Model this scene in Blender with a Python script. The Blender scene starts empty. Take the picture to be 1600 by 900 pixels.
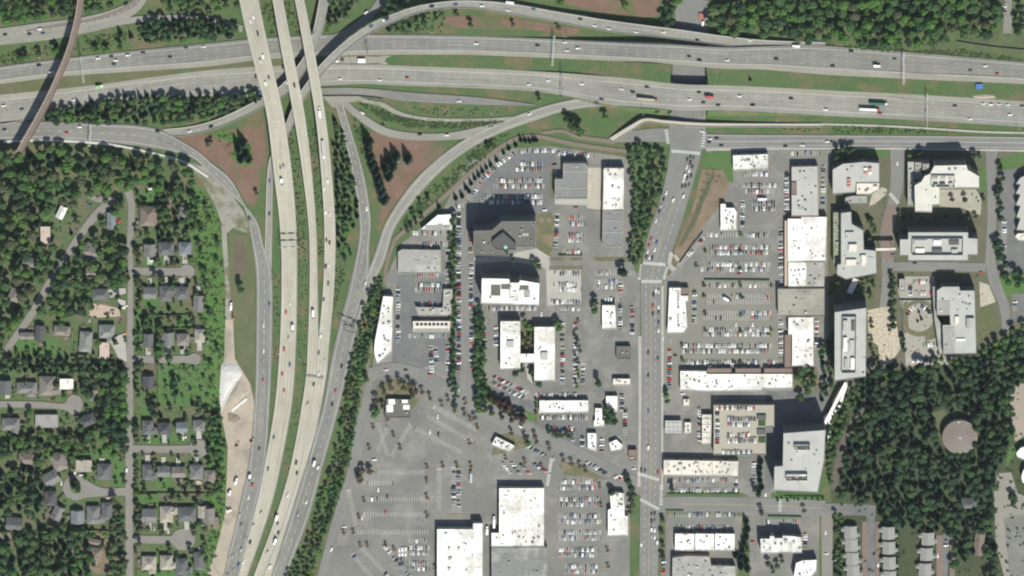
import bpy, math, random
import numpy as np
from mathutils import Vector, Matrix
random.seed(7); R = random.Random(11); np.random.seed(5)
SC = bpy.context.scene; COL = SC.collection

# ------------------------------------------------------------------ camera, sky, sun, exposure
TH = math.radians(18.5); DIST = 10000.0; HALF = 560.0          # satellite well above and north of the town, 0.7 m per photo pixel
CAMP = Vector((0, DIST*math.sin(TH), DIST*math.cos(TH)))
cd = bpy.data.cameras.new('camera'); cam = bpy.data.objects.new('camera', cd); COL.objects.link(cam)
cam.location = CAMP; cam.rotation_euler = (-TH, 0, 0)
cd.sensor_width = 36; cd.lens = 18*DIST/HALF; cd.clip_start = 100; cd.clip_end = 60000
SC.camera = cam
AZ, EL = math.radians(160), math.radians(47)
w = bpy.data.worlds.new('World'); SC.world = w; w.use_nodes = True
nt = w.node_tree; bg = nt.nodes['Background']; sky = nt.nodes.new('ShaderNodeTexSky')
sky.sky_type = 'NISHITA'; sky.sun_disc = False; sky.sun_elevation = EL; sky.sun_rotation = AZ
nt.links.new(sky.outputs[0], bg.inputs[0]); bg.inputs[1].default_value = 0.092
sl = bpy.data.lights.new('sun', 'SUN'); sl.energy = 5.0; sl.angle = math.radians(0.5); sl.color = (1, .98, .87)
so = bpy.data.objects.new('sun', sl); COL.objects.link(so); so.location = (200, -600, 900)
so.rotation_euler = Vector((-math.sin(AZ)*math.cos(EL), -math.cos(AZ)*math.cos(EL), -math.sin(EL))).to_track_quat('-Z', 'Y').to_euler()
SC.view_settings.view_transform = 'Standard'; SC.view_settings.look = 'None'; SC.view_settings.gamma = 1
SC.cycles.filter_width = 2.1; SC.view_settings.exposure = 0.31; SC.view_settings.use_curve_mapping = False

def P(px, py, z=0.0):
    "ground (or height z) position seen at photo pixel px,py"
    u = (px-800)/800*HALF/DIST; v = (450-py)/800*HALF/DIST
    d = Vector((u, -math.sin(TH)+v*math.cos(TH), -math.cos(TH)-v*math.sin(TH)))
    t = (z-CAMP.z)/d.z
    p = CAMP+d*t
    return Vector((p.x, p.y, z))
S = 0.7                                                       # metres per photo pixel

# ------------------------------------------------------------------ object helpers
SEEN = {}
def tag(o, label=None, cat=None, group=None, kind=None):
    if label:
        if label in SEEN and kind is None and not group: print('DUP LABEL', label)
        SEEN[label] = 1; o['label'] = label
    if cat: o['category'] = cat
    if group: o['group'] = group
    if kind: o['kind'] = kind
    return o
def thing(name, label, cat, loc=(0, 0, 0), rot=0, group=None):
    o = bpy.data.objects.new(name, None); COL.objects.link(o); o.location = loc; o.rotation_euler = (0, 0, rot)
    o.empty_display_size = 1
    return tag(o, label, cat, group)
def link(name, me, parent=None):
    o = bpy.data.objects.new(name, me); COL.objects.link(o)
    if parent: o.parent = parent
    return o
class MB:
    def __init__(s): s.v = []; s.f = []; s.m = []; s.uv = None
    def add(s, V, F, m=0):
        n = len(s.v); s.v += [tuple(p) for p in V]; s.f += [tuple(i+n for i in f) for f in F]; s.m += [m]*len(F); return s
    def box(s, c, d, rot=0, m=0, taper=1):
        x, y, z = (k/2 for k in d); ca, sa = math.cos(rot), math.sin(rot); V = []
        for k in (-1, 1):
            t = taper if k > 0 else 1
            for a, b in ((-1, -1), (1, -1), (1, 1), (-1, 1)):
                X, Y = a*x*t, b*y*t
                V.append((c[0]+X*ca-Y*sa, c[1]+X*sa+Y*ca, c[2]+k*z))
        return s.add(V, [(3, 2, 1, 0), (4, 5, 6, 7), (0, 1, 5, 4), (1, 2, 6, 5), (2, 3, 7, 6), (3, 0, 4, 7)], m)
    def prism(s, pts, z0, z1, m=0, cap=True, bottom=False):
        n = len(pts); V = [(p[0], p[1], z0) for p in pts]+[(p[0], p[1], z1) for p in pts]
        F = [(i, (i+1) % n, (i+1) % n+n, i+n) for i in range(n)]
        if cap: F.append(tuple(range(n, 2*n)))
        if bottom: F.append(tuple(range(n-1, -1, -1)))
        return s.add(V, F, m)
    def cyl(s, a, b, r0, r1=None, n=8, m=0):
        r1 = r0 if r1 is None else r1; a = Vector(a); b = Vector(b); d = (b-a).normalized()
        x = d.orthogonal().normalized(); y = d.cross(x); V = []
        for c, r in ((a, r0), (b, r1)):
            for i in range(n):
                t = 2*math.pi*i/n; V.append(c+x*math.cos(t)*r+y*math.sin(t)*r)
        F = [(i, (i+1) % n, (i+1) % n+n, i+n) for i in range(n)]+[tuple(range(n, 2*n)), tuple(range(n-1, -1, -1))]
        return s.add(V, F, m)
    def mesh(s, name, mats):
        me = bpy.data.meshes.new(name); me.from_pydata(s.v, [], s.f)
        for m in (mats if isinstance(mats, (list, tuple)) else [mats]): me.materials.append(m)
        if any(s.m): me.polygons.foreach_set('material_index', s.m)
        if s.uv: 
            l = me.uv_layers.new(name='UVMap'); vi = np.zeros(len(me.loops), np.int32); me.loops.foreach_get('vertex_index', vi)
            l.data.foreach_set('uv', np.array(s.uv, np.float32)[vi].ravel())
        me.update(); return me
    def build(s, name, mats, parent=None): return link(name, s.mesh(name, mats), parent)

# ------------------------------------------------------------------ materials
MATS = {}
def mat(name, c1, c2=None, s1=.05, s2=1.5, rough=.9, amp=.35, spec=.3, streak=False, objrand=0, island=0, metal=0, c3=None, s3=.02):
    if name in MATS: return MATS[name]
    m = bpy.data.materials.new(name); m.use_nodes = True; n = m.node_tree.nodes; L = m.node_tree.links
    b = n['Principled BSDF']; b.inputs['Roughness'].default_value = rough; b.inputs['Specular IOR Level'].default_value = spec; b.inputs['Metallic'].default_value = metal
    tc = n.new('ShaderNodeTexCoord')
    def noise(scale, det=4, rgh=.6, src=None):
        k = n.new('ShaderNodeTexNoise'); k.inputs['Scale'].default_value = scale; k.inputs['Detail'].default_value = det; k.inputs['Roughness'].default_value = rgh
        L.new(src or tc.outputs['Object'], k.inputs['Vector']); return k.outputs['Fac']
    def ramp(src, a, b_, va=0, vb=1):
        k = n.new('ShaderNodeMapRange'); k.inputs[1].default_value = a; k.inputs[2].default_value = b_; k.inputs[3].default_value = va; k.inputs[4].default_value = vb
        L.new(src, k.inputs[0]); return k.outputs[0]
    def mix(f, a, b_):
        k = n.new('ShaderNodeMix'); k.data_type = 'RGBA'
        L.new(f, k.inputs[0])
        for i, x in ((6, a), (7, b_)):
            if isinstance(x, tuple): k.inputs[i].default_value = (*x, 1)
            else: L.new(x, k.inputs[i])
        return k.outputs[2]
    def scale(col, f):
        k = n.new('ShaderNodeVectorMath'); k.operation = 'SCALE'; L.new(col, k.inputs[0]); L.new(f, k.inputs[3]); return k.outputs[0]
    col = mix(ramp(noise(s1), .35, .65), c1, c2 or c1)
    if c3: col = mix(ramp(noise(s3, 5, .7), .5, .62), col, c3)
    if amp: col = scale(col, ramp(noise(s2, 5, .7), .25, .75, 1-amp, 1+amp))
    if streak:
        mp = n.new('ShaderNodeMapping'); L.new(tc.outputs['UV'], mp.inputs[0]); mp.inputs['Scale'].default_value = (1.1, .012, 1)
        col = scale(col, ramp(noise(1, 3, .6, mp.outputs[0]), .3, .7, 1-streak, 1+streak))
        mp = n.new('ShaderNodeMapping'); L.new(tc.outputs['UV'], mp.inputs[0]); mp.inputs['Scale'].default_value = (.09, .025, 1)
        col = scale(col, ramp(noise(1, 4, .7, mp.outputs[0]), .35, .65, 1-streak*.6, 1+streak*.6))
    if objrand:
        oi = n.new('ShaderNodeObjectInfo'); col = scale(col, ramp(oi.outputs['Random'], 0, 1, 1-objrand, 1+objrand))
    if island:
        g = n.new('ShaderNodeNewGeometry'); col = scale(col, ramp(g.outputs['Random Per Island'], 0, 1, 1-island, 1+island))
    L.new(col, b.inputs['Base Color'])
    if island:
        tr = n.new('ShaderNodeBsdfTranslucent'); mx = n.new('ShaderNodeMixShader'); mx.inputs[0].default_value = .4
        L.new(col, tr.inputs[0]); L.new(b.outputs[0], mx.inputs[1]); L.new(tr.outputs[0], mx.inputs[2]); L.new(mx.outputs[0], n['Material Output'].inputs[0])
    MATS[name] = m; return m
GRASS = mat('rough grass', (.078, .108, .046), (.058, .106, .036), .04, .6, amp=.3, c3=(.13, .11, .06), s3=.03)
LAWN = mat('lawn', (.056, .128, .034), (.078, .126, .044), .08, .8, amp=.25)
WILD = mat('weedy bank', (.060, .135, .030), (.080, .13, .040), .06, .5, amp=.45)
DRYG = mat('dry grass', (.115, .115, .062), (.085, .10, .045), .05, .6, amp=.25)
BARK = mat('red bark mulch', (.175, .108, .080), (.14, .09, .062), .05, .7, amp=.28, c3=(.095, .105, .05), s3=.022)
DIRT = mat('bare brown soil', (.20, .15, .105), (.14, .11, .07), .06, .8, amp=.25)
SAND = mat('construction sand', (.37, .31, .245), (.30, .265, .215), .04, .8, amp=.18, c3=(.24, .21, .165), s3=.03)
GRAVEL = mat('pale gravel', (.50, .49, .46), (.40, .39, .36), .08, 1.2, amp=.2)
LOT = mat('worn lot asphalt', (.182, .176, .158), (.140, .138, .128), .022, .35, amp=.16, c3=(.205, .20, .182), s3=.03)
LOTD = mat('newer lot asphalt', (.145, .146, .146), (.118, .12, .12), .03, .4, amp=.15, c3=(.16, .158, .15), s3=.025)
ROAD = mat('street asphalt', (.185, .182, .170), (.16, .158, .15), .03, .9, amp=.08, streak=.10)
FWY = mat('freeway pavement', (.236, .228, .198), (.203, .198, .176), .012, .9, amp=.08, streak=.2)
FWYA = mat('freeway asphalt', (.192, .187, .168), (.166, .163, .150), .012, .9, amp=.08, streak=.2)
SHLD = mat('tan shoulder', (.265, .25, .21), (.23, .22, .185), .03, .9, amp=.1, streak=.08)
DECK = mat('bridge concrete', (.365, .338, .275), (.32, .298, .245), .015, .9, amp=.07, streak=.16)
CONC = mat('sidewalk concrete', (.36, .345, .31), (.31, .30, .27), .06, 1.2, amp=.12)
RESI = mat('residential asphalt', (.205, .192, .172), (.18, .17, .152), .05, .9, amp=.1, streak=.06)
PLAZA = mat('tan plaza paving', (.40, .36, .30), (.33, .30, .25), .15, .8, amp=.25)
BRICKP = mat('red brick paving', (.19, .135, .112), (.17, .135, .115), .1, 1.5, amp=.15)
WHITE = mat('white paint line', (.62, .62, .6), (.5, .5, .48), .3, 2, amp=.15)
YELLOW = mat('yellow paint line', (.5, .34, .1), (.42, .3, .1), .3, 2, amp=.15)
BRIDGEB = mat('brown bridge deck', (.17, .14, .115), (.145, .12, .10), .1, 1, amp=.12)
RUST = mat('rust painted steel', (.24, .10, .06), (.2, .09, .06), .3, 2, amp=.15, rough=.7)
STEEL = mat('galvanised steel', (.45, .45, .44), None, .3, 2, amp=.1, rough=.5, metal=.3)
DSTEEL = mat('dark steel', (.07, .07, .07), None, .3, 2, amp=.1, rough=.6)
GLASSD = mat('dark glass', (.02, .03, .035), (.03, .04, .045), .2, 1, amp=.1, rough=.15, spec=.6)
TEALG = mat('teal curtain wall glass', (.04, .065, .075), (.03, .05, .06), .1, .5, amp=.15, rough=.15, spec=.6)
RW = mat('white membrane roof', (.80, .785, .74), (.69, .675, .63), .04, .5, amp=.14, c3=(.50, .48, .44), s3=.05)
RWG = mat('patchy white roof', (.66, .65, .61), (.5, .49, .45), .08, .6, amp=.15, c3=(.34, .33, .3), s3=.07)
RC = mat('cream roof', (.62, .58, .5), (.54, .51, .45), .05, .6, amp=.1, c3=(.45, .42, .37), s3=.05)
RG = mat('grey roof', (.30, .295, .27), (.24, .238, .22), .05, .7, amp=.12, c3=(.37, .36, .33), s3=.04)
RLG = mat('pale grey roof', (.40, .395, .37), (.35, .345, .325), .05, .7, amp=.08)
RDG = mat('dark olive roof', (.125, .122, .105), (.105, .10, .09), .05, .7, amp=.12)
RMG = mat('ribbed metal roof', (.20, .20, .195), (.175, .175, .17), .05, .7, amp=.1)
RBR = mat('brown tile roof', (.20, .15, .125), (.17, .13, .11), .1, 1, amp=.15)
PEACH = mat('peach parapet', (.42, .33, .26), None, .1, 1, amp=.1)
WALLC = mat('cream wall', (.42, .39, .33), (.38, .355, .3), .1, 1, amp=.08)
WALLG = mat('grey wall', (.26, .26, .25), (.22, .22, .21), .1, 1, amp=.08)
WALLB = mat('brick wall', (.22, .13, .10), (.19, .12, .09), .2, 2, amp=.15)
WALLD = mat('dark wall', (.10, .105, .10), None, .2, 2, amp=.1)
HVAC = mat('rooftop unit metal', (.33, .325, .30), (.26, .26, .25), .3, 2, amp=.2, rough=.6)
HVACR = mat('red rooftop unit', (.42, .2, .15), None, .3, 2, amp=.2, rough=.6)
HWHITE = mat('white rooftop unit', (.75, .73, .68), None, .3, 2, amp=.1, rough=.6)
TRUNK = mat('bark', (.09, .065, .045), None, .5, 3, amp=.2)
LEAF = {}
def leaf(k, c1, c2, s=.02, isl=.38, rnd=.32): LEAF[k] = mat('foliage '+k, c1, c2, s, 1.2, rough=.7, amp=.15, island=isl, objrand=rnd, spec=.2)
leaf('bright', (.090, .205, .048), (.115, .20, .055))
leaf('mid', (.070, .145, .050), (.088, .148, .058))
leaf('dull', (.115, .130, .070), (.095, .118, .060))
leaf('conifer', (.027, .062, .037), (.038, .072, .044))
leaf('dark', (.042, .088, .046), (.056, .098, .050))
leaf('bronze', (.145, .115, .072), (.12, .105, .065))
leaf('plum', (.075, .035, .035), (.06, .035, .04))
leaf('scrub', (.088, .165, .042), (.085, .13, .048))
leaf('scrubdry', (.085, .095, .045), (.10, .09, .05))

TRACK = mat('grey works ground', (.27, .255, .22), (.22, .21, .18), .05, .7, amp=.2, c3=(.12, .125, .065), s3=.03)
# ------------------------------------------------------------------ ground sheets and road ribbons
LEVEL = [0.0]
def lev(): LEVEL[0] += .005; return LEVEL[0]
def smooth(pts, n):
    "Catmull-Rom through pts, resampled to n points of equal arc length"
    p = [np.array(q+(0,) if len(q) == 2 else q, float) for q in pts]
    if len(p) > 2:
        e = [2*p[0]-p[1]]+p+[2*p[-1]-p[-2]]; out = []
        for i in range(1, len(e)-2):
            for t in np.linspace(0, 1, 12, endpoint=False):
                a, b, c, d = e[i-1:i+3]
                out.append(.5*((2*b)+(c-a)*t+(2*a-5*b+4*c-d)*t*t+(-a+3*b-3*c+d)*t**3))
        out.append(p[-1])
    else: out = p
    out = np.array(out); s = np.concatenate([[0], np.cumsum(np.linalg.norm(np.diff(out[:, :2], axis=0), axis=1))])
    q = np.linspace(0, s[-1], n); return np.stack([np.interp(q, s, out[:, k]) for k in range(3)], 1)
def patch(name, pts, m, label, cat='ground', z=None, curve=0):
    if curve: pts = [tuple(q[:2]) for q in smooth(list(pts)+[pts[0]], len(pts)*curve)][:-1]
    z = lev() if z is None else z
    surf(pts, z)
    b = MB(); V = [P(x, y, z) for x, y in pts]
    b.add(V, [tuple(range(len(V)))])
    o = b.build(name, m)
    me = o.data
    if me.polygons[0].normal.z < 0: me.flip_normals()
    return tag(o, label, cat, kind='structure')
ROADS = []; SURF = []
def zat(px, py): return max([z for q, z, bb in SURF if bb[0] <= px <= bb[2] and bb[1] <= py <= bb[3] and inside((px, py), q)], default=0)
def surf(q, z): SURF.append((q, z, (min(p[0] for p in q), min(p[1] for p in q), max(p[0] for p in q), max(p[1] for p in q))))
def strip(name, A, B, m, label, n=None, drive=None, axis='x', under=None, solid=False, cat='road', structure=True, ncross=1, dz=None):
    "road surface between two edges given in photo pixels (x, y[, height])"
    La = sum(math.dist(A[i][:2], A[i+1][:2]) for i in range(len(A)-1)); n = n or max(8, int(La/8))
    a = smooth(A, n); c = smooth(B, n); z0 = lev() if dz is None else dz
    b = MB(); uv = []; k = 0
    ra = [P(*q[:2], q[2])+Vector((0, 0, z0)) for q in a]; rc = [P(*q[:2], q[2])+Vector((0, 0, z0)) for q in c]
    s = 0
    for i in range(n):
        if i: s += ((ra[i]+rc[i])/2-(ra[i-1]+rc[i-1])/2).length
        wd = (ra[i]-rc[i]).length
        b.v += [tuple(ra[i]), tuple(rc[i])]; uv += [(0, s), (wd, s)]
    for i in range(n-1): b.f.append((2*i, 2*i+1, 2*i+3, 2*i+2)); b.m.append(0)
    b.uv = uv
    me = b.mesh(name, m)
    if sum(p.normal.z for p in me.polygons) < 0: me.flip_normals()
    r = dict(a=a, c=c, ra=ra, rc=rc, name=drive, axis=axis, hmax=float(max(a[:, 2].max(), c[:, 2].max())), label=label)
    if drive: ROADS.append(r)
    if r['hmax'] == 0: surf([tuple(q[:2]) for q in a]+[tuple(q[:2]) for q in c[::-1]], z0)
    r['z0'] = z0
    if structure: r['obj'] = tag(link(name, me), label, cat, kind='structure')
    else: r['me'] = me
    if solid:
        sk = MB()
        for side in (ra, rc):
            low = []
            for i, p in enumerate(side):
                px = (a[i][0]+c[i][0])/2; h = p.z
                bot = h-1.7 if (h > 5 and (under is None or under[0] < px < under[1])) else -.2
                low.append((p.x, p.y, bot))
            nn = len(side); V = [tuple(p-Vector((0, 0, .01))) for p in side]+low
            sk.add(V, [(i, i+1, i+1+nn, i+nn) for i in range(nn-1)])
        r['skirt'] = sk
    return r
def line(b, r, f, wd=.3, dash=None, i0=0, i1=None, dz=.02, m=0):
    "painted line at fraction f across strip r"
    n = len(r['ra']); i1 = n if i1 is None else i1
    pts = [r['ra'][i].lerp(r['rc'][i], f)+Vector((0, 0, dz)) for i in range(i0, i1)]
    seg(b, pts, wd, dash, m)
def seg(b, pts, wd=.3, dash=None, m=0):
    s = 0; 
    if dash: on, off = dash
    for p, q in zip(pts, pts[1:]):
        L = (q-p).length
        if L < 1e-6: continue
        d = (q-p)/L; nrm = Vector((-d.y, d.x, 0))*wd/2
        iv = [(0, L)]
        if dash:
            iv = []; t = -(s % (on+off))
            while t < L:
                a_, b_ = max(0, t), min(L, t+on)
                if b_ > a_: iv.append((a_, b_))
                t += on+off
        for a_, b_ in iv:
            u, v = p+d*a_, p+d*b_
            b.add([u+nrm, u-nrm, v-nrm, v+nrm], [(0, 1, 2, 3)], m)
        s += L
def inside(pt, poly):
    x, y = pt[0], pt[1]; c = False; j = len(poly)-1
    for i in range(len(poly)):
        xi, yi = poly[i][0], poly[i][1]; xj, yj = poly[j][0], poly[j][1]
        if (yi > y) != (yj > y) and x < (xj-xi)*(y-yi)/(yj-yi)+xi: c = not c
        j = i
    return c
# ------------------------------------------------------------------ the land
g = MB(); g.add([(-9000, -9000, 0), (9000, -9000, 0), (9000, 9000, 0), (-9000, 9000, 0)], [(0, 1, 2, 3)])
tag(g.build('ground', GRASS), 'grassy ground under the whole town', 'ground', kind='structure')
def hI(x):
    def ss(a, b, t): t = min(1, max(0, (t-a)/(b-a))); return t*t*(3-2*t)
    return 8.5*ss(860, 1040, x)*(1-ss(1110, 1310, x))
def H(pts): return [(x, y, hI(x)) for x, y in pts]

# residential ground and lawns
patch('yards', [(0, 300), (60, 290), (190, 290), (310, 290), (345, 420), (345, 580), (350, 700), (352, 790), (330, 905), (-20, 905), (-20, 300)], mat('yard ground', (.068, .108, .040), (.085, .105, .05), .05, .5, amp=.35, c3=(.125, .105, .07), s3=.05), 'mixed garden ground between the houses')
patch('green_bank', [(300, 285), (320, 300), (343, 340), (350, 440), (352, 520), (350, 560), (342, 600), (346, 660), (352, 720), (353, 800), (342, 850), (322, 905), (315, 905), (330, 800), (322, 640), (318, 470), (300, 380), (290, 310)], WILD, 'weedy green bank beside the freeway works', 'grass')
for k, (x0, y0, x1, y1, lb) in enumerate([(20, 530, 90, 556, 'bright mown lawn left of the diagonal lane'), (176, 715, 196, 762, 'bright lawn beside the main residential street'), (222, 465, 246, 480, 'small lawn behind the upper cul-de-sac houses'), (275, 496, 298, 515, 'green back lawn near the middle houses'),
    (245, 565, 318, 632, 'overgrown empty lot of tall grass'), (213, 772, 246, 805, 'square fenced lawn on the corner lot'), (220, 608, 242, 625, 'lawn below the dark gabled house'), (148, 700, 182, 722, 'lawn behind the wooded lot'), (213, 297, 245, 320, 'lawn north of the brown roofed house'), (242, 744, 266, 768, 'lawn behind the lower middle houses'),
    (222, 870, 322, 905, 'back lawns along the bottom edge'), (5, 678, 35, 692, 'small lawn behind the western house'), (222, 630, 240, 655, 'lawn beside hedged back garden'), (100, 855, 135, 890, 'grassy clearing among lower left trees'), (55, 400, 78, 428, 'lawn beside the small grey house'), (68, 330, 80, 350, 'grass patch by white roofed house'),
    (225, 402, 262, 416, 'front lawns along the upper cul-de-sac'), (222, 676, 285, 694, 'front lawns along the lower cul-de-sac'), (210, 480, 222, 540, 'verge lawn beside the residential street'), (92, 612, 106, 626, 'small round lawn beside turning circle')]):
    patch('lawn', [(x0, y0), (x1, y0+R.uniform(-2, 2)), (x1+R.uniform(-2, 2), y1), (x0+R.uniform(-2, 2), y1)], LAWN, lb, 'lawn')
patch('bare_soil', [(140, 474), (160, 476), (186, 482), (188, 494), (165, 496), (140, 496)], mat('pink rubble soil', (.42, .32, .25), (.33, .26, .21), .2, 1, amp=.3), 'pinkish rubble plot of a cleared house')
patch('bare_soil', [(100, 838), (155, 832), (176, 850), (178, 895), (150, 897), (110, 860)], DIRT, 'bare brown garden soil near the bottom')
patch('bare_soil', [(262, 292), (272, 320), (273, 345), (266, 348), (258, 318)], DIRT, 'brown dirt drive through the north trees')
patch('bare_soil', [(152, 600), (160, 596), (166, 610), (160, 625), (153, 615)], mat('orange soil', (.34, .21, .13), (.28, .18, .12), .2, 1, amp=.2), 'orange soil strip beside small house')
# freeway interchange ground
patch('bark_bed', [(265, 215), (330, 208), (370, 200), (412, 184), (416, 235), (408, 262), (404, 300), (398, 325), (385, 318), (370, 290), (345, 262), (310, 240)], BARK, 'reddish bark triangle inside the west loop', 'mulch bed')
patch('grass_strip', [(330, 208), (352, 204), (372, 212), (392, 226), (396, 255), (380, 262), (362, 246), (365, 225), (340, 216)], WILD, 'green patch inside the western bark triangle', 'grass')
patch('bark_bed', [(577, 208), (600, 205), (650, 218), (705, 224), (690, 242), (650, 275), (620, 315), (600, 345), (592, 345), (600, 310), (585, 250)], BARK, 'reddish bark triangle inside the east loop', 'mulch bed')
patch('bark_bed', [(690, 26), (760, 24), (830, 32), (905, 45), (900, 54), (820, 46), (720, 44), (695, 38)], BARK, 'long bark strip above the freeway', 'mulch bed')
patch('bark_bed', [(860, -5), (1030, -5), (1030, 25), (1000, 28), (930, 18), (880, 6)], BARK, 'bark bed at the top beside conifers', 'mulch bed')
patch('dirt_shoulder', [(347, 350), (335, 318), (316, 285), (298, 262), (285, 250), (322, 262), (352, 290), (380, 330), (392, 360), (385, 364), (364, 356), (353, 366)], TRACK, 'sandy shoulder inside the curving west ramp')
patch('meadow', [(358, 362), (385, 368), (398, 400), (398, 640), (385, 640), (372, 560), (360, 470)], DRYG, 'dry grass field between ramp and works track', 'grass')
patch('bark_bed', [(365, 375), (382, 378), (384, 430), (368, 432)], mat('dark soil', (.12, .095, .07), (.1, .085, .06), .1, .8, amp=.25), 'brown oval soil bed in dry field', 'mulch bed')
patch('construction_yard', [(352, 500), (364, 498), (367, 560), (391, 600), (400, 640), (396, 700), (386, 765), (372, 820), (352, 905), (322, 905), (340, 850), (352, 800), (356, 700), (344, 640), (344, 590), (350, 560)], SAND, 'sandy construction yard beside the freeway', 'yard')
patch('gravel_pile_base', [(346, 570), (356, 566), (370, 572), (377, 584), (370, 596), (352, 630), (346, 645), (343, 610)], GRAVEL, 'pale gravel spread of the works yard', 'gravel')
# commercial ground
patch('parking_lot', [(735, 250), (800, 232), (860, 228), (975, 245), (990, 260), (992, 320), (990, 420), (1000, 430), (1000, 770), (985, 790), (985, 905), (500, 905), (540, 760), (562, 640), (580, 590), (600, 440), (628, 380), (690, 330)], LOT, 'asphalt of the western shopping district', 'parking lot')
patch('parking_lot', [(728, 320), (742, 292), (800, 240), (862, 232), (872, 252), (872, 330), (730, 352)], LOTD, 'dark asphalt of the north car park', 'parking lot')
patch('parking_lot', [(700, 330), (740, 330), (757, 500), (757, 600), (830, 625), (842, 655), (920, 660), (920, 700), (860, 690), (755, 640), (700, 610)], LOTD, 'dark asphalt around the office courts', 'parking lot')
patch('parking_lot', [(620, 430), (705, 430), (705, 560), (660, 575), (612, 570)], LOTD, 'dark asphalt behind the small western shops', 'parking lot')
patch('parking_lot', [(1100, 232), (1300, 232), (1300, 560), (1295, 640), (1215, 640), (1212, 790), (1280, 790), (1280, 905), (1030, 905), (1030, 430), (1046, 430), (1100, 350), (1130, 300), (1145, 270)], LOT, 'asphalt of the eastern shopping district', 'parking lot')
patch('parking_lot', [(1036, 440), (1100, 430), (1215, 436), (1215, 575), (1036, 610)], mat('older lot asphalt', (.195, .187, .158), (.172, .166, .145), .03, .9, amp=.1), 'weathered asphalt of the middle plaza lot', 'parking lot')
patch('parking_deck', [(853, 422), (908, 422), (908, 472), (855, 478)], CONC, 'pale concrete parking slab beside the white office', 'parking lot')
patch('campus_ground', [(1300, 232), (1600, 232), (1610, 560), (1540, 560), (1450, 575), (1360, 585), (1296, 640), (1292, 300)], mat('campus ground', (.085, .095, .05), (.12, .11, .08), .05, .6, amp=.3), 'planted ground around the office campus')
patch('plaza', [(1355, 485), (1388, 478), (1400, 500), (1407, 545), (1392, 568), (1376, 572), (1372, 540), (1358, 530)], mat('striped tan terrace', (.46, .41, .33), (.33, .28, .21), .35, .5, amp=.45), 'tan stepped terrace garden below the campus lane', 'plaza')
patch('plaza', [(1362, 305), (1378, 292), (1386, 296), (1384, 304), (1368, 318), (1358, 322)], PLAZA, 'pale forecourt of the north west campus block', 'plaza')
patch('plaza', [(1466, 296), (1525, 296), (1534, 312), (1532, 336), (1505, 326), (1468, 322)], mat('gridded tan court', (.34, .32, .26), (.29, .275, .225), .1, .8, amp=.12), 'tan paved courtyard of the north east office', 'plaza')
patch('plaza', [(1403, 450), (1412, 432), (1460, 432), (1466, 500), (1470, 556), (1500, 556), (1512, 570), (1415, 572), (1412, 500)], mat('pale drive paving', (.31, .29, .25), (.27, .255, .225), .08, .9, amp=.1), 'pale paved drives west of the south east office', 'plaza')
patch('plaza', [(917, 262), (942, 262), (942, 328), (917, 325)], PLAZA, 'tan patio between grey office and cream block', 'plaza')
patch('plaza', [(1530, 440), (1545, 445), (1556, 472), (1532, 480)], PLAZA, 'pale paved apron beside the south east office', 'plaza')
patch('garden', [(1436+29*math.cos(t*.2618), 497+29*math.sin(t*.2618)) for t in range(24)], mat('court bed', (.15, .13, .08), (.11, .115, .06), .15, 1, amp=.3), 'planted ring round the drop off court')
patch('roundabout_court', [(1436+23*math.cos(t*.2618), 496+22*math.sin(t*.2618)) for t in range(24)], mat('round court paving', (.30, .28, .24), (.27, .255, .22), .1, .9, amp=.1), 'round paved drop off court', 'plaza')
patch('lawn', [(1100, 246), (1112, 236), (1143, 236), (1145, 262), (1146, 285), (1136, 284), (1132, 268), (1115, 262), (1097, 262)], LAWN, 'green corner lawn beside the big intersection', 'lawn')
patch('bare_soil', [(1097, 264), (1130, 266), (1140, 286), (1128, 318), (1100, 352), (1064, 405), (1056, 412), (1050, 400), (1080, 330)], DIRT, 'brown dirt wedge with ditch beside the avenue')
patch('lawn', [(1560, 250), (1600, 235), (1605, 255), (1570, 268), (1562, 265)], LAWN, 'lawn at the right edge below the street', 'lawn')
patch('lawn', [(1345, 234), (1388, 234), (1388, 246), (1345, 246)], LAWN, 'lawn north of the campus block', 'lawn')
patch('lawn', [(1531, 262), (1540, 262), (1541, 296), (1534, 300)], LAWN, 'narrow lawn east of the stepped office', 'lawn')
patch('lawn', [(1556, 432), (1600, 428), (1602, 455), (1580, 466), (1560, 452)], WILD, 'green slope at the right edge', 'lawn')
patch('lawn', [(1530, 482), (1556, 478), (1560, 505), (1540, 530), (1528, 530)], DRYG, 'dry grass slope beside the campus drive', 'lawn')
patch('lawn', [(1402, 832), (1432, 832), (1428, 905), (1402, 905)], DRYG, 'dull lawn between the townhouse rows', 'lawn')
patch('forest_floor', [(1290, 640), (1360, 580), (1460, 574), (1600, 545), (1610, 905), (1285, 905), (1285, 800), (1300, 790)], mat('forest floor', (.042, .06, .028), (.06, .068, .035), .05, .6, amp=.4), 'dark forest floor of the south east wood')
patch('gravel_lot', [(1578, 620), (1590, 598), (1620, 598), (1620, 690), (1586, 690), (1580, 660)], mat('pinkish gravel', (.30, .25, .205), (.27, .23, .19), .04, .8, amp=.12), 'pinkish gravel yard at the right edge', 'yard')
patch('lawn', [(1572, 705), (1600, 680), (1620, 690), (1620, 720), (1590, 700), (1580, 722), (1572, 730)], LAWN, 'curved lawn beside the white dome', 'lawn')
patch('clearing', [(1456, 646), (1474, 640), (1482, 650), (1472, 672), (1468, 690), (1462, 670)], DRYG, 'grassy clearing beside the water tank', 'grass')
patch('parking_lot', [(1552, 740), (1580, 738), (1590, 770), (1610, 780), (1610, 905), (1570, 905), (1556, 850)], mat('tan lot', (.24, .225, .195), (.215, .2, .175), .03, .8, amp=.1), 'tan parking lot at lower right corner', 'parking lot')
patch('parking_lot', [(1568, 810), (1610, 800), (1610, 905), (1578, 905)], LOT, 'grey asphalt square in the corner lot', 'parking lot')
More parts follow.
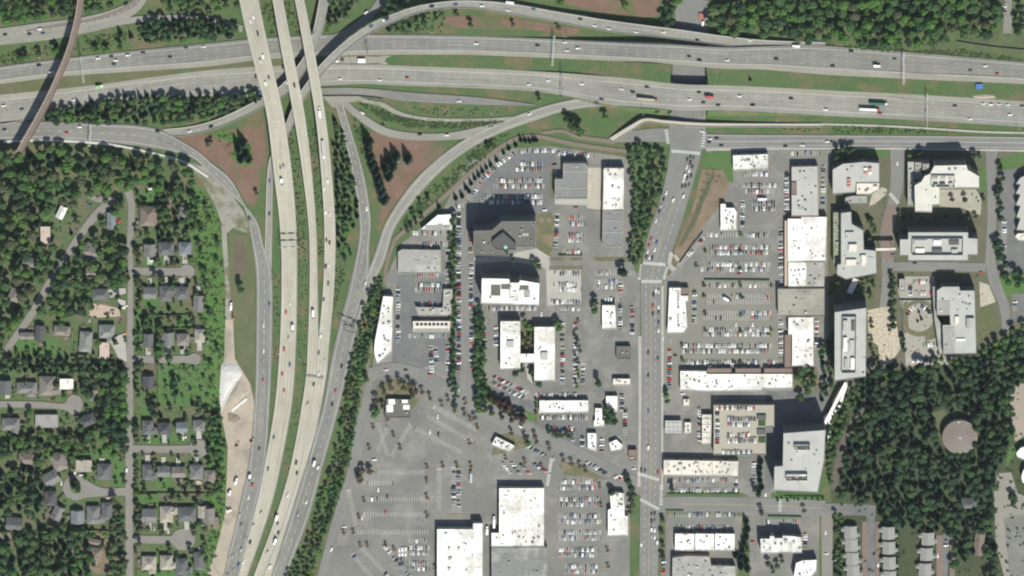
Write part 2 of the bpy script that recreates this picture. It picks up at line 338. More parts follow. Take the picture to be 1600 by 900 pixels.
patch('parking_lot', [(1562, 266), (1606, 262), (1606, 425), (1560, 425)], LOTD, 'asphalt lot along right edge', 'parking lot')
patch('parking_lot', [(1580, 460), (1606, 458), (1606, 500), (1582, 502)], LOTD, 'small lot at the right edge', 'parking lot')
patch('parking_lot', [(1057, -10), (1106, -10), (1106, 36), (1058, 36)], LOT, 'small lot north of the freeway', 'parking lot')
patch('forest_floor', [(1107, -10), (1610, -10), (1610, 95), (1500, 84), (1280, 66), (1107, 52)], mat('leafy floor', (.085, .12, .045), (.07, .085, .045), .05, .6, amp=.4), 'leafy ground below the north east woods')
patch('alley', [(1570, -10), (1581, -10), (1581, 52), (1567, 52)], RESI, 'north lane at the top right corner', 'road')

for nm, m_, q, lb in (('garden', 'mulch', [(838, 336), (862, 332), (868, 345), (862, 400), (838, 398)], 'planted garden east of the olive office'), ('plaza', CONC, [(740, 402), (796, 402), (806, 394), (838, 388), (860, 402), (858, 424), (845, 416), (795, 408), (742, 412)], 'pale forecourt below the olive office'), ('plaza', CONC, [(867, 311), (920, 311), (920, 321), (867, 319)], 'pale terrace below the ribbed hall'),
    ('garden', 'mulch', [(858, 403), (910, 403), (910, 407), (858, 407)], 'mulch strip north of the short lane'), ('garden', 'mulch', [(858, 416), (910, 416), (910, 421), (858, 421)], 'mulch strip south of the short lane'), ('garden', 'mulch', [(927, 402), (985, 402), (985, 408), (927, 408)], 'planted strip below the ribbed roof'), ('garden', 'mulch', [(860, 255), (866, 255), (866, 312), (860, 312)], 'planted strip west of the ribbed hall'),
    ('parking_lot', LOTD, [(1196, 612), (1290, 612), (1292, 680), (1196, 772)], 'dark service yard behind the tall tower'), ('garden', 'mulch', [(813, 503), (834, 503), (834, 552), (813, 552)], 'planted court between the H office wings'), ('garden', 'mulch', [(812, 578), (834, 568), (834, 596), (826, 590)], 'planted entry below the H offices'), ('plaza', CONC, [(820, 568), (826, 568), (832, 600), (824, 592)], 'pale path below the H office link'),
    ('garden', 'mulch', [(768, 712), (776, 680), (802, 676), (824, 690), (812, 702)], 'mulch bed around the tilted mall shop'), ('garden', 'mulch', [(588, 604), (612, 592), (648, 600), (655, 625), (645, 640), (600, 622), (592, 640)], 'brown bed around small dark roofed shop'), ('garden', 'mulch', [(872, 722), (905, 724), (955, 745), (950, 750), (880, 742)], 'mulch bank along the mall road'), ('grass_strip', WILD, [(740, 494), (757, 494), (757, 590), (775, 622), (845, 652), (838, 660), (765, 642), (742, 600)], 'green planting strip right of the office lane'), ('grass_strip', GRASS, [(703, 336), (711, 336), (711, 590), (703, 590)], 'green strip left of the office lane'),
    ('grass_strip', GRASS, [(1040, 770), (1160, 771), (1172, 776), (1040, 776)], 'green strip above the bottom street'), ('grass_strip', DRYG, [(1040, 800), (1160, 802), (1160, 806), (1040, 804)], 'green strip below the bottom street'), ('grass_strip', GRASS, [(1160, 806), (1170, 806), (1172, 905), (1152, 905)], 'green strip of the conifer row by apartments'), ('grass_strip', WILD, [(1205, 770), (1290, 774), (1290, 781), (1205, 780)], 'hedge bank below the tall tower'),
    ('ditch', 'ditch', [(1112, 272), (1116, 276), (1104, 305), (1086, 350), (1066, 384), (1060, 384), (1080, 345), (1098, 300)], 'dark weedy ditch in the dirt wedge'), ('grass_strip', GRASS, [(985, 764), (998, 766), (998, 905), (984, 905)], 'green verge west of the lower avenue'), ('grass_strip', DRYG, [(1030, 806), (1040, 806), (1040, 870), (1030, 905)], 'green verge east of the lower avenue'), ('grass_strip', GRASS, [(836, 622), (841, 622), (841, 662), (836, 662)], 'narrow lawn left of the shop strip'),
    ('garden', 'mulch', [(1412, 474), (1418, 470), (1420, 520), (1412, 520)], 'mulch bed left of round court'), ('garden', 'mulch', [(1444, 524), (1466, 506), (1468, 526), (1446, 534)], 'mulch bed right of the round court'), ('garden', 'mulch', [(1240, 574), (1275, 574), (1285, 612), (1240, 608)], 'planted corner at the end of the shopping strip')):
    patch(nm, q, mat('garden mulch', (.13, .115, .07), (.09, .11, .05), .12, .9, amp=.3, c3=(.2, .15, .11), s3=.08) if m_ == 'mulch' else mat('ditch weeds', (.07, .09, .045), (.10, .09, .06), .2, 1, amp=.3) if m_ == 'ditch' else m_, lb, 'grass' if m_ in (WILD, GRASS, DRYG) else 'ground')
# streets
MK = MB(); MKY = MB()
BDRV = []
r = strip('avenue', [(1055, -15), (1054, 60), (1050, 120), (1046, 190), (1046, 215)], [(1106, -15), (1106, 60), (1102, 120), (1102, 190), (1102, 215)], ROAD, 'avenue passing under the freeway')
rav = strip('avenue', [(1046, 205), (1046, 240), (1035, 300), (1014, 362), (1004, 410), (1001, 450), (1002, 540), (1002, 720), (1000, 800), (999, 910)], [(1102, 205), (1095, 240), (1079, 300), (1060, 362), (1044, 408), (1033, 450), (1032, 540), (1032, 720), (1030, 800), (1028, 910)], ROAD, 'wide shopping avenue running north to south', n=90, drive='the shopping avenue', axis='y')
for f in (.26, .5, .74): line(MK if f != .5 else MKY, rav, f, .3, (3, 6) if f != .5 else None, 14)
rst = strip('street', [(975, 205), (1040, 200), (1102, 209), (1280, 211), (1440, 212), (1620, 214)], [(960, 222), (1040, 222), (1102, 232), (1280, 229), (1440, 230), (1620, 233)], ROAD, 'cross street running below the freeway', drive='the street below the freeway')
line(MK, rst, .5, .3, None, 16); line(MK, rst, .08, .25, None, 16); line(MK, rst, .93, .25, None, 16)
rs = strip('street', [(1028, 776), (1100, 776), (1200, 778), (1290, 782)], [(1028, 800), (1100, 799), (1200, 801), (1290, 806)], ROAD, 'cross street at the bottom of the plaza'); line(MKY, rs, .5, .3, None, 4)
strip('street', [(1285, 786), (1340, 787), (1368, 790)], [(1285, 806), (1340, 805), (1368, 806)], LOTD, 'short dark street leading to townhouses')
strip('street', [(1283, 800), (1284, 905)], [(1301, 802), (1301, 905)], RESI, 'quiet street left of the townhouses')
strip('alley', [(1354, 800), (1354, 905)], [(1367, 800), (1368, 905)], LOTD, 'dark alley between the first townhouse rows')
strip('alley', [(1474, 832), (1466, 905)], [(1484, 832), (1480, 905)], LOTD, 'dark alley beside the third townhouse row')
rd = strip('street', [(575, 575), (615, 566), (665, 578), (720, 608), (790, 642), (870, 680), (950, 722), (1003, 748)], [(575, 600), (608, 586), (655, 600), (712, 632), (780, 664), (860, 702), (935, 742), (1003, 775)], ROAD, 'diagonal mall road', drive='the diagonal mall road'); line(MKY, rd, .5, .25, (3, 5))
strip('street', [(564, 590), (556, 650), (545, 725), (521, 805), (494, 905)], [(584, 590), (572, 650), (562, 725), (538, 805), (508, 905)], ROAD, 'ring road along the left of the mall lot', drive='the mall ring road', axis='y')
strip('street', [(719, 325), (719, 500), (718, 610)], [(733, 325), (733, 500), (737, 620)], ROAD, 'straight lane between parked cars and offices', drive='the office lane', axis='y')
strip('campus_lane', [(1391, 230), (1391, 290), (1384, 330), (1376, 362), (1377, 405), (1378, 440), (1374, 480)], [(1413, 230), (1411, 290), (1402, 325), (1397, 362), (1396, 405), (1391, 440), (1388, 480)], ROAD, 'lane through the office campus', drive='the campus lane', axis='y')
strip('brick_lane', [(1386, 318), (1378, 350), (1377, 404)], [(1402, 320), (1396, 350), (1395, 404)], BRICKP, 'reddish brick stretch of the campus lane', cat='road')
strip('campus_lane', [(1395, 409), (1460, 409), (1540, 411)], [(1395, 423), (1460, 424), (1540, 424)], ROAD, 'cross lane in shade below long glass office')
strip('campus_drive', [(1540, 232), (1541, 260), (1543, 330), (1541, 380), (1540, 412), (1548, 448), (1562, 480), (1566, 520)], [(1560, 232), (1556, 260), (1557, 330), (1555, 380), (1556, 412), (1566, 448), (1578, 480), (1578, 520)], ROAD, 'drive along the east of the campus')
strip('forest_path', [(1372, 590), (1340, 640), (1312, 690), (1296, 760)], [(1384, 592), (1352, 640), (1326, 690), (1306, 770)], mat('shaded path', (.10, .09, .075), None, .1, 1, amp=.1), 'path through the wood beside the tower')  # base colour darker than the other trails
strip('sidewalk', [(1033, 446), (1033, 540), (1033, 765)], [(1037, 446), (1037, 540), (1036, 765)], CONC, 'east pavement of the avenue', cat='pavement')
strip('sidewalk', [(997, 525), (998, 640), (996, 760)], [(1002, 525), (1002, 640), (1001, 760)], CONC, 'west pavement of the avenue', cat='pavement')
strip('sidewalk', [(1103, 232), (1280, 230), (1440, 231), (1610, 234)], [(1103, 235), (1280, 233), (1440, 234), (1610, 237)], CONC, 'pavement south of the cross street', cat='pavement')
strip('sidewalk', [(1057, 408), (1048, 390), (1044, 404), (1043, 416), (1050, 424)], [(1063, 406), (1053, 396), (1050, 406), (1049, 412), (1058, 420)], CONC, 'rounded pavement tip of the dirt wedge', cat='pavement')
# residential streets
rr = strip('residential_street', [(194, 300), (200, 320), (199, 365), (197, 385), (200, 410), (199, 480), (198, 545), (196, 600), (196, 700), (196, 910)], [(206, 296), (211, 320), (209, 365), (206, 385), (208, 410), (208, 480), (209, 545), (208, 600), (208, 700), (208, 910)], RESI, 'long residential street running north to south', drive='the long residential street', axis='y')
strip('residential_street', [(178, 306), (150, 326), (122, 362), (92, 408), (72, 440), (44, 488), (5, 545)], [(185, 314), (158, 336), (130, 370), (101, 414), (80, 448), (54, 494), (14, 550)], RESI, 'diagonal lane through the wooded lots', drive='the diagonal lane', axis='y')
strip('residential_street', [(130, 300), (150, 306), (178, 308)], [(134, 306), (150, 315), (176, 318)], RESI, 'short stub at the north end of lanes')
for nm, A, B, c, rad in (('upper', (205, 417), (205, 429), (292, 424), 11), ('middle', (205, 555), (205, 566), (304, 561), 9), ('lower', (205, 695), (205, 706), (311, 701), 14), ('bottom', (205, 836), (205, 848), (286, 843), 17)):
    strip('cul_de_sac', [A, ((A[0]+c[0])/2, A[1]+1), (c[0], c[1]-6)], [B, ((A[0]+c[0])/2, B[1]+1), (c[0], c[1]+6)], RESI, nm+' cul-de-sac east of the residential street')
    patch('turning_circle', [(c[0]+rad*1.1*math.cos(t*.3142), c[1]+rad*math.sin(t*.3142)) for t in range(20)], RESI, 'turning circle of the %s cul-de-sac' % nm, 'road')
strip('residential_street', [(-10, 626), (60, 627), (100, 630), (112, 618)], [(-10, 636), (60, 637), (100, 640), (125, 650)], RESI, 'western cul-de-sac lane', cat='road')
patch('turning_circle', [(116+13*math.cos(t*.3142), 632+16*math.sin(t*.3142)) for t in range(20)], RESI, 'turning area of the western lane', 'road')
strip('residential_street', [(200, 761), (160, 762), (125, 744)], [(200, 774), (160, 775), (110, 780)], RESI, 'short street to the round island')
patch('turning_circle', [(118+20*math.cos(t*.3142), 762+20*math.sin(t*.3142)) for t in range(20)], RESI, 'turning circle around planted island', 'road')
patch('island', [(118+9*math.cos(t*.3142), 761+10*math.sin(t*.3142)) for t in range(20)], LAWN, 'round planted island of turning circle', 'grass')
strip('track', [(346, 352), (347, 380), (351, 430), (352, 500)], [(353, 352), (355, 380), (358, 430), (362, 500)], TRACK, 'sandy works track beside the field')
strip('trail', [(612, 374), (645, 345), (700, 297), (755, 246), (800, 216), (840, 210), (900, 222), (985, 234)], [(616, 379), (648, 351), (704, 303), (760, 251), (803, 222), (840, 216), (900, 229), (985, 240)], mat('trail', (.16, .135, .105), None, .1, 1, amp=.12), 'narrow trail along the conifer row')
strip('trail', [(614, 374), (602, 410), (597, 450), (588, 500), (572, 570), (560, 640)], [(618, 379), (607, 412), (602, 452), (593, 502), (577, 572), (564, 640)], mat('trail', (.16, .135, .105)), 'trail continuing south behind the white warehouse')
strip('trail', [(846, 205), (880, 202), (900, 210), (960, 218)], [(848, 210), (880, 207), (900, 216), (960, 225)], mat('trail', (.16, .135, .105)), 'switchback of trail near the freeway')
strip('trail', [(1280, 192), (1400, 196), (1530, 204), (1610, 206)], [(1280, 195), (1400, 199), (1530, 207), (1610, 209)], CONC, 'thin trail beside the eastern freeway')

patch('dirt_shoulder', [(503, 150), (560, 150), (575, 156), (546, 160), (538, 168), (520, 168)], SHLD, 'tan dirt apron below the split ramp', 'ground')
strip('dirt_track', [(560, 154), (600, 160), (630, 176), (680, 184), (770, 184), (835, 178)], [(556, 158), (592, 165), (626, 181), (680, 189), (770, 189), (838, 183)], TRACK, 'dirt track through the planted ramp bank')
# freeways
WBA = [(-40, 111), (0, 104), (100, 91), (200, 80), (320, 68), (400, 60), (460, 56), (520, 54), (640, 54), (800, 58), (960, 66), (1060, 70), (1130, 74), (1200, 72), (1280, 71), (1440, 83), (1600, 97), (1650, 102)]
WBB = [(-40, 137), (0, 131), (100, 119), (200, 112), (320, 104), (400, 94), (460, 90), (520, 88), (640, 85), (800, 88), (960, 95), (1060, 101), (1130, 107), (1200, 109), (1280, 116), (1440, 124), (1600, 131), (1650, 134)]
EBA = [(-40, 155), (0, 148), (80, 140), (160, 131), (240, 120), (320, 110), (400, 104), (480, 101), (560, 100), (640, 103), (800, 109), (960, 120), (1060, 131), (1130, 133), (1200, 136), (1280, 140), (1440, 148), (1600, 158), (1650, 161)]
EBB = [(-40, 196), (0, 190), (60, 185), (100, 175), (160, 161), (240, 152), (320, 150), (400, 149), (480, 136), (560, 131), (640, 134), (800, 140), (870, 147), (960, 164), (1060, 172), (1130, 172), (1200, 175), (1280, 180), (1440, 188), (1600, 198), (1650, 201)]
def cutx(pts, x0, x1):
    q = smooth(pts, 400); q = [tuple(k[:2]) for k in q if x0 <= k[0] <= x1]; return q[::12]+[q[-1]]
# raised grass between and beside the carriageways (embankment either side of the underpass)
for x0, x1, m_, lb in ((-40, 505, DRYG, 'western'), (505, 1049, GRASS, 'middle'), (1103, 1650, GRASS, 'eastern')):
    strip('median', H(cutx(WBB, x0, x1)), H(cutx(EBA, x0, x1)), m_, lb+' median between the freeway carriageways', cat='grass', solid=False)
for x0, x1, lb in ((860, 1049, 'west'), (1103, 1300, 'east')):
    A = cutx(EBB, x0, x1); strip('embankment', H(A), [(x, y+9*hI(x)/8.5+.5) for x, y in A], GRASS, 'grass embankment south of freeway, %s of the underpass' % lb, cat='grass')
rw = strip('freeway', H(WBA), H(WBB), FWYA, 'westbound freeway carriageway', drive='the upper freeway carriageway', solid=True, under=(1048, 1104), n=220)
rw['skirt'].build('abutment', CONC, rw['obj'])
re_ = strip('freeway', H(EBA), H(EBB), FWY, 'eastbound freeway carriageway', drive='the lower freeway carriageway', solid=True, under=(1048, 1104), n=220)
re_['skirt'].build('abutment', CONC, re_['obj'])
for r_, fs in ((rw, (.3, .48, .64)), (re_, (.3, .46, .62))):
    for f in fs: line(MK, r_, f, .16, (3.5, 8.5))
line(MK, rw, .12, .3); line(MK, rw, .78, .3); line(MK, re_, .2, .3); line(MK, re_, .82, .3, i0=40)
def band(r_, f0, f1, m_, name, label):
    n = len(r_['ra']); b = MB(); z = Vector((0, 0, .012)); s = 0; b.uv = []
    for i in range(n):
        p, q = r_['ra'][i].lerp(r_['rc'][i], f0)+z, r_['ra'][i].lerp(r_['rc'][i], f1)+z
        if i: s += (r_['ra'][i]-r_['ra'][i-1]).length
        b.v += [tuple(p), tuple(q)]; b.uv += [(0, s), (5, s)]
    b.f = [(2*i, 2*i+1, 2*i+3, 2*i+2) for i in range(n-1)]; b.m = [0]*(n-1)
    me = b.mesh(name, m_)
    if me.polygons[0].normal.z < 0: me.flip_normals()
    tag(link(name, me), label, 'road', kind='structure')
band(rw, .79, .995, SHLD, 'shoulder', 'tan inner shoulder of the upper freeway'); band(re_, .005, .19, SHLD, 'shoulder', 'tan inner shoulder of the lower freeway')
patch('works_pad', [(507, 90), (560, 88), (612, 87), (603, 91), (601, 96), (608, 101), (560, 99), (507, 101)], SHLD, 'paved gap in the freeway median', 'road')
fr = strip('frontage_road', [(-20, 47), (0, 44), (60, 36), (120, 28), (165, 18), (205, 2), (215, -10)], [(-20, 73), (0, 70), (60, 64), (110, 56), (170, 42), (215, 18), (235, -10)], FWY, 'frontage road curving off the top left', drive='the top left frontage road'); line(MK, fr, .4, .3, (3, 5))
strip('bus_lane', [(40, 46), (90, 37), (130, 31), (170, 20), (205, 3), (212, -8)], [(40, 50), (90, 42), (130, 36), (174, 26), (212, 9), (222, -8)], mat('reddish lane asphalt', (.165, .14, .125), (.15, .13, .118), .03, .9, amp=.1, streak=.1), 'reddish lane of the top left frontage road')
strip('frontage_road', [(130, 42), (200, 27), (270, 23), (330, 26), (380, 40)], [(130, 52), (200, 37), (270, 32), (330, 37), (378, 50)], FWY, 'side road running behind top conifers')
strip('ramp', [(500, 62), (540, 45), (575, 18), (595, -10)], [(512, 66), (556, 50), (590, 20), (612, -10)], FWYA, 'ramp climbing to the top beside the flyover', drive='the small top ramp')
strip('ramp', [(500, 137), (560, 137), (640, 144), (740, 151), (800, 158), (835, 163)], [(500, 148), (560, 148), (600, 152), (640, 158), (740, 163), (800, 164), (835, 165)], FWYA, 'ramp splitting off below the lower freeway', drive='the lower split ramp')
strip('ramp', [(543, 158), (570, 180), (615, 203), (690, 208), (760, 195), (830, 176), (870, 162)], [(536, 165), (562, 188), (608, 214), (690, 219), (765, 209), (836, 188), (880, 172)], FWY, 'curving ramp above the east bark triangle', drive='the curved inner ramp')
ri = strip('ramp', [(980, 150), (930, 150), (880, 158), (830, 172), (760, 199), (698, 236), (645, 285), (604, 345), (586, 395), (565, 450), (549, 500)], [(985, 168), (945, 166), (890, 172), (840, 186), (770, 213), (709, 250), (660, 298), (618, 355), (602, 405), (580, 450), (562, 500)], FWY, 'long loop ramp along the conifer trail', drive='the long loop ramp'); line(MK, ri, .2, .25); line(MK, ri, .8, .25)
rh = strip('ramp', [(522, 160), (530, 185), (550, 270), (561, 340), (560, 380), (545, 450), (521, 545), (503, 640), (480, 720), (452, 810), (421, 910)], [(536, 160), (543, 185), (568, 270), (579, 340), (577, 380), (574, 450), (551, 545), (529, 640), (507, 720), (482, 810), (443, 910)], FWYA, 'northbound collector road right of the freeway', drive='the right hand collector road', axis='y', n=130)
line(MK, rh, .15, .28); line(MK, rh, .5, .28, (3.5, 8)); line(MK, rh, .88, .28)
rl = strip('ramp', [(-20, 193), (60, 190), (160, 193), (240, 200), (300, 230), (330, 254), (362, 282), (384, 330), (393, 375), (400, 430), (400, 545), (397, 640), (389, 720), (370, 810), (347, 910)], [(-20, 220), (60, 217), (160, 222), (240, 231), (300, 246), (324, 268), (352, 296), (398, 340), (412, 385), (425, 430), (425, 545), (421, 640), (415, 720), (398, 800), (370, 910)], FWYA, 'curving western ramp and collector road', drive='the curving western ramp', axis='y', n=150)
line(MK, rl, .12, .28, i0=20); line(MK, rl, .5, .28, (3.5, 8), 4); line(MK, rl, .88, .28)

# elevated roads: things with deck, barriers and columns
def overpass(name, A, B, m_, label, drive, cols=(), axis='y', lanes=(.33, .66), cat='overpass', bar=CONC, n=90, colw=1.1):
    r_ = strip('deck', A, B, m_, label, n=n, drive=drive, axis=axis, structure=False, solid=True, dz=.0)
    t = thing(name, label, cat, (0, 0, 0)); link('deck', r_['me'], t)
    r_['skirt'].build('girder', CONC if bar is CONC else bar, t)
    for f0, f1 in ((0, 1), (1, 0)):
        b = MB(); 
        for i in range(n-1):
            p, q = (r_['ra'][i], r_['ra'][i+1]) if f0 == 0 else (r_['rc'][i], r_['rc'][i+1])
            d = (q-p).normalized(); nn = Vector((-d.y, d.x, 0))*.22; z = Vector((0, 0, .85)); e = Vector((0, 0, -.02))
            V = [p+nn+e, p-nn+e, q-nn+e, q+nn+e, p+nn+z, p-nn+z, q-nn+z, q+nn+z]
            b.add(V, [(4, 5, 6, 7), (0, 1, 5, 4), (1, 2, 6, 5), (2, 3, 7, 6), (3, 0, 4, 7)])
        b.build('barrier', bar, t)
    for i in cols:
        p, q = r_['ra'][i], r_['rc'][i]; d = (q-p).normalized()
        for f in ((.25, .75) if (q-p).length > 14 else (.5,)):
            c = p.lerp(q, f); b = MB(); b.cyl((c.x, c.y, 0), (c.x, c.y, c.z-1.5), colw*.8, colw*.8, 10); b.build('column', CONC, t)
    mk = MK
    for f in lanes: line(mk, r_, f, .2, (3.5, 8), dz=.02)
    line(mk, r_, .07, .25, dz=.02); line(mk, r_, .93, .25, dz=.02)
    return r_
overpass('overpass', [(370, -30, 12), (374, 0, 13), (385, 50, 15), (400, 110, 16), (417, 180, 14), (428, 270, 8), (438, 360, 3.5), (440, 450, 2), (437, 545, 1.2), (430, 630, .8), (415, 720, .6), (398, 800, .5), (367, 910, .4)],
    [(397, -30, 12), (404, 0, 13), (414, 50, 15), (427, 110, 16), (443, 180, 14), (456, 270, 8), (463, 360, 3.5), (464, 450, 2), (462, 545, 1.2), (456, 630, .8), (440, 720, .6), (421, 800, .5), (383, 910, .4)], DECK, 'wide pale concrete overpass, leftmost of three side by side', 'the wide left overpass', (4, 9, 14, 19, 23), lanes=(.3, .5, .7))
overpass('overpass', [(420, -30, 12), (426, 0, 13), (440, 80, 16), (459, 180, 13), (473, 270, 7), (483, 360, 2.5), (484, 450, 1.4), (481, 540, .9), (477, 600, .7), (456, 720, .5), (430, 810, .4), (393, 910, .3)],
    [(436, -30, 12), (442, 0, 13), (457, 80, 16), (476, 180, 13), (487, 270, 7), (494, 360, 2.5), (496, 450, 1.4), (497, 540, .9), (493, 600, .7), (472, 720, .5), (446, 810, .4), (409, 910, .3)], DECK, 'narrow concrete overpass in the middle of the three', 'the narrow middle overpass', (4, 9, 14, 19), lanes=(.5,))
overpass('overpass', [(454, -30, 12), (461, 0, 13), (476, 80, 16), (493, 180, 13), (502, 270, 7), (507, 360, 2.2), (505, 450, 1.2), (497, 540, .8), (493, 600, .6), (472, 720, .4), (446, 810, .3), (409, 910, .2)],
    [(468, -30, 12), (475, 0, 13), (491, 80, 16), (508, 180, 13), (518, 270, 7), (524, 360, 2.2), (522, 450, 1.2), (514, 540, .8), (508, 600, .6), (484, 720, .4), (458, 810, .3), (423, 910, .2)], DECK, 'concrete overpass at the right of the three', 'the right overpass', (4, 9, 14, 19), lanes=(.5,))
overpass('ramp_bridge', [(503, -20, 5), (499, 0, 5.5), (489, 50, 7), (478, 82, 7.5), (464, 104, 7.5), (446, 126, 7.5), (428, 142, 7), (395, 160, 5), (345, 184, 2), (300, 197, .6), (255, 202, .2)],
    [(518, -20, 5), (514, 0, 5.5), (503, 50, 7), (491, 86, 7.5), (476, 112, 7.5), (457, 137, 7.5), (438, 153, 7), (402, 172, 5), (350, 196, 2), (302, 210, .6), (255, 214, .2)], FWY, 'low ramp bridge slipping under the three overpasses', 'the low ramp bridge', (8, 20, 33), axis='y', lanes=(.5,))
overpass('flyover', [(1290, 66, .4), (1200, 63, 4), (1130, 56, 7), (1060, 46, 8), (960, 33, 6), (880, 20, 4), (800, 6, 4), (740, 1, 6), (690, 3, 7.5), (640, 13, 9), (590, 32, 10.5), (556, 52, 11), (526, 76, 10.5), (500, 102, 10), (480, 128, 9), (462, 156, 8), (446, 195, 6), (427, 232, 3), (418, 270, 1.2), (415, 360, .5), (414, 420, .3)],
    [(1290, 79, .4), (1200, 78, 4), (1130, 70, 7), (1060, 61, 8), (960, 50, 6), (880, 36, 4), (800, 22, 4), (740, 13, 6), (690, 14, 7.5), (645, 23, 9), (597, 43, 10.5), (564, 61, 11), (535, 84, 10.5), (509, 110, 10), (490, 135, 9), (472, 162, 8), (456, 200, 6), (437, 236, 3), (427, 272, 1.2), (425, 360, .5), (424, 420, .3)], FWY, 'long curved flyover ramp with dark shadow beneath', 'the curved flyover', (40, 66, 72, 78, 84, 90, 97), axis='x', lanes=(.5,), n=140)
# brown trail bridge at the left
rb = overpass('brown_bridge', [(122, -12, 12), (120, 8, 12), (115, 36, 12), (103, 80, 12), (85, 124, 12), (57, 180, 12), (20, 246, 12)], [(133, -12, 12), (130, 8, 12), (125, 36, 12), (113, 80, 12), (95, 124, 12), (69, 180, 12), (31, 246, 12)], BRIDGEB, 'narrow brown steel bridge crossing the freeway at left', None, (2, 18, 30, 42, 55, 68), lanes=(), bar=RUST, cat='bridge', n=70)
# tan trail bridge
overpass('trail_bridge', [(952, 216, .5), (985, 196, 4), (1008, 185, 5), (1040, 188, 5), (1100, 192, 3), (1200, 193, 1), (1285, 193, .3)], [(956, 223, .5), (990, 202, 4), (1010, 191, 5), (1040, 194, 5), (1100, 198, 3), (1200, 198, 1), (1285, 198, .3)], mat('tan path concrete', (.40, .36, .29), (.36, .33, .27), .1, 1, amp=.08), 'tan footbridge bending round the intersection corner', None, (10, 18), axis='x', lanes=(), cat='footbridge', colw=.6)
for nm, A, B, lb in (('concrete_barrier', [(5, 221), (60, 219), (120, 221), (175, 226), (230, 237), (285, 252), (325, 276)], None, 'white concrete wall along the outer western ramp'),):
    q = smooth(A, 60); b = MB()
    for i in range(59):
        p, k = P(*q[i][:2]), P(*q[i+1][:2]); d = (k-p).normalized(); nn = Vector((-d.y, d.x, 0))*1.3
        b.add([p+nn, p-nn, k-nn, k+nn]+[x+Vector((0, 0, 1.1)) for x in (p+nn, p-nn, k-nn, k+nn)], [(4, 5, 6, 7), (0, 1, 5, 4), (1, 2, 6, 5), (2, 3, 7, 6), (3, 0, 4, 7)])
    tag(b.build(nm, GRAVEL), lb, 'barrier')
patch('pavement_patch', [(480, 584), (506, 588), (505, 592), (479, 588)], LOT, 'grey repair band across the merged overpass', 'road', z=1.0)
# zebra and stop lines
def zebra(x0, y0, x1, y1, n, wpx=5, wd=.9):
    p, q = P(x0, y0, .9), P(x1, y1, .9); d = (q-p).normalized(); nn = Vector((-d.y, d.x, 0))*wpx*S/2
    for i in range(n):
        c = p.lerp(q, (i+.5)/n); c.z = zat(x0+(x1-x0)*(i+.5)/n, y0+(y1-y0)*(i+.5)/n)+.03; MK.add([c+nn+d*wd/2, c-nn+d*wd/2, c-nn-d*wd/2, c+nn-d*wd/2], [(0, 1, 2, 3)])
ISL = MB()
for a in ((1005, 411, 1040, 414, 14), (1002, 440, 1034, 440, 12), (1003, 413, 999, 438, 9), (1042, 417, 1037, 437, 8), (1041, 202, 1044, 226, 7), (1101, 206, 1097, 234, 7), (1049, 236, 1094, 240, 16), (862, 716, 855, 760, 16), (996, 740, 1030, 750, 13), (1000, 780, 1030, 796, 12), (1033, 757, 1033, 790, 9), (1219, 780, 1219, 800, 6), (1390, 302, 1404, 318, 8)): zebra(*a)
# ------------------------------------------------------------------ buildings
FOOT = []                                                     # photo outlines of buildings, to keep trees off them
def area(p): return sum(p[i][0]*p[(i+1) % len(p)][1]-p[(i+1) % len(p)][0]*p[i][1] for i in range(len(p)))/2
def inset(p, d):
    n = len(p); out = []
    for i in range(n):
        a, b, c = Vector(p[i-1]), Vector(p[i]), Vector(p[(i+1) % n])
        e, f = (b-a).normalized(), (c-b).normalized(); n1, n2 = Vector((-e.y, e.x)), Vector((-f.y, f.x))
        m = n1+n2; k = m.dot(n1)
        out.append(tuple(b+m*(d/max(k, .35))) if m.length > 1e-4 else tuple(b+n1*d))
    return out
def wallbox(b, p, q, out, z0, z1, th=.12, m=0):
    "thin box standing proud of the wall p-q"
    d = (q-p); nn = Vector((d.y, -d.x)).normalized()
    a, c = p+nn*out, q+nn*out; e, f = p-nn*th, q-nn*th
    b.prism([tuple(e), tuple(a), tuple(c), tuple(f)] if area([tuple(e), tuple(a), tuple(c), tuple(f)]) > 0 else [tuple(f), tuple(c), tuple(a), tuple(e)], z0, z1, m, True, True)
def rtu(par, c, d, m=HVAC, rot=0, name='rooftop_unit'):
    b = MB(); x, y, z = d
    b.box((c[0], c[1], c[2]+.15), (x*.9, y*.9, .3), rot); b.box((c[0], c[1], c[2]+.3+z/2), (x, y, z), rot)
    b.cyl((c[0], c[1], c[2]+.3+z), (c[0], c[1], c[2]+.45+z), min(x, y)*.33, n=8); return b.build(name, m, par)
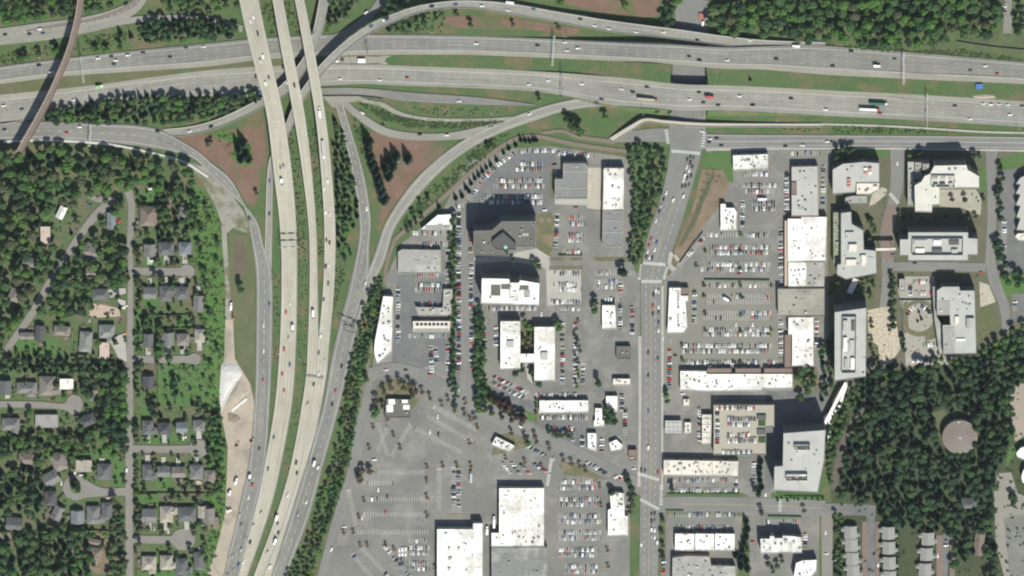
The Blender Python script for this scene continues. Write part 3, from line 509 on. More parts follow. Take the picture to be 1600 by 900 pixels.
def bldg(label, poly, h, roof=RW, wall=WALLC, cat='building', hv=4, hvm=HVAC, glass=None, bands=0, par=.6, name='building', units=(), shop=True, parm=None, z0=0, seams=(), foot=True):
    pts = [P(x, y, h).to_2d() for x, y in poly]
    if area(pts) < 0: pts = pts[::-1]
    c = sum(pts, Vector((0, 0)))/len(pts); L = [p-c for p in pts]; n = len(L)
    if foot: FOOT.append([(x, y-h*.3/S*.5) for x, y in poly])
    t = thing(name, label, cat, (c.x, c.y, z0)); hh = h-z0
    T = [tuple(p) for p in L]; I = inset(T, .35)
    MB().prism(T, -.3, hh, cap=False).build('wall', wall, t)
    b = MB(); b.add([(x, y, hh-par) for x, y in I], [tuple(range(n))]); rf = b.build('roof', roof, t)
    b = MB(); V = [(x, y, hh) for x, y in T]+[(x, y, hh) for x, y in I]+[(x, y, hh-par) for x, y in I]
    b.add(V, [(i, (i+1) % n, (i+1) % n+n, i+n) for i in range(n)]+[(i+n, (i+1) % n+n, (i+1) % n+2*n, i+2*n) for i in range(n)])
    b.build('parapet', parm or (wall if roof in (RG, RLG, RDG, RMG) else roof), t)
    if bands:
        fl = hh/bands; cnt = 0
        for i in range(n):
            p, q = L[i], L[(i+1) % n]; ln = (q-p).length
            if ln < 5: continue
            d = (q-p)/ln
            for k in range(bands):
                if cnt > 95: break
                cnt += 1; m_ = MB(); wallbox(m_, p+d*.5, q-d*.5, .05, k*fl+fl*.28, k*fl+fl*.82); m_.build('window_band', glass or GLASSD, t)
    elif shop and hh > 2.5:
        done = 0
        for i in range(n):
            p, q = L[i], L[(i+1) % n]; ln = (q-p).length
            if ln < 7 or done > 6: continue
            d = (q-p)/ln; k = min(3, int(ln/7)); done += k
            for j in range(k):
                u = (j+.5)/k*ln; m_ = MB(); wallbox(m_, p+d*(u-2), p+d*(u+1.6), .05, .5, min(2.9, hh-.6)); m_.build('window', GLASSD, t)
            m_ = MB(); u = ln*.5/k+2.2; wallbox(m_, p+d*(u), p+d*(u+1.1), .06, 0, 2.2); m_.build('door', DSTEEL, t)
    xs = [p[0] for p in I]; ys = [p[1] for p in I]; k = tr = 0; J = inset(T, 2.4)
    while k < hv and tr < 200:
        tr += 1; x, y = R.uniform(min(xs), max(xs)), R.uniform(min(ys), max(ys))
        if inside((x, y), J):
            s = R.uniform(1.0, 2.6); rtu(t, (x, y, hh-par), (s, s*R.uniform(.6, 1), R.uniform(.8, 1.5)), R.choice([hvm, hvm, HVAC, STEEL])); k += 1
    J = inset(T, 1.2); k = tr = 0; nv = min(14, int(abs(area(T))/90)) if h < 13 else 5
    while k < nv and tr < 150 and hv:
        tr += 1; x, y = R.uniform(min(xs), max(xs)), R.uniform(min(ys), max(ys))
        if not inside((x, y), J): continue
        k += 1; b = MB(); q = R.random()
        if q < .4: b.cyl((x, y, hh-par), (x, y, hh-par+R.uniform(.5, 1)), R.uniform(.25, .45), n=7); b.build('roof_vent', R.choice([HVAC, DSTEEL, STEEL]), t)
        elif q < .6: s_ = R.uniform(2, 6); b.box((x, y, hh-par+.3), (s_, .5, .5) if R.random() < .5 else (.5, s_, .5)); b.build('duct', R.choice([HVAC, RG]), t)
        else: s_ = R.uniform(.8, 1.5); b.box((x, y, hh-par+.35), (s_, s_, .7)); b.build('roof_hatch', R.choice([HVAC, RG, DSTEEL]), t)
    for u in units:                                            # (name, x0,y0,x1,y1 in photo pixels, height, material)
        nm, x0, y0, x1, y1, uh, um = u; a, e = P(x0, y0, h), P(x1, y1, h)
        b = MB(); b.box(((a.x+e.x)/2-c.x, (a.y+e.y)/2-c.y, hh-par+uh/2), (abs(e.x-a.x), abs(e.y-a.y), uh)); b.build(nm, um, t)
    for (x0, y0, x1, y1) in seams:
        a, e = P(x0, y0, h)-Vector((c.x, c.y, 0)), P(x1, y1, h)-Vector((c.x, c.y, 0)); b = MB(); d = (e-a).normalized(); q = Vector((-d.y, d.x, 0))*.3
        V = [a+q, a-q, e-q, e+q]; b.prism([(p.x, p.y) for p in V] if area(V) > 0 else [(p.x, p.y) for p in V[::-1]], hh-par, hh-par+.4); b.build('roof_ridge', wall if roof is not RG else HVAC, t)
    return t, c, hh
def frame(t, c, h, hh, x0, y0, x1, y1, uh=3, m=HVAC, name='plant_screen', par=.6):
    "open topped screen wall round rooftop plant, with machines inside"
    a, e = P(x0, y1, h), P(x1, y0, h); A = [(a.x-c.x, a.y-c.y), (e.x-c.x, a.y-c.y), (e.x-c.x, e.y-c.y), (a.x-c.x, e.y-c.y)]; I = inset(A, .4); b = MB(); z0, z1 = hh-par, hh-par+uh
    n = 4; V = [(*p, z0) for p in A]+[(*p, z1) for p in A]+[(*p, z1) for p in I]+[(*p, z0) for p in I]
    for o in (0, 4, 8): b.f += [(i+o, (i+1) % 4+o, (i+1) % 4+o+4, i+o+4) for i in range(4)]; b.m += [0]*4
    b.v += V; s = b.build(name, m, t)
    w_, d_ = A[1][0]-A[0][0], A[2][1]-A[1][1]
    for i in range(6):
        u, v = (i % 3+.5)/3, (i//3+.5)/2
        if w_ < d_: u, v = v, u
        x, y = A[0][0]+w_*u+R.uniform(-.6, .6), A[0][1]+d_*v+R.uniform(-.4, .4)
        rtu(t, (x, y, hh-par), (R.uniform(.12, .26)*max(w_, d_), R.uniform(.2, .34)*min(w_, d_), R.uniform(1.2, 2.4)) if w_ > d_ else (R.uniform(.2, .34)*w_, R.uniform(.12, .26)*d_, R.uniform(1.2, 2.4)), R.choice([HVAC, RLG, HWHITE, DSTEEL]), name='plant_machine')

bldg('white flat roofed wedge shop beside the conifer trail', [(658, 358), (684, 336), (707, 335), (706, 360)], 6, units=[('roof_step', 664, 352, 704, 358, .4, RG)], hv=1)
bldg('pale grey flat warehouse with chamfered corner near trail', [(622, 394), (628, 390), (689, 391), (689, 427), (622, 427)], 5.5, RG, hv=3)
bldg('grey L shaped shop west of the tree lined office lane', [(693, 452), (707, 452), (707, 478), (704, 494), (655, 494), (649, 480), (692, 481)], 5.5, RG, hv=8)
bldg('narrow cream shop with a row of skylights', [(645, 502), (704, 502), (703, 519), (646, 519)], 5.5, RC, hv=0, units=[('skylight', 650+i*6.4, 505, 654.5+i*6.4, 509, .5, GLASSD) for i in range(8)]+[('roof_step', 647, 514, 702, 518, .3, RG)])
bldg('long white slanted warehouse beside the trail', [(599, 463), (614, 464), (612, 550), (590, 568), (585, 552), (585, 538)], 8, hv=16)
bldg('small dark roofed shop with white roof panels at the mall road', [(604, 623), (642, 624), (641, 652), (601, 653)], 5, RDG, WALLD, hv=2, units=[('roof_panel', 607, 624, 617, 632, .35, HWHITE), ('roof_panel', 604, 633, 614, 644, .35, HWHITE), ('roof_panel', 628, 625, 637, 630, .35, HWHITE), ('roof_panel', 630, 633, 640, 640, .35, HWHITE)])
bldg('small white tilted shop at the edge of mall lot', [(775, 682), (805, 697), (797, 708), (768, 695)], 5, RWG, hv=7)
bldg('white box store north of a grey roofed store', [(780, 763), (850, 763), (850, 854), (768, 854), (768, 833), (780, 833)], 8.5, hv=18, units=[('skylight', 800+i*10, 783+j*11.5, 801.6+i*10, 784.6+j*11.5, .5, RG) for i in range(5) for j in range(5)]+[('roof_joint', 779+k*14, 764, 779.4+k*14, 853, .15, RG) for k in range(1, 5)])
bldg('big dark grey store roof touching the bottom edge', [(768, 855.5), (855, 855.5), (856, 925), (768, 925)], 8, mat('stained grey roof', (.20, .20, .195), (.165, .165, .16), .04, .6, amp=.12, c3=(.30, .29, .27), s3=.03), hv=3)
bldg('large blank white box store at the bottom edge', [(683, 827), (739, 827), (739, 818), (754, 818), (754, 925), (683, 925)], 9.5, hv=6, units=[('plant_box', 700+i*15, 855+j*16, 704+i*15, 859.5+j*16, 1.4, RLG) for i, j in ((0, 0), (1, 0), (0, 1), (0, 2))]+[('roof_joint', 683.5, 846+k*20, 753, 846.4+k*20, .15, RG) for k in range(3)])
bldg('white stepped shop west of the avenue near the bottom', [(952, 769), (975, 771), (976, 806), (981, 807), (981, 837), (950, 837), (950, 797), (955, 795)], 6.5, hv=8)
bldg('white oblong strip of shops below the office courts', [(843, 626), (919.5, 626), (919.5, 645), (843, 645)], 6, hv=9)
bldg('small white T shaped shop', [(930, 638), (941, 638), (941, 657), (944, 657), (944, 667), (928, 667), (928, 657), (930, 657)], 5, hv=2)
bldg('small white shop with slanted south wall', [(918, 677), (932, 677), (932, 706), (919, 701)], 5, hv=5)
bldg('little white shop half under trees', [(947, 619), (965, 619), (965, 644), (948, 645)], 5, hv=3)
bldg('tiny white angular kiosk beside mall road', [(952, 692), (963, 687), (973, 696), (970, 703), (955, 705)], 4.5, hv=3)
bldg('white shop with dotted roof west of the avenue', [(941, 477), (961, 477), (963, 514), (941, 514)], 6, hv=8)
bldg('small dark roofed building on the avenue', [(963, 541), (985, 541), (985, 561), (963, 560)], 5, RDG, WALLD, hv=3)
bldg('small cream shop with cluttered roof on the avenue', [(958, 592), (985, 592), (985, 602), (958, 602)], 5, RC, hv=5)
bldg('small brown roofed shop on the avenue', [(982, 703), (995, 703), (995, 719), (983, 719)], 5, RBR, WALLB, hv=1)
bldg('western white wing of the H shaped offices', [(782, 502), (813, 502), (813, 576.5), (782, 576.5)], 10, bands=2, hv=3, units=[('plant_box', 792, 532, 803, 543, 2, RLG)])
bldg('eastern white wing of the H shaped offices', [(835, 511), (867, 511), (867, 595), (835, 595)], 10, bands=2, hv=3, units=[('plant_box', 845, 550, 856, 562, 2, RLG)])
bldg('white link block between the two H wings', [(813.3, 553), (834.7, 553), (834.7, 567), (813.3, 567)], 9, bands=2, hv=1)
t, c, hh = bldg('white office block with twin recessed roof courts', [(753, 435), (795, 436), (797, 441), (811, 441), (813, 438), (843, 443), (842, 477), (810, 476), (797, 475), (752, 474)], 23, RW, WALLC, bands=6, hv=4, units=[('roof_court', 767, 445, 782, 462, .25, RDG), ('roof_court', 783, 444, 796, 452, .25, RDG), ('roof_court', 812, 446, 826, 453, .25, RDG), ('roof_court', 819, 453, 828, 465, .25, RG)])
bldg('white office penthouse joining the roof courts', [(797.5, 442), (810.5, 442), (810.5, 470), (797.5, 470)], 25.5, RW, WALLC, hv=2, shop=False, z0=22.3, name='penthouse', cat='roof pavilion', foot=False)
t, c, hh = bldg('dark olive roofed office with low west wing', [(740, 361), (769, 360), (783, 347), (783, 388), (794, 401), (740, 399)], 27, RDG, WALLG, bands=7, hv=3, glass=TEALG)
bldg('taller dark roofed office slab east of the pentagon roof', [(783.4, 346), (837, 346), (837, 385), (806, 386), (783.4, 386)], 26.5, RDG, WALLG, bands=6, hv=4, glass=TEALG, units=[('skylight', 816, 364, 826, 369, .6, HVAC)])
t, c, hh = bldg('dark pentagon roof pavilion on the olive office', [(769, 376), (786, 363), (806, 381), (806, 390), (777, 390), (769, 384)], 30, mat('charcoal roof', (.08, .08, .078), None, .1, .8, amp=.12), WALLD, hv=0, shop=False, z0=25.5, name='penthouse', cat='roof pavilion', foot=False)
p = P(790, 387, 30.2); b = MB(); b.prism([(p.x-c.x, p.y-c.y-2.6), (p.x-c.x+2.4, p.y-c.y), (p.x-c.x, p.y-c.y+2.6), (p.x-c.x-2.4, p.y-c.y)], hh-.6, hh-.3); b.build('roof_emblem', mat('green panel', (.3, .5, .38), None), t)
bldg('ribbed grey roofed hall south of the north car park', [(880, 256), (914, 256), (919, 260), (918, 310), (867, 310), (867, 280), (880, 280)], 10, RMG, WALLC, hv=1, seams=[(880, 268, 918, 268), (867, 294, 918, 294)])
bldg('cream roofed block with a row of units', [(944, 263), (975, 263), (974, 328), (942, 328)], 9, RW, hv=10, units=[('roof_step', 943, 264, 947, 327, .3, RC)])
bldg('ribbed grey roof south of the cream block', [(942, 329), (973.5, 330), (972, 385), (941, 385)], 8, RMG, WALLC, hv=1, seams=[(942, 345, 973, 345), (942, 363, 973, 363)])
bldg('speckled white roofed shop by the corner lawn', [(1145, 243), (1200, 241), (1200, 265), (1146, 266)], 7, RWG, hv=14)
bldg('white shop with an entrance tower beside dirt wedge', [(1126, 319), (1134, 319), (1134, 325), (1147, 325), (1151, 332), (1151, 360), (1126, 360)], 6, hv=10)
bldg('pale grey roofed store east of upper plaza lot', [(1237, 261), (1278, 260), (1279, 338), (1237, 338)], 8, RLG, PEACH, hv=10)
bldg('white store with stepped front below the grey store', [(1231, 342), (1252, 342), (1252, 339), (1292, 339), (1290, 408), (1231, 409)], 8, hv=9, wall=PEACH)
bldg('white store unit in the middle of the plaza row', [(1232, 410), (1260, 410), (1260, 448), (1232, 448)], 7.5, hv=7, wall=PEACH)
bldg('grey roofed store back beside middle unit', [(1260.5, 410), (1289, 410), (1288, 449), (1260.5, 449)], 7, RG, hv=5)
bldg('stained concrete roofed store in the plaza row', [(1215, 451.5), (1288.5, 451), (1288.5, 494), (1216, 494)], 8.5, mat('stained concrete roof', (.30, .285, .24), (.25, .24, .205), .05, .6, amp=.15, c3=(.22, .21, .18), s3=.06), hv=4)
bldg('white store at the south end of the plaza row', [(1232, 496), (1271, 496), (1271, 572), (1238, 572), (1238, 523), (1232, 523)], 8, hv=9)
bldg('brown canopy strip along the southern plaza store', [(1226, 523.5), (1237.5, 523.5), (1237.5, 575), (1226, 575)], 5, RBR, PEACH, hv=0, name='arcade', cat='arcade')
bldg('brown canopy strip along the grey plaza store', [(1237, 285), (1245, 285), (1245, 305), (1237, 305)], 9, RBR, PEACH, hv=0, name='arcade', cat='arcade', foot=False, z0=7.2, shop=False)
bldg('tall pink front of the white stepped store', [(1226, 345), (1230.7, 345), (1230.7, 448), (1226, 448)], 6, PEACH, PEACH, hv=0, name='arcade', cat='arcade')
bldg('white roadside shop with brown corner canopy on the avenue', [(1046, 450), (1064, 450), (1064, 462), (1075, 462), (1075, 471), (1071, 471), (1074, 511), (1069, 520), (1043, 520)], 7, hv=4, units=[('skylight', 1058, y, 1061.5, y+3.2, .6, HVAC) for y in (458, 463, 468, 473, 478, 491, 496, 501, 506)])
bldg('brown corner canopy of the roadside shop', [(1064.3, 450), (1076, 450), (1076, 461.7), (1064.3, 461.7)], 6, RBR, PEACH, hv=0, name='arcade', cat='arcade')
bldg('long white shopping strip with brown awning roofs', [(1063, 580), (1104, 580), (1104, 584.5), (1238, 584.5), (1238, 607), (1192, 607), (1190, 611), (1104, 611), (1063, 610)], 6.5, RC if 0 else RW, hv=30)
for k, (x0, x1) in enumerate(((1105, 1143), (1149, 1189), (1194, 1238))):
    bldg('brown tiled awning roof, %s of three along the strip' % ('western', 'middle', 'eastern')[k], [(x0, 576), (x1, 576), (x1, 584.2), (x0, 584.2)], 5.5, RBR, PEACH, hv=0, par=.3, name='arcade', cat='arcade')
t = thing('fuel_station_canopy', 'white gridded fuel station canopy on the avenue', 'canopy', P(1052, 667, 0)); o = P(1052, 667, 5.5)-P(1052, 667, 0)
b = MB(); b.box((0, o.y, 5.1), (18.5, 14.5, .8)); b.build('canopy_roof', RLG, t)
for i in range(5): b = MB(); b.box((-9.2+i*4.6, o.y, 5.55), (.25, 14.3, .1)); b.build('canopy_rib', DSTEEL, t)
for j in range(3): b = MB(); b.box((0, o.y-5+j*5, 5.56), (18.2, .25, .1)); b.build('canopy_rib', DSTEEL, t)
for x in (-6, 6):
    for y in (-4, 4): b = MB(); b.box((x, y+o.y, 2.35), (.5, .5, 4.7)); b.build('column', CONC, t); b = MB(); b.box((x, y+o.y+1, .8), (.9, .5, 1.6)); b.build('fuel_pump', HWHITE, t)
bldg('small fuel station kiosk beside the canopy', [(1070, 660), (1080, 660), (1080, 678), (1070, 678)], 4, RC, hv=4)
bldg('tiny white cabin north of the fuel station', [(1068, 624), (1077, 624), (1077, 635), (1068, 635)], 3.5, RC, hv=2)
bldg('narrow white shed west of the parking garage', [(1097, 648), (1112, 648), (1111, 694), (1097, 694)], 6, RC, hv=2, seams=[(1097, 655, 1112, 655), (1097, 664, 1112, 664), (1097, 676, 1112, 676), (1097, 685, 1112, 685)])
GAR = bldg('tan open topped parking garage with rows of parked cars', [(1115, 633), (1210, 633), (1210, 667), (1197, 668), (1197, 711), (1115, 711)], 10, mat('tan deck', (.35, .32, .26), (.32, .295, .245), .06, .9, amp=.08), WALLC, cat='parking garage', name='parking_garage', bands=3, hv=0, par=.9, units=[('stair_core', 1183, 648, 1197, 655, 2.2, DSTEEL), ('planter', 1185, 657, 1196, 666, .5, LEAF['mid']), ('planter', 1185, 682, 1196, 692, .5, LEAF['mid']), ('stair_core', 1183, 670, 1196, 679, 1.6, DSTEEL), ('ramp_wall', 1135, 657.5, 1182, 658.5, .9, CONC), ('ramp_wall', 1135, 683, 1182, 684, .9, DSTEEL)])
T1, c, hh = bldg('tall glass office tower with stepped grey roof', [(1224, 677), (1290, 672), (1288, 719), (1278, 770), (1209, 767), (1210, 729), (1223, 728)], 32, RLG, WALLG, cat='office tower', name='office_tower', bands=10, glass=TEALG, hv=6)
for q in ((1241, 694, 1266, 702), (1228, 740, 1262, 750)): frame(T1, c, 32, hh, *q, uh=4, m=RC)
bldg('white L seamed shop strip above the bottom street', [(1037, 719), (1154, 721), (1153, 745), (1037, 743)], 8, RC, hv=28, seams=[(1065, 720, 1065, 743), (1113, 721, 1113, 744)], wall=PEACH)
for k, (x0, x1) in enumerate(((1055, 1085), (1086.5, 1116), (1117.5, 1148))):
    bldg('square white shop roof, %s of the row of three' % ('western', 'middle', 'eastern')[k], [(x0, 834), (x1, 834.5), (x1, 861), (x0, 860)], 7, RW, PEACH, hv=4)
bldg('mottled grey roofed store at the bottom edge', [(1051, 872), (1074, 869), (1109, 870), (1111, 884), (1149, 885), (1149, 925), (1050, 925)], 8, RG, hv=24)
bldg('white patchwork roofed apartment block near the bottom', [(1188, 842), (1203, 842), (1203, 838), (1210, 838), (1210, 841), (1223, 841), (1223, 837), (1240, 838), (1253, 840), (1253, 864), (1189, 865)], 13, RWG, WALLC, bands=4, hv=10)
bldg('white stepped apartment roof touching the bottom edge', [(1244, 880), (1254, 876), (1276, 875), (1275, 893), (1266, 903), (1240, 903)], 10, RW, WALLC, bands=3, hv=6)
bldg('grey campus block with red and white roof units', [(1301, 265), (1317, 256), (1349, 253), (1374, 255), (1374, 286), (1338, 286), (1337, 301), (1301, 304)], 15, RLG, WALLG, cat='office building', bands=4, glass=TEALG, hv=3, units=[('red_unit', 1324, 279+i*5, 1329, 282.5+i*5, 1.8, HVACR) for i in range(3)]+[('red_unit', 1350+j*7, 262+i*6, 1355+j*7, 266+i*6, 1.8, HVACR if (i+j) % 2 else HWHITE) for i in range(2) for j in range(2)])
bldg('low tan roofed wing beside the red unit block', [(1338.6, 286.6), (1374, 286.6), (1373, 297), (1360, 304), (1338.6, 304)], 8, RC, WALLG, hv=5)
bldg('low grey pavilion south of the red unit block', [(1332, 306), (1355, 306), (1355, 319), (1320, 319), (1321, 309)], 7, RG, WALLG, hv=1)
t, c, hh = bldg('long grey campus block with terraces on its west', [(1314, 333), (1330, 331), (1331, 350), (1349, 360), (1350, 390), (1369, 392), (1370, 428), (1322, 437), (1308, 430), (1308, 414), (1314, 412)], 17, RLG, WALLG, cat='office building', bands=4, glass=TEALG, hv=4, units=[('plant_box', 1321, 362, 1334, 368, 2, RLG), ('plant_box', 1326, 381, 1339, 392, 2.6, RC), ('plant_box', 1322, 405, 1337, 414, 2.2, RC), ('plant_box', 1346, 398, 1353, 415, 2, RC)])
bldg('stepped dark terrace wing beside the long campus block', [(1302, 332), (1313.6, 332), (1313.6, 412), (1302, 413)], 9, mat('terrace planting', (.16, .18, .09), (.3, .29, .24), .25, .9, amp=.3), WALLG, cat='office wing', name='office_wing', bands=2, hv=4)
T2, c, hh = bldg('slim grey office tower with railed roof plant', [(1304, 488), (1354, 481), (1353, 589), (1304, 596)], 34, RLG, WALLG, cat='office tower', name='office_tower', bands=10, glass=TEALG, hv=2)
frame(T2, c, 34, hh, 1315, 494, 1338, 582, uh=3)
B4, c, hh = bldg('long glass office with notched corners and plant deck', [(1406, 374), (1419, 374), (1419, 363), (1513, 363), (1513, 372), (1528, 373), (1528, 399), (1513, 399), (1513, 408), (1419, 408), (1419, 400), (1406, 400)], 24, RLG, WALLG, cat='office building', bands=6, glass=TEALG, hv=0)
frame(B4, c, 24, hh, 1425, 372, 1505, 398, uh=3); 
B5, c, hh = bldg('pale stepped office at the north east of campus', [(1460, 259), (1510, 258), (1512, 266), (1517, 268), (1530, 276), (1530, 294), (1468, 294), (1468, 320), (1457, 321), (1456, 332), (1430, 331), (1429, 290), (1440, 284), (1445, 275), (1453, 272)], 23, mat('bone roof', (.56, .54, .48), (.5, .48, .43), .06, .8, amp=.08), WALLC, cat='office building', bands=5, hv=5)
frame(B5, c, 23, hh, 1455, 274, 1492, 292, uh=2.4, m=RC)
bldg('grey west wing of the stepped office', [(1418.5, 253), (1428.5, 253), (1428.5, 322), (1418.5, 322)], 11, RG, WALLC, cat='office wing', name='office_wing', bands=3, hv=4)
for k, (x0, y0, x1, y1, h_) in enumerate(((1430, 254, 1441, 268, 14), (1442, 256, 1452, 266, 18), (1430, 269, 1441, 280, 12))):
    bldg('grey corner terrace block, %s of the stepped office' % ('north west', 'north', 'inner west')[k], [(x0, y0), (x1, y0), (x1, y1), (x0, y1)], h_, RG, WALLC, cat='office wing', name='office_wing', bands=3, hv=1)
B6, c, hh = bldg('grey office with cluttered roof at the south east of campus', [(1464, 454), (1473, 448), (1499, 448), (1500, 454), (1523, 454), (1526, 553), (1474, 554), (1473, 508), (1485, 508), (1484, 493), (1464, 493)], 17, RLG, WALLG, cat='office building', bands=5, glass=TEALG, hv=12, units=[('plant_box', 1492, 494, 1498, 506, 2, RC), ('plant_box', 1510, 496, 1522, 512, 3, RG), ('plant_box', 1494, 529, 1508, 532, 1.5, HWHITE), ('roof_step', 1466, 470, 1484, 492, .3, RG), ('roof_step', 1475, 511, 1492, 552, .3, RG)])
bldg('low west wing of the cluttered roof office', [(1457, 448), (1463.4, 448), (1463.4, 494), (1472, 509), (1472, 554), (1468, 554), (1460, 500)], 10, RG, WALLG, cat='office wing', name='office_wing', bands=3, hv=0)
bldg('low concrete podium north of the small deck lot', [(1405, 436), (1414, 436), (1414, 455), (1405, 455)], 6, RG, WALLG, hv=1)
saw = [(1606, 272), (1594, 278), (1587, 288), (1594, 289), (1587, 303), (1594, 305), (1587, 321), (1594, 323), (1588, 340), (1594, 342), (1588, 360), (1606, 362)]
bldg('saw toothed grey roofed apartment block at right edge', saw, 9, RLG, WALLG, hv=0, bands=3, cat='apartment block')
bldg('rounded grey corner building at the right edge', [(1606, 364), (1590, 365), (1586, 370), (1592, 376), (1606, 377)], 6, RC, WALLG, hv=1)
bldg('white church hall roof at the right edge', [(1606, 697), (1595, 700), (1588, 708), (1590, 714), (1606, 721)], 8, RW, WALLC, hv=0, cat='hall')
bldg('white curved hall roof at lower right edge', [(1606, 730), (1599, 735), (1596, 745), (1598, 754), (1606, 758)], 8, RW, WALLC, hv=0, cat='hall')
# water tank
p = P(1500, 683, 9); t = thing('water_tank', 'round pinkish grey water tank inside the wood', 'water tank', (p.x, p.y, 0)); FOOT.append([(1498+33*math.cos(k*.4), 680+33*math.sin(k*.4)) for k in range(16)]); FOOT.append([(1454, 644), (1474, 638), (1484, 650), (1474, 672), (1470, 692), (1460, 672)])
b = MB(); b.cyl((0, 0, 0), (0, 0, 9), 19.3, 19.3, 48); b.build('tank_wall', WALLC, t)
b = MB(); n = 48; V = [(19.6*math.cos(k*2*math.pi/n), 19.6*math.sin(k*2*math.pi/n), 9.03) for k in range(n)]+[(0, 0, 10.6)]; b.add(V, [(k, (k+1) % n, n) for k in range(n)]); b.build('tank_roof', mat('pinkish tank roof', (.175, .13, .112), (.175, .17, .152), .025, .5, amp=.2), t)
for k in range(16):
    a_ = k*math.pi/8; b = MB(); b.add([(1*math.cos(a_)-.12*math.sin(a_), math.sin(a_)+.12*math.cos(a_), 10.62), (1*math.cos(a_)+.12*math.sin(a_), math.sin(a_)-.12*math.cos(a_), 10.62), (19.5*math.cos(a_)+.12*math.sin(a_), 19.5*math.sin(a_)-.12*math.cos(a_), 9.15), (19.5*math.cos(a_)-.12*math.sin(a_), 19.5*math.sin(a_)+.12*math.cos(a_), 9.15)], [(0, 1, 2, 3)]); b.build('roof_rib', RG, t)
b = MB(); b.cyl((0, 0, 10.5), (0, 0, 11.4), .7, n=12); b.build('roof_vent', HWHITE, t)
b = MB(); b.box((-2, 17.6, 9.5), (1.2, 1.2, .8)); b.build('roof_hatch', HWHITE, t)
# footbridges of the campus
def walkway(label, a, e, h, wd, m=RW, roofed=True):
    p, q = P(*a, h), P(*e, h); c = (p+q)/2; d = q-p; t = thing('walkway', label, 'walkway', (c.x, c.y, 0), math.atan2(d.y, d.x)); L = d.length
    b = MB(); b.box((0, 0, h-3.0), (L, wd, .4)); b.build('walkway_floor', CONC, t)
    if roofed:
        b = MB(); b.box((0, 0, h-.15), (L, wd+.4, .3)); b.build('walkway_roof', m, t)
        for s_ in (-1, 1): b = MB(); b.box((0, s_*wd/2, h-1.55), (L, .12, 2.5)); b.build('glazing', TEALG, t)
    for k in (-.32, .32): b = MB(); b.box((k*L, 0, (h-3.2)/2), (.6, .6, h-3.2)); b.build('column', CONC, t)
walkway('white slanted walkway north of the slim tower', (1338, 436), (1327, 458), 8, 6, RC)
walkway('cream footbridge over the red brick lane', (1368, 390), (1400, 389), 12, 2.6, RC)
walkway('long white covered walkway south of the slim tower', (1322, 598), (1289, 662), 9, 3.2, RW)
walkway('outer white walkway curving past the tower, upper part', (1322, 602), (1312, 634), 6, 2.6, RW)
walkway('outer white walkway, middle part', (1312, 634), (1300, 648), 6, 2.6, RW)
walkway('outer white walkway, straight lower part', (1297, 650), (1295, 694), 6, 2.6, RW)
# townhouses
def pitched(b, w, d, z, rise, hip=0, ov=.5, rot=0, ox=0, oy=0, m=0):
    w2, d2 = w/2+ov, d/2+ov; r = max(0, w2-hip*d2) if hip else w2
    V = [(-w2, -d2, z), (w2, -d2, z), (w2, d2, z), (-w2, d2, z), (-r, 0, z+rise), (r, 0, z+rise)]
    V += [(x, y, zz-.22) for x, y, zz in V]
    ca, sa = math.cos(rot), math.sin(rot); V = [(x*ca-y*sa+ox, x*sa+y*ca+oy, zz) for x, y, zz in V]
    F = [(0, 1, 5, 4), (2, 3, 4, 5), (1, 2, 5), (3, 0, 4)] if hip else [(0, 1, 5, 4), (2, 3, 4, 5), (7, 8, 11), (9, 6, 10)]
    F += [(7, 6, 10, 11), (9, 8, 11, 10), (0, 6, 7, 1), (2, 8, 9, 3), (1, 7, 8, 2), (3, 9, 6, 0)]
    b.add(V, F, m)
ROOFS = {}
def roofmat(k, c): ROOFS[k] = mat(k+' shingles', c, tuple(x*.82 for x in c), .15, 1.2, amp=.14)
for k, c in (('dark grey', (.115, .117, .118)), ('grey', (.165, .163, .158)), ('pale grey', (.27, .265, .25)), ('blue grey', (.165, .185, .20)), ('brown', (.19, .15, .125)), ('grey brown', (.195, .175, .155)), ('white', (.66, .65, .6)), ('pinkish', (.46, .37, .32)), ('beige', (.32, .29, .245)), ('charcoal', (.075, .075, .08)), ('green grey', (.20, .21, .195))): roofmat(k, c)
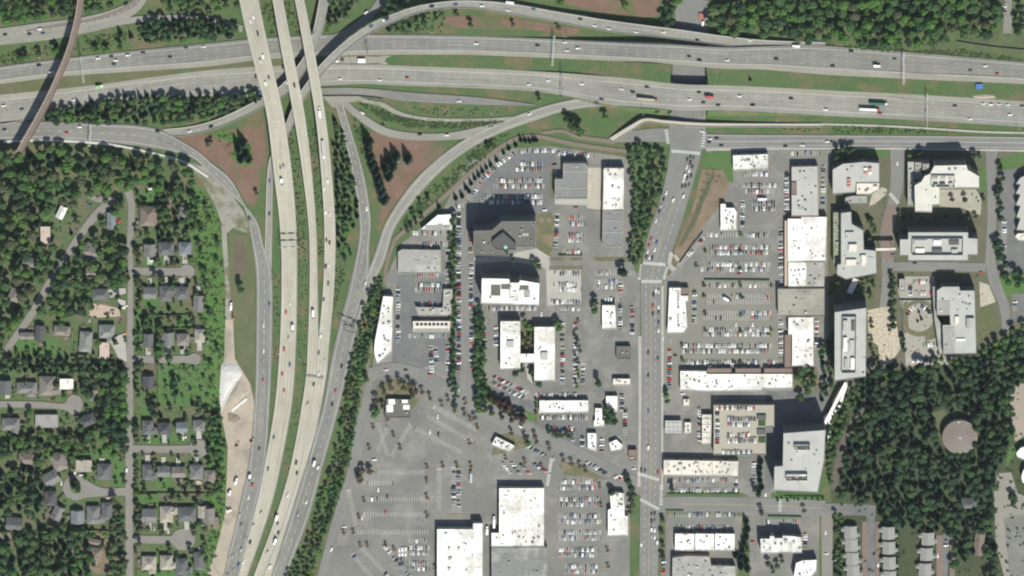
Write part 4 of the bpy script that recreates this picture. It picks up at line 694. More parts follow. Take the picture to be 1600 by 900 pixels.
def house(label, cx, cy, w_, h_, rot, rk, kind='gable', wing=0, eave=4.6, group=None, name='house', cat='house', chim=True, foot=True):
    p = P(cx, cy, eave); w, d = w_*S-1, h_*S-1; q = 0
    if d > w: w, d = d, w; q = math.pi/2
    a = -math.radians(rot)+q; t = thing(name, label, cat, (p.x, p.y, 0), a, group)
    if foot: FOOT.append([(cx+sx*w_*.5, cy+sy*h_*.5) for sx, sy in ((-1, -1), (1, -1), (1, 1), (-1, 1))])
    rise = d/2*.55; wm = R.choice([WALLC, WALLG, WALLC, WALLB])
    b = MB(); b.box((0, 0, eave/2), (w, d, eave))
    if kind == 'gable': b.add([(-w/2, -d/2, eave), (-w/2, d/2, eave), (-w/2, 0, eave+rise-.1), (w/2, -d/2, eave), (w/2, d/2, eave), (w/2, 0, eave+rise-.1)], [(0, 2, 1), (3, 4, 5)])
    if wing: b.box((wing*w*.22, -d*.5-d*.12, eave*.48), (w*.42, d*.5, eave*.96))
    b.build('wall', wm, t)
    b = MB()
    if kind == 'flat': b.box((0, 0, eave+.25), (w+.6, d+.6, .5))
    else: pitched(b, w, d, eave+.02, rise, .85 if kind == 'hip' else 0)
    if wing: pitched(b, d*.75, w*.42, eave*.97, w*.21*.6, .8 if kind == 'hip' else 0, rot=math.pi/2, ox=wing*w*.22, oy=-d*.42)
    rf = b.build('roof', ROOFS[rk], t)
    if chim: b = MB(); b.box((R.uniform(-.3, .3)*w, R.choice([-1, 1])*d*.2, eave+rise*.7+.6 if kind != 'flat' else eave+.8), (.9, .7, 1.6)); b.build('chimney', R.choice([WALLB, HVAC]), rf)
    for sx, sy in ((-.3, -1), (.28, -1), (-.25, 1), (.3, 1)):
        b = MB(); b.box((sx*w, sy*(d/2+.02), 2.3), (1.6, .12, 1.3)); wn = b.build('window', GLASSD, t)
    b = MB(); b.box((.02*w, -(d/2+.03), 1.05), (1, .12, 2.1)); b.build('door', WALLB, t)
    b = MB(); b.box((-.05*w, d/2+.03, 1.15), (2.6, .12, 2.3)); b.build('garage_door', HWHITE, t)
    return t
for k, (x, ys, w_) in enumerate(((1329, (832, 852, 873, 893), 22), (1388, (833, 856, 880, 902), 21), (1450, (842, 866, 890), 22))):
    for i, y in enumerate(ys):
        tw = thing('townhouse', 'grey roofed townhouse, %s from the top of the %s row' % (('first', 'second', 'third', 'fourth')[i], ('western', 'middle', 'eastern')[k]), 'townhouse', P(x+(i*1.4 if k == 0 else i*.8 if k == 1 else -i*2.2), y, 6).xy.to_3d(), 0, 'townhouses in three rows')
        b = MB(); b.box((0, 0, 3), (14, 14.2, 6)); b.box((-7.5, 3, 2.5), (3, 5, 5)); b.box((7.3, -3, 2.5), (3, 5, 5)); b.build('wall', WALLG, tw)
        b = MB(); pitched(b, 14.6, 13.4, 6.02, 2.3, 0, .05, math.pi/2); pitched(b, 5, 3.4, 5.02, .9, .7, .3, 0, -7.7, 3); pitched(b, 5, 3.4, 5.03, .9, .7, .3, 0, 7.5, -3); b.build('roof', mat('townhouse shingles', (.26, .255, .24), (.22, .218, .205), .2, 1, amp=.15), tw)
        for sy in (-4, 0, 4): b = MB(); b.box((7.05 if k != 1 else -7.05, sy, 3.6), (.12, 1.2, 1.4)); b.build('window', GLASSD, tw)
        b = MB(); b.box((-7.06 if k == 1 else 7.06, 2, 1.2), (.14, 2.8, 2.4)); b.build('garage_door', RBR, tw)
        FOOT.append([(x-14, y-12), (x+14, y-12), (x+14, y+12), (x-14, y+12)])
for k, (x0, x1, y0, y1) in enumerate(((1347, 1354, 815, 905), (1368, 1374, 815, 905), (1463, 1473, 836, 905), (1484, 1492, 840, 905))):
    patch('driveway', [(x0, y0), (x1, y0), (x1, y1), (x0, y1)], BRICKP, 'brown paved garage drives, %s strip' % ('first', 'second', 'third', 'fourth')[k], 'road')
HOUSES = """upper wooded lots|96 332 12 21 25 white gable;71 367 16 28 0 pinkish flat;45 410 20 16 5 grey gable;23 461 18 22 20 grey brown hip;42 525 22 11 0 grey brown gable;62 521 15 26 5 charcoal gable
lane side lots|174 345 14 28 0 blue grey gable;142 393 26 22 35 grey brown hip w;144 426 20 16 0 grey brown gable;157 460 25 18 0 dark grey hip;97 517 26 16 5 grey brown hip;134 534 20 34 5 green grey hip;167 518 25 22 0 green grey hip w;163 549 16 30 0 pinkish flat
northern street end|237 295 11 4 0 white flat;232 338 27 32 0 brown hip w;285 333 11 20 10 grey gable
row north of the upper cul-de-sac|234 391 19 20 0 grey gable;260 389 25 22 0 dark grey hip;289 389 20 22 0 blue grey hip
row south of the upper cul-de-sac|234 458 20 19 0 grey gable;259 459 20 25 0 dark grey hip w;285 458 21 20 0 dark grey hip;310 474 16 26 5 grey gable
row north of the middle cul-de-sac|232 532 16 22 0 dark grey gable;262 530 19 22 0 grey gable;286 531 20 20 0 grey brown hip;312 525 16 22 0 beige hip
overgrown lot|232 597 19 20 0 charcoal gable
row north of the lower cul-de-sac|231 668 18 24 0 dark grey hip w;257 670 20 20 0 charcoal hip;284 668 18 17 0 blue grey gable;311 665 19 18 0 grey hip
row south of the lower cul-de-sac|231 738 18 26 0 dark grey hip w;256 737 20 18 0 grey gable;279 738 22 18 0 grey brown gable;307 738 22 24 0 grey hip
row north of the bottom cul-de-sac|233 806 23 23 0 grey gable w;260 804 21 27 0 beige hip w;292 804 30 24 0 dark grey hip;316 800 14 20 0 beige gable
row along the bottom edge|233 880 23 23 0 beige hip w;260 879 20 24 0 beige hip w;284 886 20 28 0 dark grey hip w;312 877 18 30 0 dark grey hip
western cul-de-sac north side|8 605 20 22 0 dark grey gable;42 606 32 18 0 grey hip w;74 603 26 32 0 grey brown hip w;104 600 22 18 0 white flat;147 618 13 20 5 grey brown gable
western cul-de-sac south side|17 663 28 20 0 grey hip w;73 658 36 22 0 pale grey flat;137 657 26 18 -25 charcoal hip
lots above the round island|42 717 26 18 5 brown hip;93 722 24 28 -20 grey brown hip;131 728 26 20 0 beige flat;81 747 24 22 -30 grey gable;163 737 23 26 0 dark grey hip
lots around the round island|79 779 20 25 0 charcoal hip;90 802 17 23 25 grey gable;121 808 21 22 0 blue grey gable;146 805 21 30 0 grey hip w;167 799 17 29 0 dark grey hip;22 819 26 22 5 dark grey gable;8 837 20 12 0 brown flat;150 866 19 21 10 brown hip;148 847 20 9 10 brown gable
edge of the freeway works|328 745 18 22 0 grey brown hip;326 806 20 26 0 grey brown gable;337 817 10 20 0 brown flat"""
ORD = ['first', 'second', 'third', 'fourth', 'fifth', 'sixth', 'seventh', 'eighth', 'ninth', 'tenth', 'eleventh', 'twelfth', '13th', '14th', '15th', '16th', '17th', '18th', '19th', '20th', '21st', '22nd', '23rd', '24th', '25th', '26th', '27th', '28th', '29th', '30th', '31st', '32nd', '33rd', '34th', '35th', '36th', '37th', '38th', '39th', '40th', '41st', '42nd', '43rd', '44th', '45th']
for ln in HOUSES.split('\n'):
    grp, hs = ln.split('|'); hs = sorted(hs.split(';'), key=lambda s: float(s.split()[0]))
    for i, s in enumerate(hs):
        f = s.split(); wing = f[-1] == 'w'; f = f[:-1] if wing else f; kd = f[-1]; rk = ' '.join(f[5:-1]); cx, cy, w_, h_, rot = map(float, f[:5])
        shed = w_*h_ < 60
        lab = '%s %s roofed %s, %s from west, %s' % (rk, {'gable': 'gable', 'hip': 'hip', 'flat': 'flat'}[kd], 'shed' if shed else 'house', ORD[i], grp)
        if len(hs) == 1: lab = '%s %s roofed house alone at the %s' % (rk, kd, grp)
        house(lab, cx, cy, w_, h_, rot, rk, kd, R.choice([-1, 1]) if wing else 0, group='houses of the western neighbourhood', name='shed' if shed else 'house', cat='shed' if shed else 'house')
        if 'north of the' in grp and 'side' not in grp: patch('driveway', [(cx-4, cy+h_/2-1), (cx+3, cy+h_/2-1), (cx+4, cy+h_/2+12), (cx-4, cy+h_/2+12)], CONC, 'pale driveway of the %s house from west, %s' % (ORD[i], grp), 'road')
        if 'south of the' in grp: patch('driveway', [(cx-4, cy-h_/2-14), (cx+3, cy-h_/2-14), (cx+3, cy-h_/2), (cx-4, cy-h_/2)], CONC, 'pale driveway of the %s house from west, %s' % (ORD[i], grp), 'road')
house('grey hip roofed house hidden in the south east wood', 1514, 787, 24, 18, 0, 'dark grey', 'hip')
house('brown ridged roof building in the wood near the corner lot', 1530, 850, 16, 38, 5, 'brown', 'gable')
# plots seen from above: pale drive of the white wooded lot etc
patch('driveway', [(168, 452), (196, 450), (197, 458), (172, 466)], CONC, 'pale forecourt on the main residential street', 'road')
patch('driveway', [(184, 466), (196, 470), (196, 484), (184, 482)], mat('pale yard', (.38, .36, .31), None, .2, 1, amp=.2), 'pale yard beside the cleared plot', 'road')
patch('driveway', [(170, 530), (196, 520), (198, 565), (186, 562), (178, 545)], CONC, 'pale drive beside the pinkish flat roof', 'road')
# ------------------------------------------------------------------ vehicles
TYRE = mat('tyre rubber', (.02, .02, .02), None, .5, 2, amp=.1)
CARC = {'white': (.78, .78, .76), 'silver': (.42, .43, .43), 'grey': (.16, .165, .17), 'black': (.022, .022, .025), 'red': (.42, .035, .03), 'blue': (.05, .09, .24), 'green': (.04, .12, .07), 'tan': (.36, .31, .23), 'dark blue': (.02, .03, .07), 'orange': (.6, .22, .04), 'bright green': (.2, .5, .15)}
def paint(c): return mat(c+' car paint', CARC[c], None, .3, 2, amp=.03, rough=.28, spec=.5, metal=.25 if c in ('silver', 'grey') else 0)
def car_shape(kind):
    L, W, hb, ht = {'sedan': (4.6, 1.82, .86, 1.42), 'suv': (4.8, 1.92, 1.02, 1.75), 'van': (5.1, 1.98, 1.05, 1.9)}[kind]
    xs = {'sedan': (-1.75, -1.05, .35, 1.15), 'suv': (-2.2, -1.95, .45, 1.15), 'van': (-2.42, -2.3, 1.0, 1.75)}[kind]
    b = MB(); pr = [(-L/2, .45), (-L/2+.05, hb-.1), (-L/2+.25, hb), (xs[3], hb), (L/2-.35, hb-.12), (L/2, hb-.3), (L/2, .4)]
    n = len(pr); V = []
    for s in (-1, 1):
        for x, z in pr: V.append((x, s*W/2*(.9 if abs(x) > L/2-.2 else 1), z))
    F = [(i, i+1, i+1+n, i+n) for i in range(n-1)]+[tuple(range(n-1, -1, -1)), tuple(range(n, 2*n)), (n-1, 0, n, 2*n-1)]
    b.add(V, F, 0)
    b.box(((xs[1]+xs[2])/2, 0, ht-.02), (xs[2]-xs[1]+.1, W*.74, .07), m=0)
    for x in (-L*.3, L*.31):
        for s in (-1, 1): b.cyl((x, s*(W/2-.2), .32), (x, s*(W/2+.01), .32), .33, n=8, m=1)
    g = MB(); V = [(xs[0], -W*.46, hb-.01), (xs[3], -W*.46, hb-.01), (xs[3], W*.46, hb-.01), (xs[0], W*.46, hb-.01), (xs[1], -W*.37, ht-.05), (xs[2], -W*.37, ht-.05), (xs[2], W*.37, ht-.05), (xs[1], W*.37, ht-.05)]
    g.add(V, [(0, 1, 5, 4), (1, 2, 6, 5), (2, 3, 7, 6), (3, 0, 4, 7), (4, 5, 6, 7)])
    return b, g
SHAPES = {k: car_shape(k) for k in ('sedan', 'suv', 'van')}
CARME = {}
def car_meshes(kind, col):
    if (kind, col) not in CARME: CARME[(kind, col)] = SHAPES[kind][0].mesh('car_body', [paint(col), TYRE])
    if kind not in CARME: CARME[kind] = SHAPES[kind][1].mesh('car_windows', GLASSD)
    return CARME[(kind, col)], CARME[kind]
def put_car(pos, ang, kind, col, label, group, name):
    me, gl = car_meshes(kind, col); o = link(name, me); o.location = pos; o.rotation_euler = (0, 0, ang)
    tag(o, label, 'car', group); link('windows', gl, o); return o
def pick_kind(): return R.choices(['sedan', 'suv', 'van'], [.5, .38, .12])[0]
def pick_col(): return R.choices(['white', 'silver', 'grey', 'black', 'red', 'blue', 'tan', 'dark blue', 'green'], [.25, .20, .17, .18, .08, .06, .03, .02, .01])[0]

# road position, height and heading at a photo pixel
for r_ in ROADS:
    r_['mid'] = (r_['a']+r_['c'])/2; r_['hw'] = np.linalg.norm(r_['a'][:, :2]-r_['c'][:, :2], axis=1)/2
def on_road(px, py):
    best = None
    for r_ in ROADS:
        d = np.hypot(r_['mid'][:, 0]-px, r_['mid'][:, 1]-py); i = int(d.argmin())
        if d[i] < r_['hw'][i]*1.15+1.5:
            h = (r_['ra'][i].z+r_['rc'][i].z)/2
            if best is None or h > best[0]+.8 or (abs(h-best[0]) <= .8 and d[i] < best[3]): best = (h, r_, i, d[i])
    if not best: return zat(px, py), 0, None
    h, r_, i, _ = best; j = min(i+1, len(r_['ra'])-1); k = max(i-1, 0)
    d = (r_['ra'][j]+r_['rc'][j]-r_['ra'][k]-r_['rc'][k])
    return h+.01, math.atan2(d.y, d.x), r_
DRIVE = """8,54k 46,53k 62,45w 67,52b 61,102k 153,91w 174,88k 181,94w 178,100k 200,86w 224,83g 266,89k 291,75g 6,165w 34,171g 115,156w 186,154w 80,112w 318,73w 197,6k
396,26w 392,33w 403,53k 411,88w 407,95s 420,121k 415,130w 460,133k 499,170w 491,52s 580,41b 572,19w 531,123w 593,125w 636,121r 448,128s 406,144b 566,176w
675,10k 712,7b 753,9w 794,16w 834,14b 907,30k 929,40w 951,45w 744,68w 840,71k 882,66w 886,79w 903,75w 826,132w 856,126w 909,131w 940,155k 932,162b 717,158w 827,178w
994,50w 1036,50w 1090,63k 1172,63w 1077,88k 1093,94k 1136,94w 1213,92k 971,139w 1011,136k 989,144k 1092,144k 1077,155w 1099,160k 1122,164k 1176,164k 1155,150w 1236,154k
1330,80d 1301,103k 1398,92n 1516,110n 1539,103w 1558,115r 1290,171w 1492,165k 1536,162w 1548,163w 1561,163w 1574,164w 1597,166g 1375,177r 1578,179w 1515,186w
7,202k 104,207r 124,198w 246,205k 296,205w 141,320b 183,347r 187,343r 438,261g 443,259g 421,283b 421,334k 390,342k 512,282w 507,294w 509,331w 515,335w 573,326w 598,194k 330,198k 656,210k 698,211w
1079,245k 1084,247g 1074,249k 1079,255k 1073,261w 1082,261k 1077,266w 1070,274w 1080,275k 1074,278k 1068,281w 1066,291k 1071,290k 1077,289g 1068,306w 1052,312w 1041,301w 1037,311k 1033,321s 1030,330k 1025,345w 1109,217w 1108,222k 1120,216k 1127,227k 1097,205w 1254,227w 1227,228k 1299,221k 1293,221w 1402,255w
421,475b 412,508w 453,474w 447,488r 451,528s 510,375k 515,379k 514,414w 509,416k 513,443n 506,468b 501,524w 572,441w 553,502k
1017,373r 1014,383r 1026,379b 1023,390w 1012,393w 1010,401k 1015,402w 1019,403k 1025,453w 1029,455s 1021,460k 1020,479r 1029,479w 1020,490k 1029,488k 1029,504k 1029,516w
412,548w 444,546r 453,570b 441,584r 411,594r 444,610r 428,683b 405,701k 498,551n 498,584w 490,600k 481,631s 534,572k 524,611r 519,632k 717,608j 716,620k 813,666w 1013,551k 1013,586k 1013,642b 1013,699w 1028,560k
419,733g 394,758r 388,777w 375,804s 408,801s 396,821s 377,819g 384,840s 391,847k 377,859s 363,869s 373,882b 380,878w 366,890s 355,897g 463,723k 464,739k 450,773w 434,818g 435,832k 418,863s 422,885w 497,730w 479,784w 466,803s 518,858w 198,734w
1002,850w 1018,803k 1023,802k 1018,814k 1023,813g 1018,827w 1023,828w 1018,838s 1023,839w 1027,847w 1008,735k 1002,734k 1028,738r 990,732w 970,743w 979,748w"""
CK = dict(k='black', w='white', g='grey', s='silver', b='blue', r='red', n='green', d='dark blue', j='bright green')
drv = {}
for tok in DRIVE.split():
    x, y = tok[:-1].split(','); x, y = float(x), float(y); h, a, r_ = on_road(x, y)
    key = (r_ and r_['name'] or 'a quiet side road', CK[tok[-1]], (r_ or {}).get('axis', 'x')); drv.setdefault(key, []).append((x, y, h, a))
for (rn, col, ax), L in drv.items():
    L.sort(key=lambda q: q[1] if ax == 'y' else q[0])
    for i, (x, y, h, a) in enumerate(L):
        lb = '%s car on %s, %s of its colour from the %s' % (col, rn, ORD[i], 'top' if ax == 'y' else 'left') if len(L) > 1 else 'the only %s car driving on %s' % (col, rn)
        put_car(P(x, y, h), a+R.choice([0, math.pi]), pick_kind(), col, lb, 'cars driving on the roads', 'car')
def truck(label, x, y, L, boxc, cabc, rev=False, h=None, ang=None):
    hh, a, r_ = on_road(x, y); h = hh if h is None else h; a = a if ang is None else ang; p = P(x, y, h)
    t = thing('truck', label, 'truck', p, a+(math.pi if rev else 0), 'trucks on the roads')
    b = MB(); b.box((-1.2, 0, 2.45), (L-3.2, 2.55, 2.7)); b.build('cargo_box', paint(boxc), t)
    b = MB(); b.box((L/2-1.2, 0, 1.7), (2.3, 2.4, 2.5), taper=.9); c_ = b.build('cab', paint(cabc), t)
    b = MB(); b.box((L/2-.12, 0, 2.1), (.25, 2.1, .8), taper=.9); b.build('windscreen', GLASSD, c_)
    b = MB(); b.box((-.6, 0, .85), (L-1.5, 1.0, .3)); b.build('chassis', DSTEEL, t)
    for wx in ([-L/2+1.2, -L/2+2.5, L/2-1.5] if L > 9 else [-L/2+1.6, L/2-1.4]):
        b = MB(); 
        for s in (-1, 1): b.cyl((wx, s*1.15-.17, .5), (wx, s*1.15+.17, .5), .5, n=10)
        b.build('wheel', TYRE, t)
for a in (('green box truck on the lower freeway at left', 155, 134, 8, 'bright green', 'white'), ('white box truck on the curved flyover top', 797, 3, 9, 'white', 'white'), ('white box truck merging at the upper right freeway', 1244, 71, 8.5, 'white', 'white'), ('bright red truck on the lower freeway near the underpass', 1108, 150, 10, 'red', 'red'),
    ('long beige tanker with red cab on the lower freeway', 1011, 154, 22, 'tan', 'red'), ('white box truck on the upper freeway at right', 1370, 102, 8, 'white', 'white'), ('white semi trailer with red cab beside a teal one', 1358, 170, 22, 'white', 'red'), ('teal semi trailer with white cab at the right', 1372, 161, 20, 'green', 'white'),
    ('silver semi trailer on the right overpass', 505, 232, 21, 'silver', 'white'), ('white truck on the right overpass near its top', 500, 177, 9, 'white', 'white'), ('blue and white truck on the wide left overpass', 440, 283, 8, 'white', 'blue'), ('white truck on the wide overpass lower down', 457, 512, 9, 'white', 'grey'), ('white bus on the narrow middle overpass', 489, 490, 11, 'white', 'grey'),
    ('dark box truck on the flyover near the trees', 603, 29, 8, 'dark blue', 'white'), ('white truck with dark cab on the curving western road', 390, 745, 8, 'white', 'dark blue'), ('white truck right of the merging overpasses, lower left', 432, 808, 7.5, 'white', 'white'), ('white truck below another white truck near the bottom', 430, 845, 8, 'white', 'white'), ('white truck at right of the merged freeway lanes', 491, 723, 7.5, 'white', 'white')): truck(*a)
truck('white delivery truck parked across the upper plaza lot', 1191, 310, 10, 'white', 'white', h=zat(1191, 310), ang=0)
truck('white truck parked diagonally in the middle plaza lot', 1136, 467, 10, 'white', 'grey', h=zat(1136, 467), ang=-.55)
truck('white trailer parked at the big store loading lane', 772, 815, 14, 'white', 'white', h=zat(772, 815), ang=math.pi/2)
truck('grey trailer parked beside the loading dock', 736, 744, 14, 'silver', 'grey', h=zat(736, 744), ang=math.pi/2)
truck('white truck behind the large blank store', 761, 828, 10, 'white', 'white', h=zat(761, 828), ang=math.pi/2)

# parked cars: rows x0,y0,x1,y1, share of stalls taken, description, angle (0 = square to the row), single things?, lines drawn?
PARK = """814,236,866,235,.92,top edge row of the north lot,0,1
872,239,925,243,.7,row north of the ribbed grey hall,0,0
813,256,847,256,.9,second row of the north lot,0,1
806,264.5,847,264.5,.9,third row of the north lot,0,1
778,282,847,282,.85,fourth row of the north lot,0,1
772,291,847,291,.85,fifth row of the north lot,0,1
757,307,847,307,.85,sixth row of the north lot,0,1
752,316,847,316,.6,seventh row of the north lot,0,0
804,238,786,252,.85,upper slanting row beside the trail conifers,0,1
783,253,757,278,.8,middle slanting row beside the trail conifers,0,1
754,281,733,312,.7,lower slanting row beside the trail conifers,0,1
866,254,866,269,.9,short column west of the ribbed hall,0,0
698,325,728,320,.6,short row by the white wedge shop,0,0
890,340,910,340,.9,upper row south of the ribbed hall,0,0
889,350,911,350,.9,lower row south of the ribbed hall,0,0
888,367,909,367,.9,upper island row east of the olive office,0,0
888,375,909,375,.9,lower island row east of the olive office,0,0
880,394,906,394,.7,row at the hedge below the island,0,0
871,337,868,387,.55,column east of the olive office,0,0
717,325,717,480,.85,upper column west of the office lane,0,1
717,486,717,580,.85,lower column west of the office lane,0,1
735,355,735,395,.7,column beside the olive office,0,0
736,413,736,482,.85,column beside the white office block,0,1
737,495,737,580,.8,column beside the H offices,0,1
645,364,695,364,.7,row above the chamfered warehouse,0,0
655,382,692,382,.7,second row above the chamfered warehouse,0,0
700,380,700,436,.6,column right of the chamfered warehouse,0,0
650,430,682,430,.5,row below the chamfered warehouse,0,0
652,445,695,445,.85,upper row above the L shop,0,0
652,453,690,453,.8,lower row above the L shop,0,0
658,475,690,475,.5,row in the L shop court,0,0
622,450,622,535,.6,column beside the slanted warehouse,0,0
642,525,695,525,.4,row below the skylight shop,0,0
674,543,674,582,.8,left middle column below the skylight shop,0,0
682,543,682,566,.8,right middle column below the skylight shop,0,0
700,538,700,576,.5,column left of the lane trees,0,0
762,481.5,838,482,.9,row below the white office block,0,1
862,427,906,427,.7,top row of the pale slab,0,0
868,444,898,444,.85,second row of the pale slab,0,0
866,452,906,452,.6,third row of the pale slab,0,0
860,471,907,472,.85,bottom row of the pale slab,0,0
872,482,906,482,.5,row just under the pale slab,0,0
930,427,990,427,.35,top row east of the pale slab,0,0
930,440,962,440,.7,second row east of the pale slab,0,0
928,448,962,448,.7,third row east of the pale slab,0,0
944,468,966,468,.7,row above the dotted white shop,0,0
970,440,970,456,.8,short column near the avenue,0,0
969,476,969,512,.8,column east of the dotted white shop,0,0
988,478,988,522,.8,column beside the avenue pavement,0,0
757,503,757,540,.5,column west of the H offices,0,0
775,510,775,540,.9,column at the H offices west wall,0,0
879,503,879,545,.5,upper column east of the H offices,0,0
879,550,879,600,.7,lower column east of the H offices,0,0
899,503,899,600,.7,column on the far east of the H lot,0,0
911,570,911,600,.7,column right of the far east one,0,0
771,588,822,613,.92,upper slanted row below the H offices,25,1
770,598,822,623,.92,lower slanted row below the H offices,25,1
782,630,820,648,.7,slanted row by the plum trees,25,0
840,617,906,617,.8,row above the white shop strip,0,1
842,652,918,652,.97,row below the white shop strip,0,1
857,670,896,670,.9,second row below the white shop strip,0,1
895,672,895,690,.8,column right of the slim hedge,0,0
910,680,910,698,.9,column left of the slant wall shop,0,0
940,684,940,706,.8,column right of the slant wall shop,0,0
972,615,972,640,.9,column by the little tree shop,0,0
977,640,977,680,.6,column by the avenue tree clump,0,0
825,697,853,713,.85,slanted row along the mall road,25,0
785,722,797,740,.9,first fan row above the box store,40,0
799,722,811,739,.9,second fan row above the box store,40,0
813,724,826,739,.9,third fan row above the box store,40,0
834,724,856,738,.9,fourth fan row above the box store,40,0
917,722,952,743,.9,slanted row by the mall entry,20,0
961,744,983,753,.8,row near the mall crossing,20,0
877,753,935,753,.75,first row of the mall east lot,0,1
875,762,932,762,.75,second row of the mall east lot,0,1
875,780,936,780,.75,third row of the mall east lot,0,1
875,788,936,788,.75,fourth row of the mall east lot,0,1
873,806,936,806,.6,fifth row of the mall east lot,0,1
873,815,936,815,.7,sixth row of the mall east lot,0,1
873,832,936,832,.5,seventh row of the mall east lot,0,0
873,841,936,841,.6,eighth row of the mall east lot,0,0
873,859,932,859,.75,ninth row of the mall east lot,0,0
873,867,932,867,.75,tenth row of the mall east lot,0,0
884,885,934,885,.9,eleventh row of the mall east lot,0,0
884,893,934,893,.9,twelfth row of the mall east lot,0,0
1163,272,1200,272,.6,row below the speckled shop,0,0
1229,268,1229,332,.85,column west of the pale grey store,0,1
1160,316,1160,352,.85,column right of the tower shop,0,0
1160,290,1213,290,.85,upper row of the upper plaza lot,0,1
1168,299,1210,299,.85,second row of the upper plaza lot,0,1
1176,317,1212,317,.7,third row of the upper plaza lot,0,0
1176,326,1212,326,.7,fourth row of the upper plaza lot,0,0
1105,367,1150,367,.4,fifth row of the plaza lot west part,0,0
1163,367,1200,367,.95,fifth row of the plaza lot east part,0,0
1112,386,1200,386,.75,sixth row of the plaza lot,0,1
1112,395,1200,395,.75,seventh row of the plaza lot,0,1
1107,413,1200,413,.5,eighth row of the plaza lot,0,0
1095,421,1200,421,.7,ninth row of the plaza lot,0,1
1098,374,1062,414,.3,slanting row along the dirt wedge,0,0
1103,446,1202,446,.3,tenth row of the plaza lot,0,0
1105,463,1202,463,.2,eleventh row of the plaza lot,0,0
1105,472,1202,472,.2,twelfth row of the plaza lot,0,0
1100,489,1202,489,.4,thirteenth row of the plaza lot,0,0
1100,497,1202,497,.35,fourteenth row of the plaza lot,0,0
1100,515,1202,515,.55,fifteenth row of the plaza lot,0,0
1100,522,1202,522,.8,sixteenth row of the plaza lot,0,0
1066,540,1202,540,.85,seventeenth row of the plaza lot,0,0
1066,548.5,1202,548.5,.85,eighteenth row of the plaza lot,0,0
1068,566,1215,566,.75,nineteenth row of the plaza lot,0,1
1220,358,1220,442,.85,column before the white stepped store,0,1
1220,500,1220,556,.8,column before the southern plaza store,0,0
1046,546,1046,604,.75,column beside the avenue east pavement,0,0
1085,455,1085,505,.35,column east of the roadside shop,0,0
1276,500,1276,545,.8,column behind the southern plaza store,0,0
1093,636,1093,690,.85,column left of the narrow shed,20,0
1040,750,1153,750,.6,row just under the L seamed strip,0,0
1055,766,1152,766,.8,row beside the bottom street hedge,0,0
1178,722,1178,755,.5,column west of the tower trees,0,0
1048,804,1150,804,.55,row south of the bottom street,0,0
1055,824,1135,824,.7,row above the three square roofs,0,0
1195,815,1250,815,.35,row above the patchwork apartments,0,0
1258,833,1258,852,.9,column right of the patchwork apartments,0,0
1037,868,1037,896,.9,column left of the mottled store,0,0
1236,240,1278,240,.4,row above the pale grey store,0,0
1286,258,1286,335,.5,column behind the pale grey store,0,0
1430,440,1450,440,.9,row in the small deck lot,0,0
1422,447,1422,462,.9,column in the small deck lot,0,0
1438,458,1456,458,.8,second row in the small deck lot,0,0
1445,538,1470,538,.95,row below the round court,0,0
1420,563,1458,563,.95,south row of the campus drives,0,0
1478,563,1512,563,.8,south row beside the cluttered office,0,0
1569,345,1569,420,.4,column at the right edge lot,0,0
1586,470,1586,485,.8,short column at the right edge,0,0
1570,4,1570,20,.9,column at the top right lane,0,0
640,845,666,845,.4,first row left of the blank store,0,0
640,856,668,856,.85,second row left of the blank store,0,0
640,864,668,864,.8,third row left of the blank store,0,0
640,880,668,880,.85,fourth row left of the blank store,0,0
640,888,668,888,.85,fifth row left of the blank store,0,0
709,732,709,800,.45,left column above the blank store,0,0
717,732,717,800,.4,right column above the blank store,0,0
686,735,686,795,.05,empty middle column above the blank store,0,0
590,738,665,738,.03,first row of the empty mall lot,0,0
577,755,611,755,.03,second row of the empty mall lot,0,0
571,780,668,780,.03,third row of the empty mall lot,0,0
571,804,668,804,.03,fourth row of the empty mall lot,0,0
556,832,668,832,.02,fifth row of the empty mall lot,0,0
622,858,636,858,.9,white van row in the mall lot,0,0
622,865,636,865,.9,second white van row in the mall lot,0,0
545,768,556,820,.05,slanted column at left of the mall lot,0,0
550,866,580,900,.08,first slanted row in the lower mall lot,0,0
566,856,604,898,.12,second slanted row in the lower mall lot,0,0
600,852,640,900,.3,third slanted row in the lower mall lot,0,0
590,660,605,710,.1,first fan row of the upper mall lot,30,0
606,665,590,705,.02,second fan row of the upper mall lot,30,0
640,665,612,712,.02,third fan row of the upper mall lot,30,0
680,637,745,672,.05,upper slanted row of the mall lot,0,0
668,650,738,690,.05,second slanted row of the mall lot,0,0
650,670,720,706,.06,third slanted row of the mall lot,0,0
1118,637,1180,637,.92,top row on the garage deck,0,1
1136,654,1181,654,.97,second row on the garage deck,0,1
1136,663,1172,663,.9,third row on the garage deck,0,1
1136,679,1172,679,.85,fourth row on the garage deck,0,0
1136,689,1182,689,.95,fifth row on the garage deck,0,0
1128,706,1176,706,.9,bottom row on the garage deck,0,0
1121,643,1121,694,.8,west column on the garage deck,0,0"""
STUFF = []; nind = 0; ISLP = []
